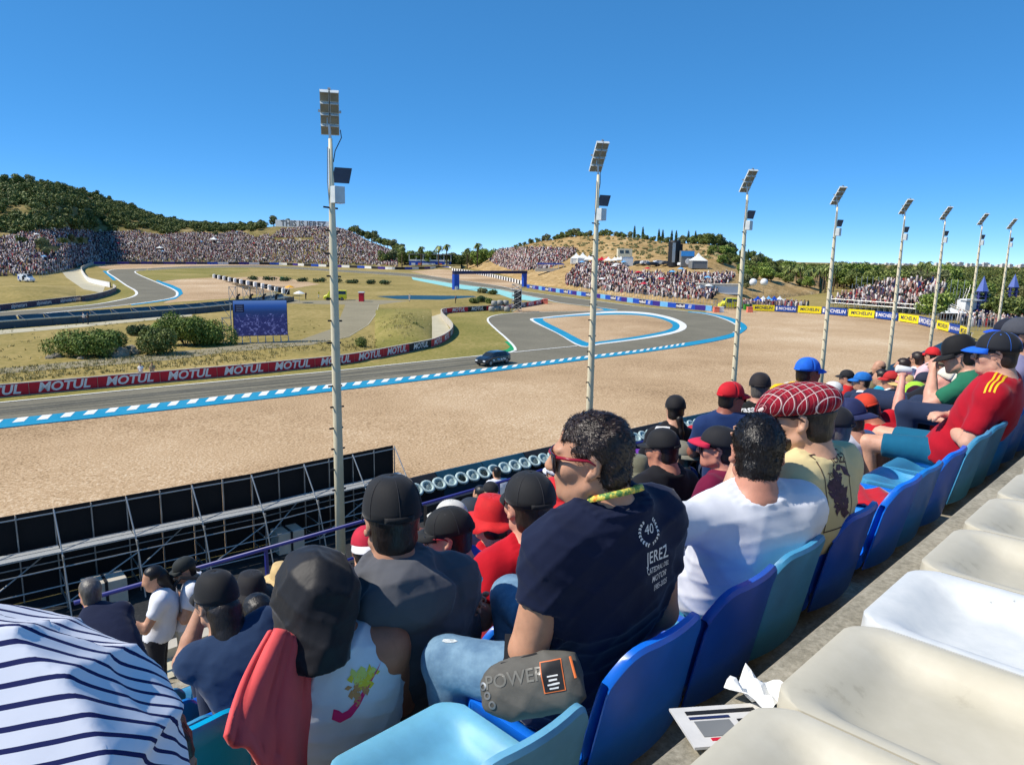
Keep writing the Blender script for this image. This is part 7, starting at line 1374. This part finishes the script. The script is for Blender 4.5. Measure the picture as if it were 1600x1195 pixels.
for i, (px, py, w, h) in enumerate([(566, 542, 1.2, 1.4), (634, 515, 1.1, 1.3), (648, 517, 1.1, 1.4), (656, 520, 1.0, 1.2), (632, 527, .5, .5), (648, 501, .9, 1.), (742, 474, 1.6, 1.5), (753, 472, 1.6, 1.6), (765, 474, 1.3, 1.4), (754, 458, 2.0, 1.6), (768, 460, 2.0, 1.5)]):
    bush(px, py, w, h, 1300, .1 if i < 6 else .16, M_lf[(0, 4, 0, 2)[i % 4]], ['lone bush just above the red wall', 'left bush on the grassy mound', 'middle bush on the grassy mound', 'right bush on the grassy mound', 'tiny shrub below the mound bushes', 'bush at the top of the grassy mound', 'left shrub by the stacked bales', 'middle shrub by the stacked bales', 'right shrub by the stacked bales', 'dark dome shaped bush left of the run off', 'dark dome shaped bush right of its twin'][i], 40 + i)
for i in range(9):
    px = 395 + i * 26; bush(px, 437.5 + i * .9, 2.6, 1.6, 500, .25, M_lf[2], ['dark low hedge %s in the far infield' % w for w in ('first from the left', 'second from the left', 'third from the left', 'behind the green kiosk', 'left of the tall pole', 'behind the tall pole', 'right of the tall pole', 'second from the right', 'at the right end')][i], 70 + i, cat='hedge')
for i, (px, py, q) in enumerate([(186, 556, 1.1), (203, 548, .7), (90, 558, .5), (78, 560, .4), (210, 553, .6), (126, 561, .3)]):
    bm = bmesh.new(); bmesh.ops.create_icosphere(bm, subdivisions=3, radius=1); p = G(px, py)
    for v in bm.verts: k = 1 + .3 * mnoise.noise(v.co * 1.3 + Vector((i * 3, 0, 0))) + .12 * mnoise.noise(v.co * 4); v.co = Vector((v.co.x * q * 1.2 * k + p[0], v.co.y * q * k + p[1], v.co.z * q * .7 * k + p[2] + q * .25))
    mb = MB(); mb.v = [tuple(v.co) for v in bm.verts]; mb.n = len(mb.v); mb.f = [tuple(v.index for v in f.verts) for f in bm.faces]; bm.free(); props(mb.build('boulder', M_rk), ['large boulder between the two bush groups', 'pale rock right of the large boulder', 'flat rock at the foot of the left bush', 'small flat rock left of the bush', 'rock against the dark round bush', 'small rock below the broad bush'][i], 'rock')
# grassy mound behind the red wall and rough banks
def mound(px0, px1, y0, y1, h, name, m_, n=26):
    rows = []
    for i in range(n):
        r = []
        for j in range(n):
            u, v = i / (n - 1), j / (n - 1); p = G(px0[0] + (px1[0] - px0[0]) * u + (px0[1] - px0[0]) * 0, y0 + (y1 - y0) * v); k = math.sin(math.pi * u) ** .8 * math.sin(math.pi * v) ** .8; p[2] += h * k * (1 + .3 * mnoise.noise(Vector(p * .25))) - .05 * (k < .01); r.append(p)
        rows.append(r)
    mb = MB(); mb.grid(rows); return struct(mb.build(name, m_, smooth=True))
mound((585, 0), (676, 0), 482, 546, 1.3, 'grassy_bank', M_green); mound((430, 0), (600, 0), 548, 566, .35, 'grassy_bank', M_dry); mound((-60, 0), (120, 0), 446, 474, 1.4, 'grassy_bank', M_dry)
# tufts on the verge and the bank behind the wall
V, Fv, nb = [], [], 0
for k in range(3300):
    px = rgw.uniform(-20, 640); py = 598 - px * .0885 - rgw.random() * 22
    if k > 2600: px, py = (630 + 15 * rgw.normal(), 514 + 10 * rgw.normal()) if k % 3 == 0 else (rgw.uniform(-20, 560), rgw.uniform(500, 575))
    if k < 2600 and k % 2: continue
    if k > 2600 and k % 3 and inpoly(np.array([[px, py]]), [(-60, 604), (-60, 568), (150, 556), (262, 547), (360, 537), (470, 527), (521, 508), (535, 470), (600, 470), (590, 500), (545, 532), (486, 543), (360, 554), (150, 577)])[0]: continue
    p = G(px, py); p[2] += 1.25 * math.sin(math.pi * np.clip((px - 585) / 91, 0, 1)) ** .8 * math.sin(math.pi * np.clip((py - 482) / 64, 0, 1)) ** .8 if k > 2600 and k % 3 == 0 else 0; n_ = 5; a = rgw.random(n_) * 6.28; s = .12 + .2 * rgw.random(n_); q = p + rgw.normal(size=(n_, 3)) * np.array((.12, .12, 0)); q[:, 2] = p[2]
    v = np.stack([q - np.c_[np.cos(a), np.sin(a), 0 * a] * .05, q + np.c_[np.cos(a), np.sin(a), 0 * a] * .05, q + np.c_[rgw.normal(size=n_) * .1, rgw.normal(size=n_) * .1, s]], 1).reshape(-1, 3); V.append(v); Fv.append(np.arange(len(v)).reshape(-1, 3) + nb); nb += len(v)
props(npmesh('dry_tufts', np.concatenate(V), np.concatenate(Fv), leaf_mat('tuft', srgb(140, 134, 72), srgb(176, 160, 98), srgb(206, 190, 136))), 'dry grass tufts on the bank behind the red wall', 'grass', kind='stuff')
# ------------------------------------------------------------------ small buildings, tents, huts
M_tent = mat('tent_canvas', srgb(232, 232, 226), .7, vary=.05)
def tent(p, w, h, label, m_=M_tent, wall=None, group=None):
    t = thing('tent', label, 'tent', p, group); mb = MB(); a = [p + np.array((x * w / 2, y * w / 2, h * .5)) for x, y in ((-1, -1), (1, -1), (1, 1), (-1, 1))]; m1 = [p + np.array((x * w * .14, y * w * .14, h * .78)) for x, y in ((-1, -1), (1, -1), (1, 1), (-1, 1))]; mb.add(a + m1 + [p + (0, 0, h)], [(0, 1, 5, 4), (1, 2, 6, 5), (2, 3, 7, 6), (3, 0, 4, 7), (4, 5, 8), (5, 6, 8), (6, 7, 8), (7, 4, 8)]); mb.build('roof', m_, t)
    for x, y in ((-1, -1), (1, -1), (1, 1), (-1, 1)): q = p + np.array((x * w * .48, y * w * .48, 0)); mb = MB(); mb.tube([q, q + UPV * h * .5], .06, 5); mb.build('pole', M_steel, t)
    if wall: mb = MB(); mb.box(p + UPV * h * .25, (w * .94, w * .94, h * .48)); mb.build('wall', wall, t)
    return t
for i, (px, py) in enumerate([(903, 412), (910, 412), (918, 412.5), (925, 412.5)]): tent(on_hill(HR, px, py), 4.2 - .4 * (i > 1), 4.4 - .9 * (i > 1), ['tallest white pointed tent on the hill shelf, left', 'white pointed tent beside the tallest one', 'low white tent, third of the row', 'low white tent beside the second floodlight pole'][i], wall=M_tent if i < 2 else None, group='tents on the hill')
for i in range(7): tent(on_hill(HR, 934 + i * 6.2, 413), 3.6, 2.9, ['coral', 'red', 'coral', 'cream', 'cream', 'white', 'white'][i] + ' canopy number %s of the stall row on the hill' % ('one', 'two', 'three', 'four', 'five', 'six', 'seven')[i], (M_pink, M_red, M_pink, M_tent, M_tent, M_wht, M_wht)[i], group='stall canopies')
tent(on_hill(HR, 1093, 419), 5, 5, 'grey and white tent right of the blue hospitality cube', wall=M_grey)
p = on_hill(HR, 982, 414); t = thing('control_cabin', 'cream control cabin with windows on top of a white base', 'building', p); mb = MB(); mb.box(p + UPV * 1.6, (3.6, 3, 3.2)); mb.build('base', M_wht, t); mb = MB(); mb.box(p + UPV * 4.6 - (1.2, 0, 0), (5., 3.2, 2.8)); mb.build('cabin', mat('cream_render', srgb(226, 214, 180), .8), t)
for k in range(2): mb = MB(); mb.box(p + np.array((-2.4 + 1.9 * k, -1.62, 4.9)), (1.3, .06, 1.)); mb.build('window', M_glass, t)
p = on_hill(HR, 1054, 416.5); t = thing('black_tower', 'tall black cylindrical tower display on the hill', 'tower', p); mb = MB(); mb.lathe([(2., 0), (2., 8.), (1.7, 8.6)], p + UPV * 0, 20); mb.build('cylinder', M_blk, t, smooth=False); mb = MB(); mb.box(p + np.array((-.6, -2.0, 4.6)), (1.0, .1, 6.4)); mb.build('silver_strip', M_steel, t); mb = MB(); mb.box(p + np.array((1.9, -.4, 3.8)), (1.0, 2., 7.4)); mb.build('side_panel', M_blk, t)
p = on_hill(HR, 1074, 417); t = thing('hospitality_cube', 'blue and white branded hospitality cube on the hill', 'building', p); mb = MB(); mb.box(p + UPV * 2.6, (4.2, 3, 5.2)); mb.build('wall', M_grey, t); mb = MB(); mb.box(p + np.array((-.1, -1.6, 4.2)), (4.3, .2, 1.6)); mb.build('fascia', mat('sky_fascia', srgb(60, 150, 220), .5), t); mb = MB(); mb.lathe([(0, 0), (1., .02), (1.05, -.1)], p + np.array((.3, -1.62, 1.7)), 16, Z=(0, -1, 0)); mb.build('disc', M_wht, t)
p = on_hill(HR, 862, 425); t = thing('canopy_terrace', 'terrace with a dark blue canopy below the upper crowd', 'pavilion', p); mb = MB(); mb.box(p + UPV * 2.9, (11, 4, .5), taper=.86); mb.build('canopy', mat('navy_canopy', srgb(30, 56, 130), .6), t); mb = MB(); mb.box(p + UPV * .5, (12, 4, 1.2)); mb.build('deck', M_conw, t)
for k in range(6): mb = MB(); mb.box(p + np.array((-5 + 2 * k, -1.8, 1.6)), (.15, .15, 2.4)); mb.build('post', M_wht, t)
p = G(565, 471); t = thing('red_booth', 'small red booth standing in the infield', 'booth', p); mb = MB(); mb.box(p + UPV * 1., (1.1, 1.1, 2.)); mb.build('walls', M_red, t); mb = MB(); mb.box(p + UPV * 2.1, (1.3, 1.3, .25)); mb.build('roof', M_wht, t)
p = G(107.5, 420); t = thing('red_booth', 'tiny red booth beside the pale paving far left', 'booth', p); mb = MB(); mb.box(p + UPV * 1., (1.4, 1.4, 2.)); mb.build('walls', M_red, t); mb = MB(); mb.box(p + UPV * 2.1, (1.6, 1.6, .2)); mb.build('roof', M_wht, t)
for i, (px, py) in enumerate([(453, 456), (468, 467)]):
    p = G(px, py + 6); t = thing('parasol', ['yellow parasol with people behind the video screen', 'pale parasol near the tyre blocks'][i], 'parasol', p); mb = MB(); mb.lathe([(1.3, 2.0), (.7, 2.35), (0, 2.6)], p, 10); mb.build('canopy', (mat('amber_canvas', srgb(236, 170, 40), .7), M_tent)[i], t); mb = MB(); mb.tube([p, p + UPV * 2.5], .03, 5); mb.build('pole', M_steel, t)
# right hand side: kiosk with arched roof, spire, tents, fence, cones
p = G(1530, 497); t = thing('arched_kiosk', 'white kiosk with a dark arched opening and sign board on its roof', 'kiosk', p); w = 6.4
mb = MB(); mb.box(p + UPV * 1.8 + (0, 1.5, 0), (w, 3, 3.6)); mb.build('wall', M_wht, t); rows = [[p + np.array((math.cos(a) * 2.3, -.1 - .04, math.sin(a) * 1.9 + .2)) * 1. if k else p + np.array((0, -.14, .2)) for a in np.linspace(0, math.pi, 16)] for k in (0, 1)]; mb = MB(); mb.grid(rows); mb.build('arch_opening', M_blk, t); mb = MB(); mb.box(p + np.array((1., -.3, .9)), (2.2, .3, 1.5)); mb.build('counter', M_purp, t); mb = MB(); mb.box(p + UPV * 4.3 + (0.6, 1.2, 0), (4.2, .3, 1.3)); mb.build('sign_board', mat('sage_board', srgb(150, 170, 150), .7), t); mb = MB(); mb.box(p + UPV * 3.75 + (0, .6, 0), (w + .6, 2.4, .3)); mb.build('roof', M_wht, t)
for i, (px, py, dep, h) in enumerate([(1537, 437, 150, 7.), (1585, 433, 175, 4.)]):
    p = spot(px, dep); z = D(px, py, dep)[2]; t = thing('spire', ['blue spire on a lattice turret above the white kiosk', 'small blue pyramid roof above the trees at the right edge'][i], 'spire', p); M_sp = mat('spire_blue', srgb(84, 106, 176), .6); top = z + 1.; mb = MB(); mb.lathe([(1.25, -2.4), (0, .8)], np.array((p[0], p[1], z)), 6); mb.build('roof', M_sp, t); mb = MB()
    for q in range(4): a = q * math.pi / 2 + .4; d_ = np.array((math.cos(a), math.sin(a), 0)) * .9; mb.beam(p + d_, np.array((p[0], p[1], z - 2.4)) + d_, .25)
    for q in range(5): mb.box(np.array((p[0], p[1], z - 2.6 - q * .9)), (1.9, 1.9, .12))
    mb.build('turret', mat('turret_blue', srgb(66, 70, 130), .7), t)
tent(G(1478, 499), 5.5, 2.9, 'white pointed tent below the steel grandstand stairs', group='tents right'); tent(G(1440, 486) + (0, 6, 0), 4.4, 3.2, 'white tent roof beside the grandstand stairs', group='tents right')
for i in range(5): tent(G(1206 + i * 9, 483) + (0, 10, 0), 2.4, 2.5, ['blue', 'white', 'pale blue', 'blue', 'white'][i] + ' parasol tent %s in the cluster left of the grandstand' % ('one', 'two', 'three', 'four', 'five')[i], (M_blub, M_wht, M_lblue, M_blub, M_wht)[i], group='parasol tents')
p = G(1180, 484) + np.array((0, 30, 2)); t = thing('long_shed', 'long low white shed behind the ambulance', 'building', p); mb = MB(); mb.box(p + UPV * 1.2, (11, 4, 2.4)); mb.build('wall', M_wht, t); mb = MB(); mb.box(p + UPV * 2.55, (11.5, 4.6, .3)); mb.build('roof', M_conw, t)
for i, px in enumerate((1177, 1194)): p = D(px, 441, 190); mb = MB(); q = 1.0; mb.lathe([(q * math.sin(a), -q * math.cos(a)) for a in np.linspace(0, math.pi, 9)], p, 14); t = thing('globe_balloon', ['left white globe above the long shed', 'right white globe above the long shed'][i], 'balloon', np.array((p[0], p[1], gz(p[1])))); mb.build('globe', M_wht, t, smooth=True); mb = MB(); mb.tube([(p[0], p[1], gz(p[1])), p], .03, 4); mb.build('tether', M_grey, t)
def fence(px0, px1, n, h, label):
    a, b = G(*px0), G(*px1); t = thing('wire_fence', label, 'fence', (a + b) / 2)
    for k in range(n + 1): q = a + (b - a) * k / n; q[2] = gz(q[1]); mb = MB(); mb.tube([q, q + UPV * h], .04, 5); mb.build('post', M_steel, t)
    for z in (.1, .35, .65, 1.): mb = MB(); mb.tube([a + UPV * h * z, b + UPV * h * z], .018, 4); mb.build('wire', M_steel, t)
fence((1450, 512), (1640, 524), 40, 2.6, 'tall wire fence in front of the crowd at the right edge'); fence((1115, 484), (1250, 484), 30, 2.0, 'wire fence behind the first yellow boards'); fence((905, 461), (1120, 484), 50, 2.2, 'wire fence between the blue boards and the right crowd'); fence((62, 436), (112, 421), 14, 5., 'tall mesh fence beside the white van'); fence((150, 412), (430, 413.2), 50, 3.2, 'long catch fence below the far left crowd')
q0 = []
for k in range(260): px_ = 1468 + 140 * rgw.random(); q_ = G(px_, 494 + (6 if px_ < 1500 else 14) * rgw.random() + (px_ - 1468) * .05); q0.append(q_)
crowd('crowd', 'standing crowd behind the wire fence at the right edge', np.array(q0), seed=21, sit=False)
q0 = []
for k in range(150): q_ = G(1165 + 110 * rgw.random(), 484) + np.array((0, 3 + 9 * rgw.random(), 0)); q_[2] = gz(q_[1]); q0.append(q_)
crowd('crowd', 'loose crowd between the ambulance and the steel grandstand', np.array(q0), seed=22, sit=False)
for i, (px, py, m_, w_) in enumerate([(1119, 488, M_pink, 'coral'), (1126, 488, M_wht, 'white'), (1166, 484, mat('bin_green', srgb(60, 150, 40), .6), 'green'), (1171, 488, M_pink, 'orange'), (852, 475, M_pink, 'pink'), (441, 438, mat('kiosk_green', srgb(20, 130, 90), .6), 'green kiosk')]):
    p = G(px, py); mb = MB(); mb.box(p + UPV * .55, (1.2, 1., 1.1), taper=.92); mb.box(p + UPV * 1.14, (1.25, 1.05, .1)); props(mb.build('marker_box', m_, bevel=.04), w_ + ' box ' + ['at the end of the blue boards', 'beside the coral one', 'next to the first yellow board', 'at the foot of the first yellow board', 'on the point of the run off', 'in the far infield hedge'][i], 'box')
# umbrellas and tents among the far crowds
umb_m = [M_tent, M_tent, M_lblue, M_tent, M_red, M_tent]; mb = MB(); mb.lathe([(1.15, 1.75), (.6, 2.05), (0, 2.25)], (0, 0, 0), 8)
for i in range(58):
    Hh, v0, v1, poly = ((HL, 0, 2.2, polyL), (HL, 0, 3.6, polyC), (HR, 0, 2., polyR2), (HL, 0, 2.2, polyL))[i % 4]; q = Hh.sample(60, v0, v1, poly)
    if not len(q): continue
    p = q[0]; t = thing('umbrella', 'open umbrella among the %s' % ('left terrace crowd', 'rounded hill crowd', 'right slope crowd', 'left terrace crowd')[i % 4], 'umbrella', p, 'umbrellas in the ' + ('left terrace crowd', 'rounded hill crowd', 'right slope crowd', 'left terrace crowd')[i % 4]); mb = MB(); mb.lathe([(1.15, 1.75), (.6, 2.05), (0, 2.25)], p, 8); mb.build('canopy', umb_m[i % 6], t); mb = MB(); mb.tube([p, p + UPV * 2.2], .03, 4); mb.build('stick', M_grey, t)
tent(HL.sample(3000, 0, 2.2, [(325, 378), (340, 378), (340, 388), (325, 388)])[0], 5., 4.2, 'white pointed tent amid the left crowd'); tent(HL.sample(3000, 0, 2.2, [(243, 386), (256, 386), (256, 392), (243, 392)])[0], 4., 3., 'small white tent low in the left crowd')
# a few people out on the infield
for (px, py, dep, lab, sc_, pn, ty_) in [(131, 506, 0, 'person in white walking beside the teal barrier', WHITE, (60, 60, 70), 1.2), (138, 507, 0, 'person in dark clothes walking beside the teal barrier', (50, 56, 60), (40, 50, 60), 1.0), (640, 471, 0, 'person in white standing near the blue run off', WHITE, (210, 205, 195), .3), (712, 474, 0, 'person in dark clothes standing right of the blue run off', (30, 40, 70), (30, 32, 40), .6), (221, 597.5, 0, 'person in white with a dark vest looking over the red wall', WHITE, (40, 40, 44), 2.5), (239, 596, 0, 'person in a khaki shirt looking over the red wall', (150, 132, 100), (90, 80, 60), 2.6), (498, 466, 0, 'marshal in yellow near the tyre blocks', (230, 216, 60), (226, 220, 200), .5), (478, 468, 0, 'person in dark clothes under the yellow parasol', (34, 36, 44), (40, 40, 48), .4)]:
    g = G(px, py); hs, ht, hz_ = float((g - EYE) @ SV), float((g - EYE) @ TV), float(g[2] - CZ + 1.62); person(lab, ('st', hs, ht, hz_), 9, standing=True, vox=.05, ty=ty_, shirt='far_%d' % (px % 97), sc=sc_, pants=pn, hip_st=(hs, ht, hz_ - .72))
